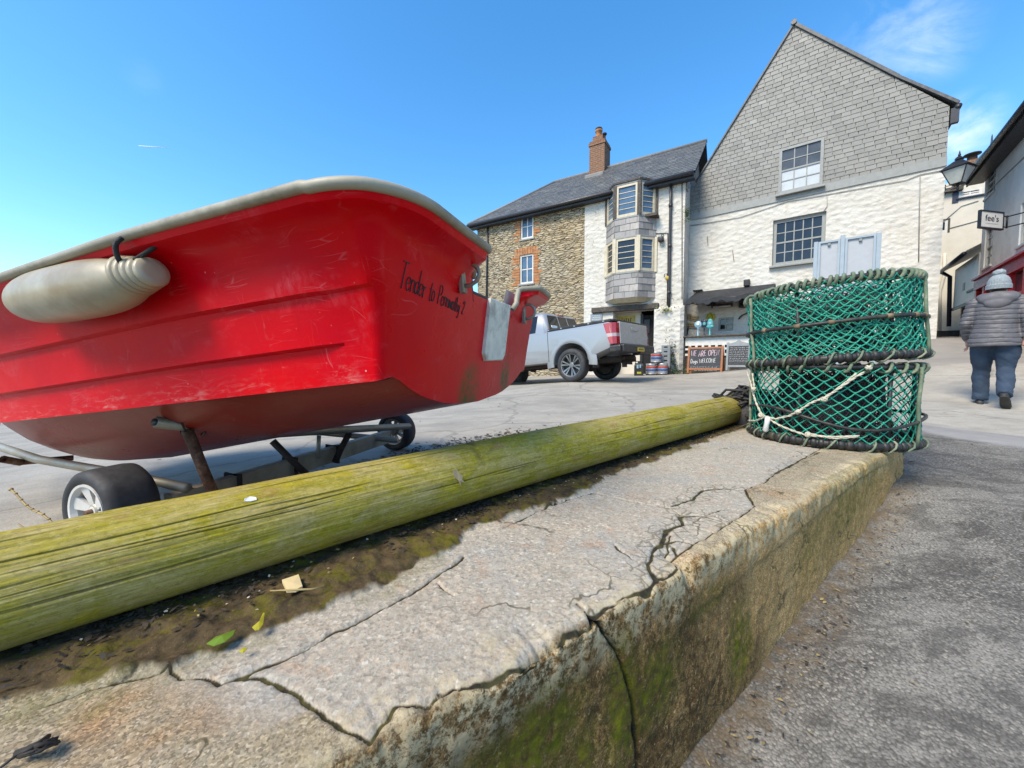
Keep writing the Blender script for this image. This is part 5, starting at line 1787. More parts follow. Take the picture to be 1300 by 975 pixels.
for k in range(5): mb.box(-1.284, -1.281, KW / 2 - .11 + k * .05, KW / 2 - .085 + k * .05, .60, .64)
mb.build('plate_marks', M['ink'], pl_)
mb = MB(); mb.smooth = True
mb.box(-.95, 3.4, .35, .50, .38, .50); mb.box(-.95, 3.4, KW - .50, KW - .35, .38, .50)
mb.cyl((0, .0, TR), (0, KW, TR), .06); mb.ell((0, KW / 2, TR), .16, .18, .16)
mb.tube([(-1.0, .55, .45), (-.5, .5, .5), (.8, .55, .42)], .035, 10); mb.cyl((-1.05, .95, .48), (-.75, .95, .5), .05)
mb.box(-1.32, -1.1, KW / 2 - .04, KW / 2 + .04, .50, .55)
mb.build('underbody', M['dark_rust'], tk)
for yy in (.11, KW - .11):
    mb = MB(); mb.box(-.545, -.525, yy - .12, yy + .12, .28, .62); mb.build('mud_flap', M['car_black'], tk)
mb = MB(); mb.box(2.28, 2.42, -.25, -.06, 1.22, 1.40, .04); mb.box(2.28, 2.42, KW + .06, KW + .25, 1.22, 1.40, .04); mb.build('door_mirror', M['silver'], tk)
mb = MB(); mb.box(3.90, 3.99, .1, KW - .1, .72, .98, .03); mb.build('grille', M['car_black'], tk)
for yy in (.18, KW - .18):
    mb = MB(); mb.ell((3.88, yy, .92), .08, .16, .08); mb.build('headlight', M['lamp_white'], tk)
for cx in (0, WBASE):
    for y0, s in ((.035, -1), (KW - .035, 1)):
        c = (cx, y0, TR)
        mb = MB(); mb.smooth = True
        h = .125
        mb.lathe([(.255, h * .6), (.262, h * .95), (.30, h), (TR - .03, h * .95), (TR - .004, h * .75), (TR, h * .5), (TR, -h * .5), (TR - .004, -h * .75), (TR - .03, -h), (.26, -h), (.25, -h * .5)], 48, c, (0, s, 0), False, False)
        tyr = mb.build('wheel', M['tyre'], tk)
        mb = MB(); mb.smooth = False
        mb.lathe([(.262, h * .93), (.25, h * .90), (.235, h * .60), (.235, -h * .7)], 40, c, (0, s, 0), False, False)
        cV = Vector(c)
        for k in range(6):
            for dd in (-.14, .14):
                a0 = 2 * math.pi * k / 6 + .26
                def pt(r, a, y): return cV + Vector((math.cos(a) * r, s * y, math.sin(a) * r))
                f0 = [pt(.05, a0 + dd * .5 - .12, h * .62), pt(.05, a0 + dd * .5 + .12, h * .62), pt(.245, a0 + dd * 1.3 + .075, h * .86), pt(.245, a0 + dd * 1.3 - .075, h * .86)]
                mb.loft([[p - Vector((0, s * .025, 0)) for p in f0], f0], True, True, True)
        mb.lathe([(.001, h * .72), (.05, h * .70), (.065, h * .6), (.065, h * .2)], 20, c, (0, s, 0), True, False)
        mb.build('rim', M['alloy'], tyr)
        mb = MB(); mb.lathe([(.001, h * .05), (.235, h * .05), (.235, -h * .3), (.001, -h * .3)], 32, c, (0, s, 0)); mb.build('brake_disc', M['car_black'], tyr)

# ------------------------------------------------------------------ walker
pg = P(1258, 516, 4.62)
pz = gh(pg.x, pg.y) + .008
pth = math.atan2(-.79, .61)
per = thing('person', 'person seen from behind in grey quilted jacket and pale knitted bobble hat walking away', 'person', (pg.x, pg.y, pz), pth)
def limb(mb, pts, n=14):
    mb.tube([p for p, r in pts], [r for p, r in pts], n)
    for p, r in (pts[0], pts[-1]): mb.ell(p, r, r, r, 12, 8)
SC = 1.0
b = MB()
b.ell((0, .012, 1.545), .078, .098, .118, 20, 14)                 # head
b.ell((0, .055, 1.49), .055, .055, .06); b.ell((0, .112, 1.535), .014, .02, .022, 8, 6)  # jaw, nose
for s in (-1, 1):
    b.ell((s * .079, .01, 1.535), .012, .02, .032, 8, 6)          # ears
b.tube([(0, -.01, 1.33), (0, 0, 1.47)], [.065, .055], 14)
limb(b, [((0, 0, .92), .15), ((0, -.0, 1.15), .14), ((0, -.01, 1.32), .13)])
for s in (-1, 1):
    sh = Vector((s * .19, -.01, 1.34)); el = Vector((s * .25, -.05 - s * .03, 1.08)); wr = Vector((s * .238, .035 - s * .10, .86))
    limb(b, [(sh, .06), (el, .045), (wr, .030)])
    # palm, fingers, thumb (relaxed curl)
    fw = (wr - el).normalized(); sd = Vector((0, 1, 0)); sd = (sd - fw * sd.dot(fw)).normalized(); nn_ = fw.cross(sd) * s * -1
    pm = wr + fw * .055
    b.tube([wr, wr + fw * .03, pm + fw * .03], [.026, .036, .036], 12, rr=.0 + .55)
    for k, L in enumerate((.066, .076, .071, .056)):
        o = wr + fw * .085 + sd * (.030 - .020 * k)
        k1 = o + fw * L * .5 + nn_ * -.004; k2 = o + fw * L * .85 - nn_ * .018; k3 = o + fw * L * 1.02 - nn_ * .036
        b.tube([o - fw * .02, o, k1, k2, k3], [.0095, .0095, .009, .0085, .007], 8)
        b.ell(k3, .007, .007, .007, 8, 5)
    t0 = wr + fw * .03 + sd * .026
    b.tube([t0 - sd * .01, t0 + sd * .018 + fw * .022, t0 + sd * .024 + fw * .045 - nn_ * .01, t0 + sd * .020 + fw * .062 - nn_ * .018], [.013, .011, .0095, .008], 8)
hipL, kneeL, ankL = Vector((-.095, .0, .86)), Vector((-.10, .15, .475)), Vector((-.10, .17, .09))
hipR, kneeR, ankR = Vector((.095, .0, .86)), Vector((.10, .02, .475)), Vector((.105, -.27, .185))
for h_, k_, a_ in ((hipL, kneeL, ankL), (hipR, kneeR, ankR)):
    limb(b, [(h_, .09), (k_, .058), (a_, .04)])
body_o = b.build('body', M['skin'], per)
remesh(body_o, .0065, 2)
# face details
mb = MB(); mb.smooth = True
for s in (-1, 1): mb.ell((s * .032, .098, 1.555), .011, .008, .008, 8, 6)
mb.build('eyes', M['lamp_white'], per)
mb = MB(); mb.smooth = True
mb.ell((0, -.012, 1.53), .083, .092, .085, 18, 12)
mb.build('hair', M['hair'], per)
# trousers
tm = MB()
tm.ell((0, -.01, .87), .192, .155, .12, 20, 12)
for s in (-1, 1): tm.ell((s * .078, -.055, .84), .105, .09, .11, 16, 10)
def leg(h_, k_, a_, s):
    q = [(h_ + Vector((0, 0, .02)), .122), (h_.lerp(k_, .3), .116), (h_.lerp(k_, .65), .098), (k_, .080), (k_.lerp(a_, .35), .082), (k_.lerp(a_, .7), .076), (a_ + Vector((0, -.01, -.02)), .072)]
    tm.tube([p for p, r in q], [r for p, r in q], 18)
leg(hipL, kneeL, ankL, -1); leg(hipR, kneeR, ankR, 1)
to = tm.build('trousers', M['trousers'], per)
remesh(to, .012, 5)
def displace(o, fn):
    me = o.data
    n = len(me.vertices)
    co = np.empty(n * 3); me.vertices.foreach_get('co', co); co = co.reshape(-1, 3)
    no = np.empty(n * 3); me.vertices.foreach_get('normal', no); no = no.reshape(-1, 3)
    co = co + no * fn(co)[:, None]
    me.vertices.foreach_set('co', co.astype(np.float32).ravel()); me.update()
displace(to, lambda c: fbm(c[:, 0] * 5, c[:, 1] * 5, c[:, 2] * 13 + c[:, 0] * 8, 4) * .016 + .0025 * np.sin(c[:, 2] * 60 + 9 * fbm(c[:, 0] * 6, c[:, 1] * 6, c[:, 2] * 3, 2)) * sstep(.55, .40, c[:, 2]))
# jacket
jm = MB()
jr = [(.775, .226, .186), (.82, .232, .190), (.92, .220, .176), (1.03, .196, .156), (1.15, .200, .154), (1.25, .212, .150), (1.33, .206, .138), (1.39, .165, .116), (1.43, .11, .09), (1.455, .085, .08)]
jm.loft([[(rx * math.cos(t) , ry * math.sin(t) - .015, z) for t in [2 * math.pi * k / 28 for k in range(28)]] for z, rx, ry in jr], True, True, True)
for s in (-1, 1):
    sh = Vector((s * .185, -.01, 1.325)); el = Vector((s * .252, -.05 - s * .03, 1.08)); wr = Vector((s * .240, .03 - s * .10, .875))
    q = [(sh, .080), (sh.lerp(el, .4), .073), (el, .063), (el.lerp(wr, .5), .058), (wr, .048)]
    jm.tube([p for p, r in q], [r for p, r in q], 16); jm.ell(sh, .085, .085, .085)
    jm.ell(el, .064, .064, .064)
jo = jm.build('jacket', M['jacket'], per)
remesh(jo, .0075, 5)
def quilt(c):
    ph = c[:, 2] / .058 + .55 * fbm(c[:, 0] * 4, c[:, 1] * 4, c[:, 2] * 3, 3)
    fr_ = np.abs((ph + .5) % 1 - .5)
    return -np.exp(-(fr_ / .11) ** 2) * .010 + fbm(c[:, 0] * 9, c[:, 1] * 9, c[:, 2] * 18, 4) * .009
displace(jo, quilt)
hm = MB(); hm.smooth = True
hm.ell((0, -.115, 1.375), .165, .062, .085, 20, 12); hm.ell((-.09, -.06, 1.40), .09, .075, .055); hm.ell((.09, -.06, 1.40), .09, .075, .055); hm.ell((0, -.145, 1.315), .11, .04, .07)
ho = hm.build('hood', M['jacket'], per)
remesh(ho, .010, 4)
displace(ho, lambda c: fbm(c[:, 0] * 9, c[:, 1] * 9, c[:, 2] * 9, 3) * .008)
# knitted hat
mb = MB(); mb.smooth = True
rings = []
for k in range(26):
    f = k / 25
    z = 1.495 + .185 * f
    base = .104 * math.sqrt(max(1 - (max(f - .30, 0) / .72) ** 2.2, 0.0)) if f > .3 else .104
    base += .010 if f < .30 else 0
    base *= 1 + .012 * math.sin(k * 2.2)
    rings.append([((base + .0035 * math.sin(26 * t + .8 * math.sin(k * 1.3))) * math.cos(t) * .95, (base * 1.08 + .0035 * math.sin(26 * t)) * math.sin(t) - .012 - .03 * f, z) for t in [2 * math.pi * q / 78 for q in range(78)]])
mb.loft(rings, True, False, True)
ht = mb.build('knitted_hat', M['hat'], per)
mb = MB(); mb.smooth = True
mb.ell((0, -.045, 1.700), .055, .058, .045, 20, 12)
po = mb.build('bobble', M['hat'], ht); remesh(po, .006, 1); displace(po, lambda c: fbm(c[:, 0] * 60, c[:, 1] * 60, c[:, 2] * 60, 2) * .008)
# shoes
def shoe(a, heel_up, s):
    mb = MB(); mb.smooth = True
    d = Vector((s * .12, 1, 0)).normalized(); u = Vector((0, 0, 1))
    if heel_up:
        d = Vector((s * .10, .72, -.66)).normalized(); u = Vector((0, .66, .72)).normalized()
    sd = d.cross(u).normalized()
    base = a + u * -.06 - d * .055
    def fr(x, w, h, off=0):
        c = base + d * x + u * (h / 2 + off)
        return [c + sd * (w * math.cos(t)) + u * (h / 2 * math.sin(t)) for t in [2 * math.pi * k / 16 for k in range(16)]]
    prof = [(-.012, .012, .03), (0, .030, .075), (.04, .036, .095), (.09, .038, .090), (.14, .043, .068), (.19, .044, .055), (.235, .034, .045), (.262, .012, .028)]
    mb.loft([fr(x, w, h) for x, w, h in prof], True, True, True)
    so = mb.build('shoe', M['shoe'], per)
    mb = MB(); mb.smooth = True
    mb.loft([fr(x, w * 1.06, .018, -.012) for x, w, h in prof], True, True, True)
    mb.build('sole', M['shoe_sole'], so)
shoe(ankL + Vector((0, .0, -.03)), False, -1)
shoe(ankR + Vector((0, 0, -.02)), True, 1)

per.scale = (.93, .93, .93)
# ------------------------------------------------------------------ buildings
class Fr:
    def __init__(self, o, ex, z0):
        self.ex = Vector((ex[0], ex[1], 0)).normalized(); self.o = Vector((o[0], o[1], z0))
        self.ang = math.atan2(self.ex.y, self.ex.x)
        self.M = Matrix.Translation(self.o) @ Matrix.Rotation(self.ang, 4, 'Z')
        self.I = self.M.inverted(); self.n = self.M.to_3x3() @ Vector((0, 1, 0))
    def at(self, px, py, y=0):
        p = on_plane(px, py, self.o + self.n * y, self.n)
        return self.I @ p
    def x(self, px, py, y=0): return self.at(px, py, y).x
    def z(self, px, py, y=0): return self.at(px, py, y).z
    def g(self, x, y=0):
        p = self.M @ Vector((x, y, 0)); return gh(p.x, p.y) - self.o.z

def wall_holes(mb, x0, x1, z0, z1, holes, y=0, rev=.14, dens=None):
    """flat wall with real openings; reveals go back into the wall"""
    xs = sorted({x0, x1, *[h[0] for h in holes], *[h[1] for h in holes]})
    zs = sorted({z0, z1, *[h[2] for h in holes], *[h[3] for h in holes]})
    xs = [v for v in xs if x0 - 1e-6 <= v <= x1 + 1e-6]; zs = [v for v in zs if z0 - 1e-6 <= v <= z1 + 1e-6]
    for a, b in zip(xs, xs[1:]):
        for c, d in zip(zs, zs[1:]):
            mx, mz = (a + b) / 2, (c + d) / 2
            if any(h[0] < mx < h[1] and h[2] < mz < h[3] for h in holes): continue
            mb.poly([(a, y, c), (b, y, c), (b, y, d), (a, y, d)])
    for h in holes:
        a, b, c, d = h[:4]; r = h[4] if len(h) > 4 else rev
        mb.poly([(a, y, c), (a, y, d), (a, y + r, d), (a, y + r, c)]); mb.poly([(b, y, d), (b, y, c), (b, y + r, c), (b, y + r, d)])
        mb.poly([(a, y, d), (b, y, d), (b, y + r, d), (a, y + r, d)]); mb.poly([(b, y, c), (a, y, c), (a, y + r, c), (b, y + r, c)])

def window(par, x0, x1, z0, z1, cols, rows, fm, gm, y=.1, fw=.055, mw=.022, sill=True, sash=True, gm_low=None, M_=None, sillm=None, sd=.07):
    mb = MB()
    if M_ is not None: mb.M = M_
    dpt = .06
    mb.box(x0, x0 + fw, y - dpt, y, z0, z1); mb.box(x1 - fw, x1, y - dpt, y, z0, z1)
    mb.box(x0 + fw, x1 - fw, y - dpt, y, z1 - fw, z1); mb.box(x0 + fw, x1 - fw, y - dpt, y, z0, z0 + fw * 1.2)
    ix0, ix1, iz0, iz1 = x0 + fw, x1 - fw, z0 + fw * 1.2, z1 - fw
    mid = (iz0 + iz1) / 2
    if sash: mb.box(ix0, ix1, y - dpt * .8, y - .002, mid - .022, mid + .022)
    for k in range(1, cols):
        x = ix0 + (ix1 - ix0) * k / cols; mb.box(x - mw / 2, x + mw / 2, y - dpt * .62, y - .003, iz0, iz1)
    for k in range(1, rows):
        z = iz0 + (iz1 - iz0) * k / rows
        if sash and abs(z - mid) < .03: continue
        mb.box(ix0, ix1, y - dpt * .60, y - .004, z - mw / 2, z + mw / 2)
    w = mb.build('window', fm, par)
    mb = MB()
    if M_ is not None: mb.M = M_
    g = random.Random(int(x0 * 1000) + int(z0 * 77))
    for i in range(cols):
        for j in range(rows):
            a, b = ix0 + (ix1 - ix0) * i / cols, ix0 + (ix1 - ix0) * (i + 1) / cols
            c, d = iz0 + (iz1 - iz0) * j / rows, iz0 + (iz1 - iz0) * (j + 1) / rows
            t = [g.uniform(-.003, .003) for _ in range(4)]
            mb.mi = 1 if gm_low is not None and (c + d) / 2 < mid else 0
            mb.poly([(a, y - .022 + t[0], c), (b, y - .022 + t[1], c), (b, y - .022 + t[2], d), (a, y - .022 + t[3], d)])
    mb.build('pane', [gm] + ([gm_low] if gm_low is not None else []), w)
    if sill:
        mb = MB()
        if M_ is not None: mb.M = M_
        mb.box(x0 - .06, x1 + .06, y - dpt - sd, y - dpt + .02, z0 - .06, z0 - .002, .008)
        mb.build('sill', sillm or fm, w)
    return w

def clip_poly(poly, axis, val, keep_less):
    o = []
    n = len(poly)
    for i in range(n):
        a, b = poly[i], poly[(i + 1) % n]
        ia = (a[axis] <= val) == keep_less or a[axis] == val; ib = (b[axis] <= val) == keep_less or b[axis] == val
        if ia: o.append(a)
        if ia != ib:
            t = (val - a[axis]) / (b[axis] - a[axis]); o.append(tuple(a[c] + (b[c] - a[c]) * t for c in range(2)))
    return o

def clip_convex(sub, clip):
    """Sutherland-Hodgman against a counter-clockwise convex polygon"""
    out = sub
    n = len(clip)
    for i in range(n):
        a, b = clip[i], clip[(i + 1) % n]
        inp, out = out, []
        def side(p): return (b[0] - a[0]) * (p[1] - a[1]) - (b[1] - a[1]) * (p[0] - a[0])
        for k in range(len(inp)):
            p, q = inp[k], inp[(k + 1) % len(inp)]
            sp_, sq = side(p), side(q)
            if sp_ >= 0: out.append(p)
            if (sp_ >= 0) != (sq >= 0):
                t = sp_ / (sp_ - sq); out.append((p[0] + (q[0] - p[0]) * t, p[1] + (q[1] - p[1]) * t))
        if not out: return []
    return out

def slates(name, par, mat, poly, place, tw, th, seed, thick=.012, holes=(), jit=.012, odd=.03, gap=.006, row_jit=.0):
    """overlapping slates over a convex polygon given in plane coordinates; place(u, v, lift) -> local point"""
    g = random.Random(seed)
    mb = MB(); tone = []
    us_ = [p[0] for p in poly]; vs_ = [p[1] for p in poly]
    v = min(vs_); row = 0
    while v < max(vs_):
        u = min(us_) - tw * (1 + .5 * (row % 2)) + g.uniform(-.02, .02)
        while u < max(us_):
            w = tw * g.uniform(.92, 1.08)
            a, b = u + gap / 2, u + w - gap / 2
            dv = g.uniform(-jit, jit) * .6
            q = [(a, v + dv), (b, v + dv + g.uniform(-jit, jit) * .4), (b, v + th + .02), (a, v + th + .02)]
            u += w
            cx, cv = (a + b) / 2, v + th / 2
            if any(h[0] - .01 < b and a < h[1] + .01 and h[2] - .01 < v + th and v < h[3] + .01 for h in holes):
                # trim against the opening, left and right only
                done = False
                for h in holes:
                    if h[2] < cv < h[3]:
                        if a < h[0] < b: q = clip_convex(q, [(a - 1, v - 1), (h[0], v - 1), (h[0], v + 2), (a - 1, v + 2)])
                        elif a < h[1] < b: q = clip_convex(q, [(h[1], v - 1), (b + 1, v - 1), (b + 1, v + 2), (h[1], v + 2)])
                        elif h[0] <= a and b <= h[1]: done = True
                if done: continue
            q = clip_convex(q, poly)
            if len(q) < 3: continue
            lift = g.uniform(0, .004)
            def lf(p): return thick + lift - (p[1] - v) / th * thick * .9
            top_ = [mb.av(place(p[0], p[1], lf(p))) for p in q]
            bot_ = [mb.av(place(p[0], p[1], lf(p) - thick * .8)) for p in q]
            mb.af(top_)
            n = len(q)
            for k in range(n): mb.af((top_[k], bot_[k], bot_[(k + 1) % n], top_[(k + 1) % n]))
            tn = g.uniform(.3, .75) if g.random() > odd else g.choice((0., .05, 1.))
            tone += [tn] * (2 * n)
        v += th; row += 1
    o = mb.build(name, mat, par)
    set_attr(o.data, 'tone', tone)
    return o

# ======== the big gable-ended building (pub)
gP = P(872, 278, 13.2)
GF = Fr((gP.x, gP.y), (.784, -.62), CZ - .6)
gab = thing('gabled_building', 'tall white-painted building with a slate-hung gable and two sash windows above the pub counter', 'building', mtx=GF.M)
gW = GF.x(1196, 300)                        # width
zS = GF.z(872, 279)                          # slate line left
zS2 = GF.z(1196, 208)
zE1 = GF.z(876, 250); zE2 = GF.z(1199, 137)
gA = GF.at(1008, 33)
lw = [GF.x(981, 300), GF.x(1048, 300), GF.z(1014, 334), GF.z(1014, 274)]
sw = [GF.x(902 + 10, 410), GF.x(931, 410), GF.z(920, 420), GF.z(920, 403)]
mb = MB()
zline = min(zS, zS2)
wall_holes(mb, 0, gW, -.6, zline, [tuple(lw) + (.16,), tuple(sw) + (.12,)])
# sides, back
mb.poly([(gW, 0, -.6), (gW, 7, -.6), (gW, 7, zE2), (gW, 0, zE2)]); mb.poly([(0, 7, -.6), (0, 0, -.6), (0, 0, zE1), (0, 7, zE1)])
mb.poly([(gW, 7, -.6), (0, 7, -.6), (0, 7, zE1), (gA.x, 7, gA.z), (gW, 7, zE2)])
mb.poly([(0, .02, zline - .01), (gW, .02, zline - .01), (gW, .02, zE2), (gA.x, .02, gA.z), (0, .02, zE1)])
mb.build('wall', M['white_stone'], gab)
uw = [GF.x(989, 215), GF.x(1045, 215), GF.z(1017, 242), GF.z(1017, 183)]
gpoly = [(0, zline + .14), (gW, zline + .14), (gW, zE2), (gA.x, gA.z), (0, zE1)]
gp = lambda u, v, l: (u, -.010 - l, v)
slates('slate_cladding', gab, M['slate_wall'], gpoly, gp, .205, .120, 4, .012, [(uw[0], uw[1], uw[2], uw[3])],   .010, .012, .012)
mb = MB()
mb.loft([[(0 - .01, -.035, zline - .06), (gW + .01, -.035, zline - .06), (gW + .01, -.035, zline + .15), (-.01, -.035, zline + .15)], [(-.01, .018, zline - .06), (gW + .01, .018, zline - .06), (gW + .01, .018, zline + .15), (-.01, .018, zline + .15)]], True, True, True)
mb.build('drip_board', M['grey_paint'], gab, fix=True)
# upper slate apron under the right part, as in the wide sill board
window(gab, uw[0], uw[1], uw[2], uw[3], 3, 4, M['grey_paint'], M['glass_grey'], -.004, .07, .024, True, True, M['glass_pale'], sd=.09)
window(gab, lw[0], lw[1], lw[2], lw[3], 5, 4, M['grey_paint'], M['glass_dark'], .14, .09, .026, True, True, sd=.20)
window(gab, sw[0], sw[1], sw[2], sw[3], 2, 2, M['grey_paint'], M['glass_dark'], .09, .05, .03, False, False)
# roof slopes and verges
def roof_slab(a, b, y0, y1, th, name, m, parent):
    d = Vector((b[0] - a[0], 0, b[1] - a[1])).normalized(); n = Vector((-d.z, 0, d.x))
    if n.z < 0: n = -n
    mb = MB()
    q = [Vector((a[0], 0, a[1])), Vector((b[0], 0, b[1])), Vector((b[0], 0, b[1])) + n * th, Vector((a[0], 0, a[1])) + n * th]
    mb.loft([[(p.x, y0, p.z) for p in q], [(p.x, y1, p.z) for p in q]], True, True, True)
    return mb.build(name, m, parent, fix=True)
roof_slab((gA.x * .10, zE1 + (gA.z - zE1) * .10), (gA.x, gA.z), -.07, 7.1, .04, 'roof', M['slate_roof'], gab)
r2 = roof_slab((gA.x, gA.z), (gW * .84, zE2 + (gA.z - zE2) * (.16 * gW / (gW - gA.x)) + .015), -.07, 7.1, .07, 'roof', M['slate_roof'], gab)
roof_slab((gW * .84, zE2 + (gA.z - zE2) * (.16 * gW / (gW - gA.x)) + .015), (gW + .12, zE2 - .0), -.07, 7.1, .06, 'roof', M['slate_roof'], gab)
mb = MB(); mb.cyl((gA.x, -.1, gA.z + .06), (gA.x, 7.1, gA.z + .06), .07, n=10); mb.build('ridge', M['gutter'], gab)
mb = MB(); mb.smooth = True
mb.tube([(gW + .14, -.06, zE2 - .06), (gW + .14, 7, zE2 - .09)], .06, 10); mb.smooth = False
mb.box(gW + .02, gW + .16, -.05, .06, zE2 - .42, zE2 - .08)
mb.build('gutter', M['gutter'], gab)
# cables and pipes on the wall
mb = MB(); mb.smooth = True
def walline(mb, pts, r, y=-.02, n=6): mb.tube([Vector((GF.x(*p), y, GF.z(*p))) for p in pts], r, n)
walline(mb, [(1168, 224), (1167, 260), (1166, 332)], .010)
walline(mb, [(876, 287), (940, 276), (1000, 256), (1040, 249), (1100, 238), (1150, 229), (1168, 222), (1195, 217)], .009)
walline(mb, [(1050, 250), (1050, 262), (1046, 268)], .007)
walline(mb, [(890, 238), (888, 270)], .006, -.035)
mb.build('cable', M['grey_paint'], gab)
mb = MB(); walline(mb, [(898, 300), (899, 312)], .007); walline(mb, [(930, 318), (932, 332)], .007); mb.build('iron_tie', M['rust'], gab)

# ======== terraced stone and white house
HO = P(606, 281, 16.5)
hR = P(868, 217, 12.3)
HF = Fr((HO.x, HO.y), (hR.x - HO.x, hR.y - HO.y), CZ - .9)
hL = HF.x(869, 300)
zEv = HF.z(800, 236)
zEv = (HF.z(640, 272) + HF.z(860, 222)) / 2
hou = thing('terraced_house', 'three storey house, half bare rubble stone and half white, with a two storey bay window', 'house', mtx=HF.M)
xm = HF.x(742, 330)
w1 = [HF.x(661, 287), HF.x(677, 287), HF.z(669, 303), HF.z(669, 271)]
w2 = [HF.x(660, 340), HF.x(677, 340), HF.z(669, 360), HF.z(669, 323)]
dr = [HF.x(778, 430), HF.x(830, 430), -.9, HF.z(800, 394)]
mb = MB()
wall_holes(mb, 0, xm, -.9, zEv, [tuple(w1) + (.12,), tuple(w2) + (.12,)])
mb.poly([(0, 5, -.9), (0, 0, -.9), (0, 0, zEv), (0, 5, zEv)]); mb.poly([(hL, 5, -.9), (0, 5, -.9), (0, 5, zEv), (hL, 5, zEv)])
mb.build('stone_wall', M['stone'], hou, label='bare brown rubble stone wall')
mb = MB()
wall_holes(mb, xm, hL, -.9, zEv, [tuple(dr) + (.5,)], -.012)
mb.poly([(hL, 0, -.9), (hL, 5, -.9), (hL, 5, zEv), (hL, 2.5, zEv + 2.0), (hL, 0, zEv)])
mb.build('white_wall', M['white_stone2'], hou, label='white painted rubble wall')
# lower white pier between the doorway and the counter
mb = MB()
pz = HF.z(850, 389)
ring_ = [(dr[1] - .0, -.012), (dr[1] + .02, -.10), (hL - .05, -.14), (hL + .05, -.05), (hL + .05, .0), (dr[1], .0)]
mb.loft([[(x, y * 1.3, -.9) for x, y in ring_], [(x, y * 1.1, pz - .1) for x, y in ring_], [(x, y * .6, pz) for x, y in ring_]], True, True, True)
mb.build('pier', M['white_stone2'], hou, fix=True)
window(hou, w1[0], w1[1], w1[2], w1[3], 2, 2, M['white_paint'], M['glass_blue'], .09, .06, .035, True, False, sillm=M['grey_paint'])
window(hou, w2[0], w2[1], w2[2], w2[3], 2, 2, M['white_paint'], M['glass_blue'], .09, .06, .035, True, False, sillm=M['grey_paint'])
g = random.Random(5)
for w, top_only in ((w1, 0), (w2, 1)):
    mb = MB()
    z = w[2] - .05
    while z < w[3] + .02:
        for s in (0, 1):
            L = g.uniform(.12, .34) if not top_only else g.uniform(.2, .42)
            if g.random() < (.75 if not top_only else .95):
                a, b = (w[0] - L, w[0] - .004) if s == 0 else (w[1] + .004, w[1] + L)
                mb.box(a, b, -.012, .05, z + .006, z + .098, .006)
        z += .104
    n = 9
    for k in range(n if top_only else 0):
        a = w[0] - .22 + (w[1] - w[0] + .44) * k / n
        mb.box(a + .006, a + (w[1] - w[0] + .44) / n - .006, -.014, .05, w[3] + .006, w[3] + .25 + .03 * math.sin(k / n * 3.14), .006)
    mb.build('brick_surround', M['orange_brick'], hou)
# bay window (oriel) over two storeys
xa, xb = HF.x(770, 330), HF.x(832, 330)
prj = .48; cnt = .42
def bay_ring(z, grow=0): return [(xa - grow, -.012, z), (xa + cnt - grow * .4, -prj - grow, z), (xb - cnt + grow * .4, -prj - grow, z), (xb + grow, -.012, z)]
def bz(py): return HF.z(796, py, -prj)
z_b0, z_b1, z_b2, z_b3, z_b4 = bz(378), bz(346), bz(301), bz(276), bz(233)
bay = thing('bay_window', None, None); bay['tmp'] = 1
COL.objects.unlink(bay); bpy.data.objects.remove(bay)
faces2 = [((xa, -.012), (xa + cnt, -prj)), ((xa + cnt, -prj), (xb - cnt, -prj)), ((xb - cnt, -prj), (xb, -.012))]
mb = MB(); mb.loft([bay_ring(z_b0 - .12, -.22), bay_ring(z_b0, -.01), bay_ring(z_b1, -.01)], True, True, True)
mb.loft([bay_ring(z_b2, -.01), bay_ring(z_b3, -.01)], True, True, True)
bayo = mb.build('bay', M['cream_paint'], hou, fix=True)
for (a, b) in ((z_b0, z_b1), (z_b2, z_b3)):
    for k, (p, q) in enumerate(faces2):
        d = Vector((q[0] - p[0], q[1] - p[1], 0)); L = d.length; d.normalize(); nn_ = Vector((d.y, -d.x, 0))
        pl2 = [(0, a), (L, a), (L, b), (0, b)]
        def place(u, v, l, p=p, d=d, nn_=nn_): return (p[0] + d.x * u + nn_.x * (l + .008), p[1] + d.y * u + nn_.y * (l + .008), v)
        slates('bay_slates', bayo, M['slate_bay'], pl2, place, .36, .21, 60 + k, .016, (), .01, .3, .010)
for z in (z_b1, z_b2, z_b3, z_b4):
    mb = MB(); t = .05
    mb.loft([bay_ring(z - t / 2, .03), bay_ring(z + t / 2, .03)], True, True, True)
    mb.build('bay_moulding', M['grey_paint'], bayo, fix=True)
mb = MB(); mb.loft([bay_ring(z_b4 + .03, .06), bay_ring(z_b4 + .09, .06)], True, True, True); mb.build('bay_cornice', M['dark_wood'], bayo, fix=True)
for (a, b, fm, gm, pm) in ((z_b1 + .03, z_b2 - .03, M['cream_paint'], M['glass_dark'], M['cream_paint']), (z_b3 + .03, z_b4 - .03, M['cream_paint'], M['glass_blue'], M['dark_wood'])):
    for k, (p, q) in enumerate(faces2):
        d = Vector((q[0] - p[0], q[1] - p[1], 0)); L = d.length
        ang = math.atan2(d.y, d.x)
        MM = Matrix.Translation((p[0], p[1], 0)) @ Matrix.Rotation(ang, 4, 'Z')
        gg = gm if k != 2 else M['glass_blue']
        window(bayo, .05, L - .05, a, b, 1, 5, fm, gg, .04, .07, .020, False, False, M_=MM)
    for (x, y) in ((xa, -.012), (xa + cnt, -prj), (xb - cnt, -prj), (xb, -.012)):
        mb = MB(); mb.box(x - .06, x + .06, y - .045, y + .06, a - .02, b + .02, .008)
        mb.build('bay_post', pm, bayo)
mb = MB(); mb.box(xb - cnt, xb + .10, -.35, -.03, z_b3 - .05, z_b3 + .04, .01)
mb.build('bay_sill', M['dark_wood'], bayo)
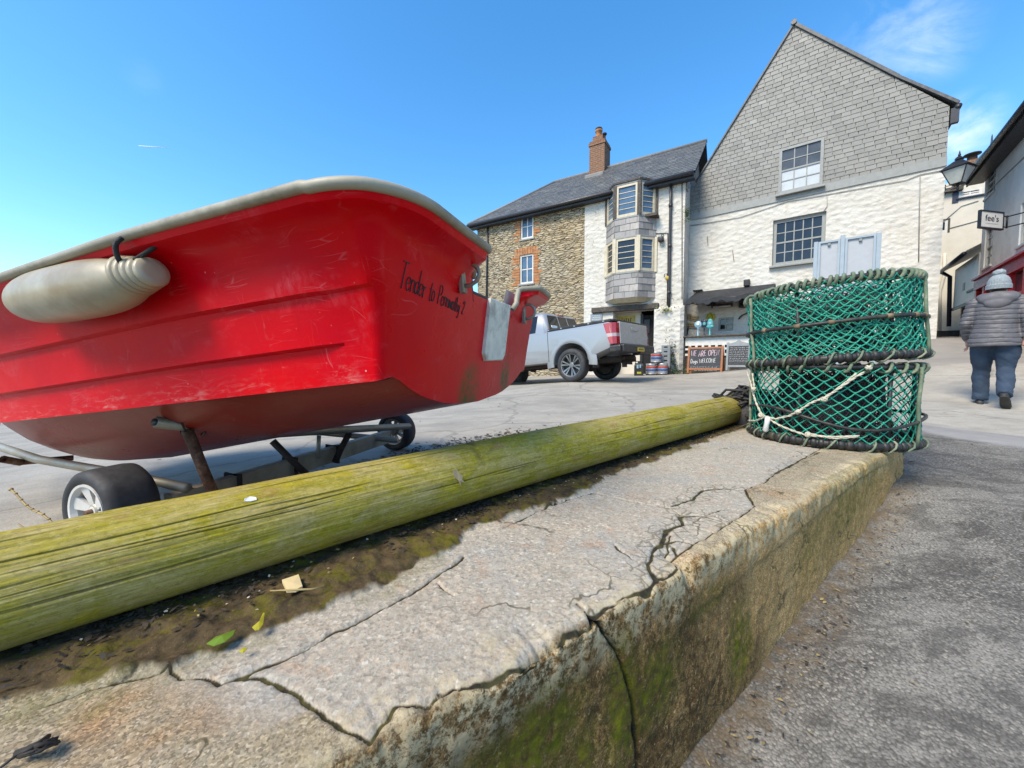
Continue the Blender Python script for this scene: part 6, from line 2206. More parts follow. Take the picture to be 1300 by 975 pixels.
# doorway recess, beam and door
mb = MB()
mb.box(dr[0] - .75, dr[1] + .15, -.13, .10, dr[3] - .02, dr[3] + .17, .03)
mb.build('lintel_beam', M['dark_wood'], hou)
dx = HF.x(809, 430)
mb = MB(); mb.poly([(dr[0], .49, -.9), (dx, .49, -.9), (dx, .49, dr[3]), (dr[0], .49, dr[3])])
mb.build('porch_wall', M['old_white'], hou)
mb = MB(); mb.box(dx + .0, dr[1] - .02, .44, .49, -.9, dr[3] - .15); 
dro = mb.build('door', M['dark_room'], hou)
mb = MB(); mb.box(dx, dx + .09, .40, .44, -.9, dr[3] - .1); mb.box(dr[1] - .09, dr[1] - .004, .40, .44, -.9, dr[3] - .1); mb.box(dx + .12, dx + .30, .41, .44, dr[3] - .75, dr[3] - .3)
mb.build('door_frame', M['black'], dro)
# roof
ov = .28
hd_ = 2.5
rz = zEv + 1.95
hipx = HF.x(704, 238, 2.5)
ro, rx1 = -.28, hL + .30
sl_ang = math.atan2(rz - zEv, hd_); ux = math.cos(sl_ang); uz = math.sin(sl_ang)
zlo = zEv - ov * math.tan(sl_ang)
SLn = (hd_ + ov) / ux
rpoly = [(ro, 0), (rx1, 0), (rx1 + .02, SLn), (hipx, SLn)]
place = lambda u, v, l: (u, -ov + v * ux - uz * (l + .05), zlo + v * uz + ux * (l + .05))
mb = MB()
q = [(ro, -ov, zlo), (rx1, -ov, zlo), (rx1, hd_, rz), (hipx, hd_, rz)]
mb.poly(q); mb.poly([(rx1, 5 + ov, zlo), (ro, 5 + ov, zlo), (hipx, hd_, rz), (rx1, hd_, rz)]); mb.poly([(ro, 5 + ov, zlo), (ro, -ov, zlo), (hipx, hd_, rz)])
up = Vector((0, -uz * .045, ux * .045))
mb.poly([Vector(p) + up for p in q])
rf = mb.build('roof', M['slate_roof'], hou)
slates('roof_slates', rf, M['slate_roof'], rpoly, place, .27, .20, 14, .014, (), .008, .05, .006)
mb = MB(); mb.smooth = True
mb.tube([(hipx, hd_, rz + .07), (rx1 + .02, hd_, rz + .07)], .07, 8); mb.tube([(ro, -ov, zlo + .07), (hipx, hd_, rz + .07)], .06, 8)
mb.build('ridge_tiles', M['slate_bay'], rf)
mb = MB(); mb.smooth = True
mb.tube([(ro, -ov - .04, zlo - .0), (rx1 - .05, -ov - .04, zlo - .0)], .065, 10); mb.smooth = False
mb.box(ro, rx1 - .02, -ov + .03, -.02, zlo - .13, zlo - .02)
mb.build('gutter', M['gutter'], hou)
# boarded underside of the right-hand verge
mb = MB()
for k in range(9):
    f0, f1 = k / 9 + .006 + .0, (k + 1) / 9 - .006
    f0 = max(f0, ov / (hd_ + ov))
    if f1 - f0 < .02: continue
    y0, y1 = -ov + (hd_ + ov) * f0, -ov + (hd_ + ov) * f1
    z0, z1 = zlo + (rz - zlo) * f0, zlo + (rz - zlo) * f1
    mb.loft([[(hL + .012, y0, z0 - .03), (hL + .012, y1, z1 - .03), (hL + .012, y1, z0 - .55), (hL + .012, y0, z0 - .55)], [(hL + .04, y0, z0 - .03), (hL + .04, y1, z1 - .03), (hL + .04, y1, z0 - .55), (hL + .04, y0, z0 - .55)]], True, True, True)
mb.build('verge_boards', M['grey_paint'], hou, fix=True)
# chimney
cx0, cx1 = HF.x(752, 200, hd_), HF.x(771, 200, hd_)
czt = HF.z(765, 182, hd_)
mb = MB()
mb.box(cx0, cx1, hd_ - .35, hd_ + .35, rz - 1.0, czt); mb.box(cx0 - .03, cx1 + .03, hd_ - .38, hd_ + .38, czt - .18, czt - .08)
mb.box(cx0 + .10, cx1 - .12, hd_ - .25, hd_ + .25, czt, czt + .22)
ch = mb.build('chimney', M['brick'], rf)
mb = MB(); mb.smooth = True
ccx = (cx0 + cx1) / 2 + .02
mb.lathe([(.15, 0), (.16, .05), (.13, .10), (.12, .30), (.15, .32), (.15, .38), (.09, .40)], 16, (ccx - .07, hd_, czt + .18))
mb.build('chimney_pot', M['orange_brick'], ch)
mb = MB(); mb.smooth = True
mb.ell((ccx + .20, hd_ - .1, czt + .28), .10, .10, .06); mb.cyl((ccx + .20, hd_ - .1, czt), (ccx + .20, hd_ - .1, czt + .3), .05); mb.ell((ccx - .07, hd_, czt + .60), .15, .15, .08)
mb.build('cowl', M['dark_rust'], ch)
mb = MB(); mb.box(cx0 - .06, cx1 + .10, hd_ - .75, hd_ - .30, rz - .75, rz - .35, .05); mb.build('flashing', M['slate_bay'], ch)
# pipes and fittings on the white wall
mb = MB(); mb.smooth = True
hp_ = lambda px, py, y=-.09: Vector((HF.x(px, py), y, HF.z(px, py)))
mb.tube([hp_(853, 222), hp_(852, 260), hp_(851, 310), hp_(850, 372), hp_(850, 390)], .042, 10)
for p in ((852, 262), (851, 313), (850, 372)): mb.cyl(hp_(*p) - Vector((0, 0, .05)), hp_(*p) + Vector((0, 0, .05)), .062, n=10)
mb.build('downpipe', M['gutter'], hou)
mb = MB(); mb.smooth = True
mb.tube([hp_(620, 280, -.05), hp_(619, 330, -.05), hp_(618, 420, -.05)], .035, 8)
mb.build('downpipe', M['gutter'], hou)
mb = MB(); mb.smooth = True
mb.tube([hp_(829, 297, -.03), hp_(848, 296, -.03), hp_(848, 340, -.03), hp_(847, 388, -.03)], .014, 6); mb.tube([hp_(866, 230, -.03), hp_(866, 380, -.03)], .012, 6)
mb.build('conduit', M['dark_wood'], hou)
mb = MB(); mb.smooth = True
c = hp_(840, 305, -.12); mb.box(c.x - .08, c.x + .08, c.y - .07, c.y + .07, c.z - .08, c.z + .08, .02); mb.tube([c + Vector((0, .0, .06)), c + Vector((.02, .0, .14)), c + Vector((.06, .1, .16))], .012, 6)
c = hp_(848, 354, -.10); mb.tube([c + Vector((-.1, .05, .05)), c + Vector((-.09, 0, .14)), c + Vector((-.02, 0, .15)), c + Vector((0, 0, .06))], .012, 6)
lo = mb.build('wall_lamp', M['black'], hou)
mb = MB(); mb.smooth = True; mb.ell(c, .06, .06, .08); mb.build('lamp_shade', M['mustard'], lo)

# plaque and framed board by the doorway
c = HF.at(757, 403, -.04)
mb = MB(); mb.box(c.x - .21, c.x + .21, -.06, -.02, c.z - .13, c.z + .13, .008)
wp = mb.build('wall_plaque', M['plaque']); wp.matrix_world = HF.M
tag(wp, 'small blue-grey plaque on the stone wall left of the dark doorway', 'plaque')
mb = MB()
for r_ in range(3):
    x = c.x - .15
    while x < c.x + .14:
        w_ = rnd.uniform(.02, .05); mb.box(x, x + w_, -.064, -.060, c.z + .06 - r_ * .07, c.z + .075 - r_ * .07); x += w_ + .018
mb.build('plaque_lettering', M['sign_white'], wp)
c = HF.at(794, 407, .40)
mb = MB(); mb.box(c.x - .31, c.x + .31, .44, .47, c.z - .16, c.z + .16, .006)
ys = mb.build('porch_sign', M['mustard']); ys.matrix_world = HF.M
tag(ys, 'mustard yellow sign with dark lettering inside the white porch', 'sign')
mb = MB()
x = c.x - .22
for k, ch_ in enumerate('PETEP'[:0] or range(6)):
    mb.box(x, x + .022, .432, .440, c.z - .07, c.z + .08); mb.box(x, x + .05, .432, .440, c.z + (.06 if k % 2 else .0), c.z + (.08 if k % 2 else .02)); x += .076
mb.build('sign_lettering', M['ink'], ys)

def leaves(name, mb_parts, pts, size, mats, parent, seed):
    g = random.Random(seed); mb = MB()
    for p in pts:
        s = g.uniform(*size); mb.mi = g.randrange(len(mats))
        d = Vector((g.gauss(0, 1), g.gauss(0, 1), g.gauss(0, .7))).normalized(); u = d.orthogonal().normalized()
        p = Vector(p)
        mb.loft([[p - d * s, p + u * s * .5, p + d * s, p - u * s * .5]], True, False, True)
    return mb.build(name, mats, parent)
def wallplant(frame, px, py, spread, n, label, seed, size=(.02, .05), y=-.10, mats=None):
    c = frame.at(px, py, y)
    w = frame.M @ c
    t = thing('wall_plant', label, 'plant', w)
    g = random.Random(seed)
    pts = [(g.gauss(0, spread[0]), g.gauss(0, spread[0] * .5) , g.gauss(0, spread[1])) for k in range(n)]
    leaves('leaves', None, pts, size, mats or [M['ivy'], M['leaf_green'], M['ivy']], t, seed)
    mb = MB()
    for k in range(7): mb.tube([(0, .05, 0), (g.gauss(0, spread[0]) * .6, 0, g.gauss(0, spread[1]) * .5), (g.gauss(0, spread[0]), 0, g.gauss(0, spread[1]))], .005, 4)
    mb.build('stems', M['dark_wood'], t)
wallplant(HF, 847, 393, (.15, .05), 130, 'bright green tuft growing at the foot of the dark downpipe', 3, (.02, .045), -.16, [M['leaf_green'], M['leaf_yellow'], M['ivy']])
wallplant(HF, 872, 271, (.05, .13), 130, 'green fern-like weed in the corner where the two buildings meet under the slates', 4, (.02, .045), -.08)
wallplant(HF, 850, 455, (.08, .34), 320, 'dark ivy climbing the white pier behind the grey crates', 5, (.03, .06), -.30, [M['ivy'], M['ivy'], M['litter']])
wallplant(HF, 861, 471, (.22, .06), 160, 'low weeds at the foot of the white pier beside the chalkboard', 6, (.02, .05), -.34)

# ======== kegs and crates by the pier
def gp_(px, Y):
    r = ray(px, 462); x = r.x / r.y * Y; return Vector((x, Y, gh(x, Y)))
def keg(loc, label):
    t = thing('beer_keg', label, 'keg', loc, rnd.uniform(0, 6), 'steel beer kegs beside the doorway')
    mb = MB(); mb.smooth = True
    r = .155
    mb.lathe([(r * .93, 0), (r, .008), (r, .045), (r * .96, .055), (r * .98, .09), (r * .98, .255), (r * .96, .29), (r, .30), (r, .342), (r * .93, .35), (r * .90, .33), (r * .6, .31), (.02, .315)], 28)
    mb.build('keg_body', M['steel'], t)
    mb = MB(); mb.smooth = True
    mb.lathe([(r * .99, .215), (r * 1.005, .22), (r * 1.005, .262), (r * .99, .267)], 28, cap0=False, cap1=False); mb.build('red_band', M['keg_red'], t)
    mb = MB(); mb.smooth = True
    mb.lathe([(r * .99, .125), (r * 1.005, .13), (r * 1.005, .185), (r * .99, .19)], 28, cap0=False, cap1=False); mb.build('blue_band', M['keg_blue'], t)
    mb = MB(); mb.smooth = True
    mb.lathe([(r * 1.0, .004), (r * 1.02, .012), (r * 1.02, .034), (r * 1.0, .042)], 28, cap0=False, cap1=False); mb.build('rubber_foot', M['car_black'], t)
    return t
kY = 11.6
k1 = gp_(827, kY); k2 = gp_(841, kY - .08)
keg(k1, 'left of the two beer kegs standing on the ground beside the black crate')
keg(k2, 'right of the two beer kegs standing on the ground, under the grey crates')
keg(k1.lerp(k2, .42) + Vector((.0, .0, .352)), 'beer keg stacked on top of the other kegs')
bk = gp_(811, kY - .05)
t = thing('black_crate', 'black plastic drum with a yellow label standing left of the kegs', 'container', bk, -.3)
mb = MB(); mb.loft([[(x * s, y * s, z) for x, y in ((-.13, -.12), (.13, -.12), (.13, .12), (-.13, .12))] for z, s in ((0, .95), (.02, 1), (.30, 1.0), (.36, .82), (.38, .82))], True, True, True); mb.box(-.03, .03, -.03, .03, .38, .43, .01)
mb.build('drum', M['black'], t, fix=True)
mb = MB(); mb.box(-.05, .07, -.124, -.1215, .06, .12); mb.build('yellow_label', M['leaf_yellow'], t)
mb = MB(); mb.box(-.06, -.01, -.124, -.1215, .22, .32); mb.box(.02, .06, -.124, -.1215, .24, .33); mb.build('white_label', M['sky_paint'], t)
mb = MB(); mb.smooth = True; mb.tube([(-.10, 0, .36), (-.09, 0, .43), (.09, 0, .43), (.10, 0, .36)], .012, 6); mb.build('handle', M['black'], t)
cr_ = gp_(845, kY + .12)
for k in range(5):
    t = thing('grey_crate', ['bottom grey plastic crate of the tall stack beside the kegs', 'second grey plastic crate from the bottom of the tall stack', 'middle grey plastic crate of the tall stack', 'second grey plastic crate from the top of the tall stack', 'topmost grey plastic crate of the tall stack on the white pier'][k], 'crate', cr_ + Vector((.01, 0, .35 + k * .135 - .13)), -.5, 'stack of grey crates')
    mb = MB()
    mb.box(-.12, .12, -.12, .12, 0, .012); mb.box(-.12, -.108, -.12, .12, .012, .13); mb.box(.108, .12, -.12, .12, .012, .13); mb.box(-.108, .108, .108, .12, .012, .13)
    mb.box(-.108, .108, -.12, -.108, .012, .05); mb.box(-.108, .108, -.12, -.108, .095, .13); mb.box(-.108, -.05, -.12, -.108, .05, .095); mb.box(.05, .108, -.12, -.108, .05, .095)
    mb.build('crate_shell', M['crate_grey'], t)
    mb = MB(); mb.box(-.10, .10, -.10, .10, .014, .10, .01); mb.build('crate_load', M['black'], t)
bx = gp_(845, kY + .12)
t = thing('wooden_box', 'low dark wooden box carrying the tall stack of grey crates', 'box', bx + Vector((.01, 0, 0)), -.5)
mb = MB()
for z in (0, .075, .15): mb.box(-.13, .13, -.13, .13, z, z + .066, .006)
mb.build('slats', M['dark_wood'], t)

# ======== pub counter, awning and what hangs there
def GP(px, py, y): return GF.M @ GF.at(px, py, y)
cy = -1.0
cl, cr2 = GF.at(868, 427, cy), GF.at(946, 418, cy)
cg = GF.g((cl.x + cr2.x) / 2, cy)
ctr = thing('bar_counter', 'white outdoor bar counter with lattice front and wooden top against the white wall', 'counter', mtx=GF.M)
zt = cl.z
mb = MB(); mb.box(cl.x - .03, cr2.x + .25, cy - .10, -.02, zt - .05, zt, .01); mb.build('counter_top', M['dark_wood'], ctr)
zf = GF.z(900, 440, cy)
mb = MB(); mb.box(cl.x, cr2.x + .2, cy + .01, cy + .04, zt - .30, zt - .05)
for k in range(11):
    x = cl.x + (cr2.x + .2 - cl.x) * k / 10
    mb.box(x - .035, x + .035, cy + .01, cy + .04, zt - .62, zt - .30)
mb.box(cl.x, cr2.x + .2, cy + .01, cy + .04, zt - .44, zt - .38); mb.box(cl.x, cr2.x + .2, cy + .01, cy + .04, zt - .62, zt - .55)
mb.build('lattice_front', M['white_paint'], ctr)
mb = MB()
for k in range(8): mb.box(cl.x, cr2.x + .2, cy + .045, cy + .07, zt - 1.3 + k * .085, zt - 1.3 + k * .085 + .078, .004)
mb.box(cl.x, cr2.x + .2, cy + .08, cy + .10, zt - .64, zt - .05)
mb.build('board_front', M['dark_wood'], ctr)
mb = MB(); mb.box(cl.x - .02, cl.x + .05, cy, cy + .06, -.4, zt - .05); mb.box(cr2.x + .14, cr2.x + .21, cy, cy + .06, -.4, zt - .05); mb.box(cl.x - .01, cl.x + .02, cy + .05, -.05, zt - .7, zt - .05); mb.build('post', M['dark_wood'], ctr)
# little hand pump signs on the counter
def pump(px, py, m, label, shape):
    c = GF.at(px, 425, cy + .18)
    p = GF.M @ Vector((c.x, cy + .18, zt + .001))
    t = thing('beer_pump', label, 'beer pump', p, GF.ang, 'pump clips on the bar counter')
    mb = MB(); mb.smooth = True
    mb.lathe([(.045, 0), (.045, .02), (.022, .03), (.02, .24), (.028, .26)], 14); mb.build('pump_body', m, t)
    mb = MB(); mb.smooth = True
    if shape == 0: mb.lathe([(.001, -.012), (.10, -.012), (.11, 0), (.10, .012), (.001, .012)], 20, (0, -.01, .36), (0, 1, 0))
    elif shape == 1: mb.ell((0, -.01, .37), .10, .02, .12); mb.ell((-.06, -.012, .46), .045, .02, .05); mb.ell((.06, -.012, .46), .045, .02, .05)
    else: mb.ell((0, -.01, .38), .085, .02, .14); mb.ell((0, -.01, .28), .11, .02, .05)
    mb.build('pump_clip', [M['sky_paint'], M['navy'], M['teal']][shape], t)
    mb = MB(); mb.smooth = True; mb.ell((0, -.034, .37), .045, .008, .045); mb.build('clip_badge', [M['sign_white'], M['teal'], M['sky_paint']][shape], t)
pump(886, 418, M['sky_paint'], 'pale blue round pump clip, leftmost of the three on the counter', 0)
pump(894, 418, M['navy'], 'navy and green pump clip between the two lighter ones on the counter', 1)
pump(901, 418, M['teal'], 'turquoise pump clip, rightmost of the three on the counter', 2)
c = GF.at(902, 403, -.03)
mb = MB(); mb.smooth = True
mb.M = GF.M @ Matrix.Translation((c.x, -.03, c.z))
for k in range(8): mb.ell((.10 * math.cos(k * .785), 0, .10 * math.sin(k * .785)), .05, .015, .05, 10, 6)
mb.ell((0, -.01, 0), .06, .02, .06)
tag(mb.build('star_ornament', M['leaf_yellow']), 'yellow star-shaped ornament on the white wall above the turquoise pump clip', 'ornament')
def wsign(px, py, w, h, rot, label, nm='wooden_sign', m='pale_wood', y=-.03):
    c = GF.at(px, py, y)
    mb = MB(); mb.box(-w / 2, w / 2, -.012, .012, -h / 2, h / 2, .006)
    o = mb.build(nm, M[m]); o.matrix_world = GF.M @ Matrix.Translation((c.x, y, c.z)) @ Matrix.Rotation(R(rot), 4, 'Y')
    tag(o, label, 'sign')
    mb = MB()
    for r_ in range(2):
        x = -w * .38
        while x < w * .34:
            a = rnd.uniform(.02, .045); mb.box(x, x + a, -.0155, -.0125, h * .14 - r_ * h * .36 - .012, h * .14 - r_ * h * .36 + .012); x += a + .016
    mb.build('sign_lettering', M['ink'], o)
wsign(873.5, 402, .20, .20, 12, 'small square mustard sign high on the white wall beside the downpipe corner')
wsign(881, 404, .28, .18, 14, 'pale wooden board sign right of the square mustard sign')
wsign(877, 413, .48, .18, 8, 'longer pale wooden arrow sign under the two small board signs')
wsign(870.5, 420, .16, .30, 10, 'small dark menu board under the pale wooden arrow sign', 'menu_board', 'blackboard')
# awning
aL = GF.at(880, 372, 0); aR = GF.at(955, 358, 0)
mb = MB()
fL, fR = GF.at(876, 380, -1.3), GF.at(955, 366, -1.3)
ax0, ax1 = GF.x(884, 372), GF.x(955, 360) + .6
azt = GF.z(890, 371); azf = GF.z(890, 380, -1.15)
nx = 28
def awn(x, f, off):
    k = (x - ax0) / (ax1 - ax0)
    sag = .035 * math.sin(k * 19) * f
    return (x, -.03 - 1.12 * f, azt + (azf - azt) * f + sag + off)
top_ = [[awn(ax0 + (ax1 - ax0) * i / nx, f, .012) for i in range(nx + 1)] for f in (0, .25, .5, .75, 1)]
top_.append([(x, y, z - .13 - .03 * math.sin(i * 1.9)) for i, (x, y, z) in enumerate(top_[-1])])
bt_ = [[(x, y + .012, z - .02) for x, y, z in r_] for r_ in reversed(top_)]
mb.loft(top_ + bt_, False)
ends = []
aw = thing('awning', 'black canvas awning sagging over the bar counter', 'awning', mtx=GF.M)
mb.smooth = True
mb.build('canvas', M['awning'], aw)
mb = MB(); mb.smooth = True
mb.tube([(ax0, -.05, azt - .02), (ax1, -.05, azt - .02)], .035, 8); mb.tube([(ax0 + .05, -.06, azt - .4), (ax0 + .02, -1.05, azf - .05)], .018, 6); mb.tube([(ax0, -1.12, azf - .02), (ax1, -1.12, azf - .02)], .022, 8)
mb.box(ax0 - .08, ax0 + .2, -.14, .0, azt + .04, azt + .07)
mb.build('awning_frame', M['gutter'], aw)
mb = MB(); 
c = GF.at(948, 359, -.1); mb.box(c.x - .08, c.x + .08, -.16, -.002, c.z - .10, c.z + .10, .02)
o = mb.build('wall_box', M['black']); o.matrix_world = GF.M; tag(o, 'small black box fixed to the wall above the awning', 'box')
for px, py, lab in ((902.5, 383, 'black loudspeaker under the left half of the awning'), (944, 385, 'black loudspeaker under the awning close to the green pots')):
    c = GF.at(px, py, -.12)
    t = thing('loudspeaker', lab, 'loudspeaker', mtx=GF.M @ Matrix.Translation((c.x, -.12, c.z)), group='loudspeakers under the awning')
    mb = MB(); mb.box(-.12, .12, -.10, .115, -.13, .13, .02); mb.build('speaker_box', M['black'], t)
    mb = MB(); mb.smooth = True; mb.lathe([(.001, 0), (.08, .0), (.09, .012), (.095, -.0)], 18, (0, -.103, 0), (0, -1, 0)); mb.build('speaker_cone', M['car_black'], t)
c = GF.at(916.5, 388, -.12)
t = thing('strip_light', 'white strip heater lamp on the wall under the awning', 'lamp', mtx=GF.M @ Matrix.Translation((c.x, -.12, c.z)))
mb = MB(); mb.smooth = True
mb.loft([[(x, .05 * math.cos(a) , .055 * math.sin(a)) for a in [2 * math.pi * k / 12 for k in range(12)]] for x in (-.30, -.28, .28, .30)], True, True, True); mb.box(-.04, .04, .0, .118, -.03, .03)
mb.build('lamp_housing', M['dark_wood'], t)
mb = MB(); mb.smooth = True; mb.cyl((-.25, -.035, -.03), (.25, -.035, -.03), .025, n=10); mb.build('lamp_tube', M['sign_white'], t)
c = GF.at(890, 383, -.15)
t = thing('security_camera', 'small white dome camera at the left end under the awning', 'camera', mtx=GF.M @ Matrix.Translation((c.x, -.15, c.z)))
mb = MB(); mb.smooth = True; mb.ell((0, 0, 0), .09, .09, .09); mb.cyl((0, .0, 0), (0, .15, .0), .04); mb.build('camera_body', M['sign_white'], t)
mb = MB(); mb.smooth = True; mb.ell((.01, -.062, -.012), .045, .04, .045); mb.build('lens', M['black'], t)
c = GF.at(943, 400, -.02)
mb = MB(); mb.smooth = True; mb.tube([(c.x - .1, -.03, c.z - .12), (c.x - .03, -.06, c.z - .02), (c.x + .12, -.06, c.z + .05), (c.x + .3, -.03, c.z + .12)], .022, 8)
o = mb.build('bent_pipe', M['car_black']); o.matrix_world = GF.M; tag(o, 'bent grey pipe on the white wall right of the small window', 'pipe')

# ======== chalkboards on the ground
by = -1.75
def board(px0, px1, pyt, label, frame_m, pointed, seed):
    a, b = GF.at(px0, 470, by), GF.at(px1, 470, by)
    g0 = GF.g((a.x + b.x) / 2, by)
    h = GF.z((px0 + px1) / 2, pyt, by) - g0
    w = b.x - a.x
    t = thing('chalkboard', label, 'chalkboard', mtx=GF.M @ Matrix.Translation(((a.x + b.x) / 2, by, g0)) @ Matrix.Rotation(R(-8), 4, 'X'), group='pub chalkboards standing on the slip')
    mb = MB(); f = .055
    mb.box(-w / 2, -w / 2 + f, -.02, .02, 0, h + (.03 if not pointed else -.06), .006); mb.box(w / 2 - f, w / 2, -.02, .02, 0, h + (.03 if not pointed else -.06), .006)
    mb.box(-w / 2 + f, w / 2 - f, -.018, .018, .09, .09 + f, .006)
    if not pointed: mb.box(-w / 2 + f, w / 2 - f, -.018, .018, h - f, h, .006)
    else:
        ol = [(-w / 2 + f, h * .80), (w / 2 - f, h * .80), (w / 2 - f, h - .10), (w * .12, h - .05), (0, h + .02), (-w * .12, h - .05), (-w / 2 + f, h - .10)]
        mb.loft([[(x, -.018, z) for x, z in ol], [(x, .018, z) for x, z in ol]], True, True, True)
    # rear leg
    mb.box(-w / 2, -w / 2 + f, .30, .335, -.01, h * .2, .004); mb.box(w / 2 - f, w / 2, .30, .335, -.01, h * .2, .004)
    mb.loft([[(-w / 2, .30, h * .2), (-w / 2 + f, .30, h * .2), (-w / 2 + f, .335, h * .2), (-w / 2, .335, h * .2)], [(-w / 2, .03, h * .9), (-w / 2 + f, .03, h * .9), (-w / 2 + f, .06, h * .9), (-w / 2, .06, h * .9)]], True, True, True)
    mb.loft([[(w / 2 - f, .30, h * .2), (w / 2, .30, h * .2), (w / 2, .335, h * .2), (w / 2 - f, .335, h * .2)], [(w / 2 - f, .03, h * .9), (w / 2, .03, h * .9), (w / 2, .06, h * .9), (w / 2 - f, .06, h * .9)]], True, True, True)
    mb.build('board_frame', frame_m, t, fix=True)
    mb = MB(); z1 = h - f if not pointed else h * .80
    mb.box(-w / 2 + f, w / 2 - f, -.008, .008, .09 + f, z1); mb.build('board_panel', M['blackboard'], t)
    return t, w, h, z1
t, w, h, z1 = board(872, 917, 440, 'orange framed chalkboard reading we are open, dogs welcome, left of the slate grey one', M['orange_wood'], False, 1)
mb = MB()
pl_ = lambda x0, z0: (lambda x, y: (x0 + x, -.0105, z0 + y))
sz = (z1 - .15) * .20
wl = write(MB(), 'WE ARE OPEN', pl_(0, 0), 1, .003, 0, 0, False)
s1 = (w - .2) / wl
write(mb, 'WE ARE OPEN', lambda x, y: (-w / 2 + .09 + x, -.0105, z1 - .22 + y * 1.5 + x * .03), s1, .0075, .05, .08, False, 0, .12, 2)
mb.build('chalk_heading', M['chalk_pink'], t)
mb = MB()
write(mb, 'Dogs WELCOME', lambda x, y: (-w / 2 + .09 + x, -.0105, z1 - .42 + y * 1.35 + x * .03), s1 * .82, .0065, .05, .08, True, 0, .12, 4)
g = random.Random(8)
def scribble(mb, x0, x1, z, hgt, g, th):
    x = x0
    while x < x1:
        wd = g.uniform(.03, .09)
        n = max(int(wd / .012), 2)
        mb.tube([(x + wd * k / n, -.0105, z + (hgt if k % 2 else 0) * g.uniform(.5, 1)) for k in range(n + 1)], th, 4); x += wd + g.uniform(.02, .04)
scribble(mb, -w / 2 + .09, w / 2 - .12, z1 - .55, .035, g, .004); scribble(mb, -w / 2 + .2, w / 2 - .2, z1 - .65, .035, g, .004)
mb.build('chalk_writing', M['chalk'], t)
t, w, h, z1 = board(921, 952, 431, 'slate grey peaked chalkboard crowded with white handwriting beside the orange framed one', M['crate_grey'], True, 2)
mb = MB()
z = z1 - .06
while z > .2:
    scribble(mb, -w / 2 + .085, w / 2 - .09, z, .04, g, .0045); z -= .062
mb.build('chalk_writing', M['chalk'], t)

# ======== noticeboard behind the pots
nY = 6.2
na, nb2 = P(1036, 310, nY + .35), P(1116, 296, nY - .12)
NF = Fr((na.x, na.y), (nb2.x - na.x, nb2.y - na.y), gh((na.x + nb2.x) / 2, (na.y + nb2.y) / 2))
nW = (Vector((nb2.x, nb2.y)) - Vector((na.x, na.y))).length
nz1 = NF.z(1040, 309); nz2 = NF.z(1094, 299)
nb_o = thing('noticeboard', 'pale blue-grey two panel noticeboard on posts behind the stacked pots', 'noticeboard', mtx=NF.M)
zb_ = nz1 - .95
xm_ = NF.x(1070, 305)
mb = MB()
for x in (0, xm_ , nW):
    zt_ = max(nz1, nz2) + (.05 if x == xm_ else 0)
    mb.box(x - .028, x + .028, -.035, .035, min(NF.g(0), NF.g(nW), 0) - .1, zt_, .005)
mb.build('post', M['blue_grey'], nb_o)
for (a, b) in ((.03, xm_ - .03), (xm_ + .03, nW - .03)):
    zt_ = max(nz1, nz2) - .01
    mb = MB(); f = .03
    mb.box(a, b, -.04, .03, zt_ - f, zt_); mb.box(a, b, -.04, .03, zb_, zb_ + f); mb.box(a, a + f, -.04, .03, zb_ + f, zt_ - f); mb.box(b - f, b, -.04, .03, zb_ + f, zt_ - f)
    fr_ = mb.build('panel_frame', M['blue_grey'], nb_o)
    mb = MB(); mb.box(a + f, b - f, -.012, .02, zb_ + f, zt_ - f); mb.build('panel', M['board_face'], fr_)
    mb = MB(); mb.box((a + b) / 2 - .02, (a + b) / 2 + .02, -.05, -.012, zt_ - f - .055, zt_ - f - .015, .006); mb.build('lock', M['crate_grey'], fr_)

# ======== shop building on the right
fo = P(1244, 340, 11.5)
FF = Fr((fo.x, fo.y), (-.627, -.779), gh(fo.x, fo.y) - .3)
FLn_ = 9.0
shop = thing('shop_building', 'pale blue-white shop building with dark red shopfront on the right of the lane', 'building', mtx=FF.M)
zEa = FF.z(1246, 222)
fz = FF.z(1246, 355)      # bottom of upper wall, top of shopfront
zw = lambda px, py: FF.z(px, py)
u1 = [FF.x(1252.5, 230), FF.x(1263.5, 230), zw(1257, 247), zw(1257, 214)]
u2 = [FF.x(1250, 310), FF.x(1260, 310), zw(1254, 338), zw(1254, 289)]
u3 = [FF.x(1296, 260), FF.x(1296, 260) + .9, zw(1298, 310), zw(1298, 258)]
mb = MB(); wall_holes(mb, 0, FLn_, fz, zEa, [tuple(u1) + (.12,), tuple(u2) + (.12,), tuple(u3) + (.12,)])
mb.poly([(0, 6, -.4), (0, 0, -.4), (0, 0, zEa), (0, 3, zEa + 2.6), (0, 6, zEa)]); mb.poly([(FLn_, 0, -.4), (FLn_, 6, -.4), (FLn_, 6, zEa), (FLn_, 3, zEa + 2.6), (FLn_, 0, zEa)])
mb.poly([(FLn_, 6, -.4), (0, 6, -.4), (0, 6, zEa), (FLn_, 6, zEa)])
mb.build('wall', M['pale_render'], shop)
for u in (u1, u2, u3): window(shop, u[0], u[1], u[2], u[3], 2, 4, M['white_paint'], M['glass_grey'], .09, .05, .022, True, True)
mb = MB(); mb.smooth = True; mb.tube([(.05, -.015, zw(1262, 236) + .0), (FLn_, -.015, zw(1262, 236) - .25)], .012, 6); mb.build('cable', M['grey_paint'], shop)
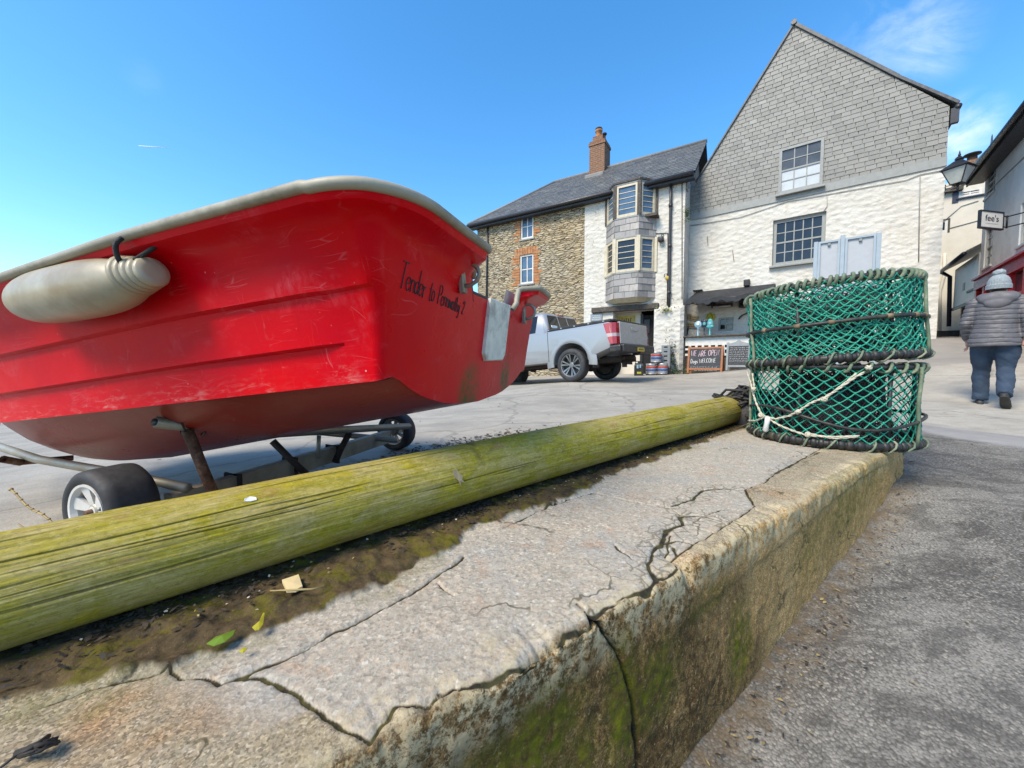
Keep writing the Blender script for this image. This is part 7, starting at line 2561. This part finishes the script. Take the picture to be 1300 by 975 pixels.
# roof with eaves
sl2 = math.atan2(2.6, 3.0)
mb = MB()
e0 = [(-.15, -.35, zEa - .30), (FLn_ + .1, -.35, zEa - .30), (FLn_ + .1, 3, zEa + 2.62), (-.15, 3, zEa + 2.62)]
e1 = [(-.15, 6.35, zEa - .30), (FLn_ + .1, 6.35, zEa - .30), (FLn_ + .1, 3, zEa + 2.62), (-.15, 3, zEa + 2.62)]
for e in (e0, e1): mb.loft([e, [(x, y, z + .09) for x, y, z in e]], True, True, True)
sr = mb.build('roof', M['slate_roof'], shop, fix=True)
mb = MB(); mb.smooth = True
mb.tube([(-.15, -.40, zEa - .24), (FLn_, -.40, zEa - .24)], .065, 10); mb.smooth = False; mb.box(-.15, FLn_, -.34, -.31, zEa - .36, zEa - .22); mb.box(-.12, FLn_, -.30, -.004, zEa - .34, zEa - .32)
mb.build('gutter', M['gutter'], shop)
# red shopfront
sf = MB()
sf.box(0, FLn_, -.10, .0, fz - .28, fz); sf.box(0, FLn_, -.16, .0, fz, fz + .05)
for x in (0.05, .75, 1.6, 2.6, 3.6, 4.6, 5.6, 6.6, 7.6, 8.6): sf.box(x, x + .12, -.08, .06, -.35, fz - .28)
sf.box(0, FLn_, -.05, .05, fz - .85, fz - .78); sf.box(0, FLn_, -.04, .05, -.35, .45)
sfo = sf.build('shopfront', M['red_paint'], shop)
mb = MB(); mb.poly([(0, .03, .4), (FLn_, .03, .4), (FLn_, .03, fz - .28), (0, .03, fz - .28)]); mb.build('shop_glass', M['glass_dark'], sfo)
# hanging sign "fee's"
sgc = FF.at(1272, 276, -.0)
sa, sb = P(1243, 278, 8.6), P(1273, 275, 8.75)
SF = Fr((sa.x, sa.y), (sb.x - sa.x, sb.y - sa.y), P(1243, 278, 8.6).z)
sW_ = (Vector((sb.x, sb.y)) - Vector((sa.x, sa.y))).length
hs = .185
sign = thing('hanging_sign', 'white hanging shop sign with a black frame and bracket reading fee\'s', 'sign', mtx=SF.M)
mb = MB(); mb.box(0.02, sW_ - .02, -.018, .018, -hs + .02, hs - .02); mb.build('sign_panel', M['sign_white'], sign)
mb = MB()
mb.box(0, sW_, -.026, .026, hs - .022, hs + .01); mb.box(0, sW_, -.026, .026, -hs - .01, -hs + .022); mb.box(0, .024, -.026, .026, -hs + .022, hs - .022); mb.box(sW_ - .024, sW_, -.026, .026, -hs + .022, hs - .022)
mb.build('sign_frame', M['iron'], sign)
mb = MB(); mb.smooth = True
# bracket arms run back to the wall
wn = SF.I @ (FF.M @ Vector((FF.I @ Vector((sb.x, sb.y, sb.z))) * 1))
pw = FF.I @ Vector((sb.x, sb.y, sb.z)); wallp = SF.I @ (FF.M @ Vector((pw.x, -.005, pw.z)))
dirx = Vector((1, 0, 0))
ext_ = max(.12, min(wallp.x - sW_, 1.2)) if wallp.x > sW_ else .14
for z in (hs * .62, -hs * .62): mb.tube([(sW_ - .005, 0, z), (sW_ + .14, 0, z), (sW_ + .14 + .0, (wallp.y) * 1.0, z)], .013, 6)
mb.tube([(sW_ + .14, 0, -hs * .75), (sW_ + .14, 0, hs * .75)], .016, 6)
mb.build('bracket', M['iron'], sign)
def text_mesh(txt, size, mat, parent, name, M_, ext=.003, sx=1):
    cu = bpy.data.curves.new(name + '_c', 'FONT'); cu.body = txt; cu.size = size; cu.align_x = 'CENTER'; cu.align_y = 'CENTER'; cu.extrude = ext
    ob = bpy.data.objects.new(name + '_tmp', cu); COL.objects.link(ob)
    me = bpy.data.meshes.new_from_object(ob.evaluated_get(bpy.context.evaluated_depsgraph_get()))
    bpy.data.objects.remove(ob); bpy.data.curves.remove(cu)
    me.transform(M_ @ Matrix.Diagonal((sx, 1, 1, 1)))
    me.materials.clear(); me.materials.append(mat)
    return link(name, me, parent)
text_mesh("fee's", hs * 1.02, M['ink'], sign, 'sign_lettering', Matrix.Translation((sW_ * .5, -.0205, .03)) @ Matrix.Rotation(R(90), 4, 'X'), .0015, 1.25)
mb = MB()
x = sW_ * .24
while x < sW_ * .74: mb.box(x, x + .014, -.0205, -.0185, -.085, -.075); x += .022
mb.build('sign_strapline', M['crate_grey'], sign)

# ======== old white house at the back of the lane
wo = P(1181, 300, 15.2)
WF = Fr((wo.x, wo.y), (.784, -.62), gh(wo.x, wo.y) - .4)
ow = thing('old_house', 'old cream-white house closing the lane, with small windows and a wide upper window', 'house', mtx=WF.M)
pk = WF.at(1258, 188); ev = WF.at(1222, 228)
wx1 = WF.x(1262, 300) + 2.5
v1 = [WF.x(1217.5, 240), WF.x(1247, 240), WF.z(1232, 249), WF.z(1232, 227)]
v2 = [WF.x(1193, 287), WF.x(1203, 287), WF.z(1198, 295), WF.z(1198, 280)]
v3 = [WF.x(1189, 335), WF.x(1196, 335), WF.z(1192.5, 341), WF.z(1192.5, 324)]
mb = MB()
wall_holes(mb, -.5, wx1, -.3, ev.z - .35, [tuple(v1)[:3] + (min(v1[3], ev.z - .4), .1), tuple(v2) + (.1,), tuple(v3) + (.1,)])
mb.poly([(-.5, .0, ev.z - .35), (wx1, 0, ev.z - .35), (wx1, 0, ev.z), (pk.x, 0, pk.z), (ev.x - .0, 0, ev.z), (-.5, 0, ev.z - .1)])
mb.poly([(-.5, 6, -.3), (-.5, 0, -.3), (-.5, 0, ev.z - .1), (-.5, 6, ev.z - .1)]); mb.poly([(wx1, 0, -.3), (wx1, 6, -.3), (wx1, 6, ev.z), (wx1, 0, ev.z)])
mb.build('wall', M['old_white'], ow)
v1[3] = min(v1[3], ev.z - .4)
window(ow, v1[0], v1[1], v1[2], v1[3], 2, 2, M['white_paint'], M['glass_dark'], .06, .07, .04, True, False, sillm=M['navy'])
mb = MB(); mb.box(v1[0] - .16, v1[0] - .004, -.03, .05, v1[2] - .15, v1[3] + .02); mb.build('window_board', M['navy'], ow)
window(ow, v2[0], v2[1], v2[2], v2[3], 1, 1, M['white_paint'], M['glass_dark'], .06, .07, .02, False, False)
mb = MB(); mb.box(v2[1] + .003, v2[1] + .06, -.015, .03, v2[2] - .03, v2[3] + .05); mb.box(v2[0] - .05, v2[1] + .06, -.015, .03, v2[3] + .004, v2[3] + .05); mb.build('window_board', M['dark_wood'], ow)
window(ow, v3[0], v3[1], v3[2], v3[3], 1, 2, M['white_paint'], M['glass_dark'], .06, .06, .02, True, False)
roof_slab((ev.x - .25, ev.z - .30), (pk.x, pk.z), -.12, 6, .08, 'roof', M['slate_roof'], ow)
roof_slab((pk.x, pk.z), (wx1 + .2, ev.z - .2), -.12, 6, .08, 'roof', M['slate_roof'], ow)
mb = MB(); mb.smooth = True; mb.lathe([(.05, 0), (.03, .1), (.02, .35), (.001, .42)], 10, (pk.x, -.05, pk.z + .05)); mb.build('finial', M['gutter'], ow)
mb = MB(); c = WF.at(1234, 205, 2.0); mb.box(c.x - .28, c.x + .28, 1.7, 2.3, ev.z - .6, c.z - .02); 
oc = mb.build('chimney', M['brick'], ow)
mb = MB(); mb.smooth = True; mb.lathe([(.15, 0), (.15, .04), (.14, .25), (.25, .27), (.25, .31), (.1, .36)], 12, (c.x, 2.0, c.z - .02)); mb.build('chimney_pot', M['dark_rust'], oc)
mb = MB(); mb.box(-.5, WF.x(1222, 420), -.03, .01, -.3, WF.z(1200, 420), .006); mb.build('black_plinth', M['car_black'], ow)
mb = MB(); mb.smooth = True
wl_ = lambda px, py, y=-.06: Vector((WF.x(px, py), y, WF.z(px, py)))
mb.tube([wl_(1199, 322), wl_(1198, 350), wl_(1193, 368), wl_(1193, 420)], .045, 8); mb.tube([wl_(1186, 372), wl_(1187, 425)], .03, 8)
mb.build('soil_pipe', M['old_white'], ow)
mb = MB(); mb.smooth = True
mb.tube([wl_(1197, 282, -.02), wl_(1220, 262, -.02), wl_(1242, 255, -.02)], .012, 6); mb.tube([wl_(1205, 290, -.02), wl_(1242, 280, -.02)], .012, 6)
mb.build('cable', M['grey_paint'], ow)
mb = MB(); mb.box(WF.x(1186, 235), WF.x(1222, 235), -.18, .02, ev.z - .40, ev.z - .26); mb.build('dark_eave', M['dark_wood'], ow)

# ======== overhanging annexe between the old house and the shop
an = thing('annexe', 'low white overhanging annexe with blue drainpipe between old house and red-fronted shop', 'outbuilding', mtx=FF.M)
ax_ = -3.2
az1 = FF.z(1222, 335)
az0 = FF.z(1230, 384)
mb = MB()
mb.box(ax_ + .5, -.01, -.02, 2.0, az0, az1 - .05)
mb.build('upper_wall', M['sign_white'], an)
mb = MB(); mb.loft([[(ax_, -.28, az1 - .02), (-.005, -.28, az1 - .02), (-.005, 2.0, az1 + 1.3), (ax_, 2.0, az1 + 1.3)], [(ax_, -.28, az1 + .06), (-.005, -.28, az1 + .06), (-.005, 2.0, az1 + 1.38), (ax_, 2.0, az1 + 1.38)]], True, True, True)
mb.build('roof', M['slate_roof'], an, fix=True)
mb = MB(); mb.box(ax_ + .3, ax_ + .5, .2, 2.0, -.4, az1); mb.box(ax_ + .5, -.02, .6, .7, -.4, az0); mb.build('stone_base', M['stone'], an)
mb = MB(); mb.box(ax_ + .48, -.01, -.05, -.022, az0 - .08, az0 + .02); mb.box(-1.0, -.1, -.05, -.021, az0 + .3, az0 + .36); mb.build('black_board', M['car_black'], an)
mb = MB(); mb.smooth = True; mb.tube([(ax_ + .25, -.30, az1 - .05), (ax_ + .40, -.12, az1 - .25), (ax_ + .42, -.08, az0 - .6)], .06, 8); mb.tube([(ax_, -.32, az1 - .02), (-.02, -.32, az1 - .02)], .06, 8); mb.build('blue_drainpipe', M['navy'], an)
mb = MB(); c0 = Vector((-1.0, -.024, az0 + .75)); mb.box(-1.6, -1.35, -.028, -.021, az0 + .45, az0 + .7); mb.build('notice', M['grey_paint'], an)

# ======== street lantern on its wall bracket
lc = P(1216, 234, 8.6); LSC = .70
lan = thing('street_lantern', 'black street lantern with pale panes on a bracket at the corner of the gabled building', 'street lamp', lc, R(20))
mb = MB(); mb.smooth = False
bot_r, top_r, hL_ = .12, .27, .46
def sq(r, z): return [(-r, -r, z), (r, -r, z), (r, r, z), (-r, r, z)]
mb.loft([sq(bot_r, 0), sq(bot_r + .01, .025)], True, True, True)
for sx_ in (-1, 1):
    for sy_ in (-1, 1):
        mb.tube([(sx_ * bot_r, sy_ * bot_r, .0), (sx_ * top_r, sy_ * top_r, hL_)], .014, 6)
for a, b in (((-1, -1), (1, -1)), ((1, -1), (1, 1)), ((1, 1), (-1, 1)), ((-1, 1), (-1, -1))):
    mb.tube([(a[0] * top_r, a[1] * top_r, hL_), (b[0] * top_r, b[1] * top_r, hL_)], .016, 6)
mb.build('lantern_frame', M['iron'], lan)
mb = MB()
for k in range(4):
    a = sq(bot_r - .004, .025)[k], sq(bot_r - .004, .025)[(k + 1) % 4], sq(top_r - .004, hL_ - .01)[(k + 1) % 4], sq(top_r - .004, hL_ - .01)[k]
    mb.poly(a)
mb.build('lantern_panes', M['lamp_glass'], lan)
mb = MB()
mb.loft([sq(top_r + .05, hL_), sq(top_r + .03, hL_ + .04), sq(.20, hL_ + .13), sq(.10, hL_ + .24), sq(.06, hL_ + .27), sq(.085, hL_ + .29), sq(.06, hL_ + .35), sq(.02, hL_ + .40)], True, True, True)
mb.smooth = True
mb.ell((0, 0, hL_ + .43), .035, .035, .045); mb.lathe([(.015, 0), (.022, .03), (.004, .10)], 8, (0, 0, hL_ + .46))
mb.build('lantern_roof', M['iron'], lan)
lan.scale = (LSC, LSC, LSC)
LI = (Matrix.Translation(lc) @ Matrix.Rotation(R(20), 4, 'Z') @ Matrix.Scale(LSC, 4)).inverted()
wc = LI @ GF.M @ Vector((gW + .004, .15, GF.z(1195, 242)))
mb = MB(); mb.smooth = True
mb.tube([(0, 0, 0), (0, 0, -.09), wc + Vector((0, 0, .0))], .024, 8); mb.ell((0, 0, -.13), .035, .035, .05); mb.ell((0, 0, -.03), .05, .05, .03)
mb.tube([(0, 0, -.04), (wc * .5) + Vector((0, 0, .10)), wc + Vector((0, 0, .16))], .013, 6)
mb.smooth = False
mb.box(wc.x - .04, wc.x + .04, wc.y - .04, wc.y + .04, wc.z - .12, wc.z + .24)
mb.build('wall_bracket', M['iron'], lan)

# ======== vapour trail high in the sky
a, b = P(176, 185, 5200.), P(215, 188, 5000.)
mb = MB(); mb.smooth = True
mb.tube([a, a.lerp(b, .4), b], [3, 4.5, 1.5], 8)
tag(mb.build('vapour_trail', M['cloud']), 'short white aircraft vapour trail high in the blue sky on the left', 'vapour trail')
# ------------------------------------------------------------------ daylight
SUN_EL, SUN_AZ = R(49), math.atan2(-.74, -.67)      # azimuth as atan2(x, y) of the direction towards the sun
to_sun = Vector((math.cos(SUN_EL) * math.sin(SUN_AZ), math.cos(SUN_EL) * math.cos(SUN_AZ), math.sin(SUN_EL)))
w = bpy.data.worlds.new('World'); scene.world = w; w.use_nodes = True
nt = w.node_tree; nd = nt.nodes; lk = nt.links
bg = nd['Background']
sky = nd.new('ShaderNodeTexSky'); sky.sky_type = 'NISHITA'; sky.sun_disc = False
sky.sun_elevation = SUN_EL; sky.sun_rotation = SUN_AZ; sky.altitude = 0; sky.air_density = 1.0; sky.dust_density = .25; sky.ozone_density = 2.2
hs_ = nd.new('ShaderNodeHueSaturation'); hs_.inputs['Saturation'].default_value = 1.30; hs_.inputs['Hue'].default_value = .496; hs_.inputs['Value'].default_value = 1.55
lk.new(sky.outputs[0], hs_.inputs['Color'])
# thin cirrus
tc = nd.new('ShaderNodeTexCoord')
mp = nd.new('ShaderNodeMapping'); mp.inputs['Scale'].default_value = (2.2, 7, 9); mp.inputs['Rotation'].default_value = (.25, .5, .3)
lk.new(tc.outputs['Generated'], mp.inputs['Vector'])
nz = nd.new('ShaderNodeTexNoise'); nz.inputs['Scale'].default_value = 1.6; nz.inputs['Detail'].default_value = 8; nz.inputs['Roughness'].default_value = .62; nz.inputs['Distortion'].default_value = .8
lk.new(mp.outputs[0], nz.inputs['Vector'])
def cloud_patch(px, py, rad):
    d = ray(px, py).normalized()
    v = nd.new('ShaderNodeVectorMath'); v.operation = 'DISTANCE'; v.inputs[1].default_value = d
    nrm_ = nd.new('ShaderNodeVectorMath'); nrm_.operation = 'NORMALIZE'
    lk.new(tc.outputs['Generated'], nrm_.inputs[0]); lk.new(nrm_.outputs[0], v.inputs[0])
    m = nd.new('ShaderNodeMapRange'); m.interpolation_type = 'SMOOTHSTEP'
    lk.new(v.outputs['Value'], m.inputs[0]); m.inputs[1].default_value = rad; m.inputs[2].default_value = rad * .15
    return m.outputs[0]
tot = None
for px, py, rad, k in ((1165, 25, .10, .22), (1220, 165, .06, 1.0), (1195, 62, .06, .28), (180, 97, .035, .06), (1120, 60, .10, .16)):
    c = cloud_patch(px, py, rad)
    m = nd.new('ShaderNodeMath'); m.operation = 'MULTIPLY'; lk.new(c, m.inputs[0]); m.inputs[1].default_value = k
    if tot is None: tot = m.outputs[0]
    else:
        a = nd.new('ShaderNodeMath'); a.operation = 'ADD'; lk.new(tot, a.inputs[0]); lk.new(m.outputs[0], a.inputs[1]); tot = a.outputs[0]
rg_ = nd.new('ShaderNodeMapRange'); rg_.inputs[1].default_value = .38; rg_.inputs[2].default_value = .72; lk.new(nz.outputs['Fac'], rg_.inputs[0])
mm_ = nd.new('ShaderNodeMath'); mm_.operation = 'MULTIPLY'; mm_.use_clamp = True; lk.new(rg_.outputs[0], mm_.inputs[0]); lk.new(tot, mm_.inputs[1])
mx = nd.new('ShaderNodeMix'); mx.data_type = 'RGBA'; lk.new(mm_.outputs[0], mx.inputs[0]); lk.new(hs_.outputs[0], mx.inputs[6]); mx.inputs[7].default_value = (5.5, 6.2, 6.8, 1)
lk.new(mx.outputs[2], bg.inputs['Color'])
bg.inputs['Strength'].default_value = .15
sd = bpy.data.lights.new('sun', 'SUN'); sd.energy = 4.4; sd.angle = R(25); sd.color = (1.0, .88, .70)
so_ = bpy.data.objects.new('sun', sd); COL.objects.link(so_)
so_.rotation_euler = to_sun.to_track_quat('Z', 'Y').to_euler(); so_.location = (-6, -8, 12)

# ------------------------------------------------------------------ camera
cd = bpy.data.cameras.new('camera'); cd.sensor_fit = 'HORIZONTAL'; cd.sensor_width = 36; cd.lens = 36 * FPX / 1300
cd.clip_start = .02; cd.clip_end = 20000
co_ = bpy.data.objects.new('camera', cd); COL.objects.link(co_)
co_.location = CAM; co_.rotation_euler = (math.pi / 2 - PIT, 0, 0)
scene.camera = co_
scene.view_settings.view_transform = 'Standard'; scene.view_settings.look = 'None'; scene.view_settings.gamma = 1; scene.view_settings.exposure = 0.48
scene.cycles.max_bounces = 6
scene.cycles.use_denoising = True
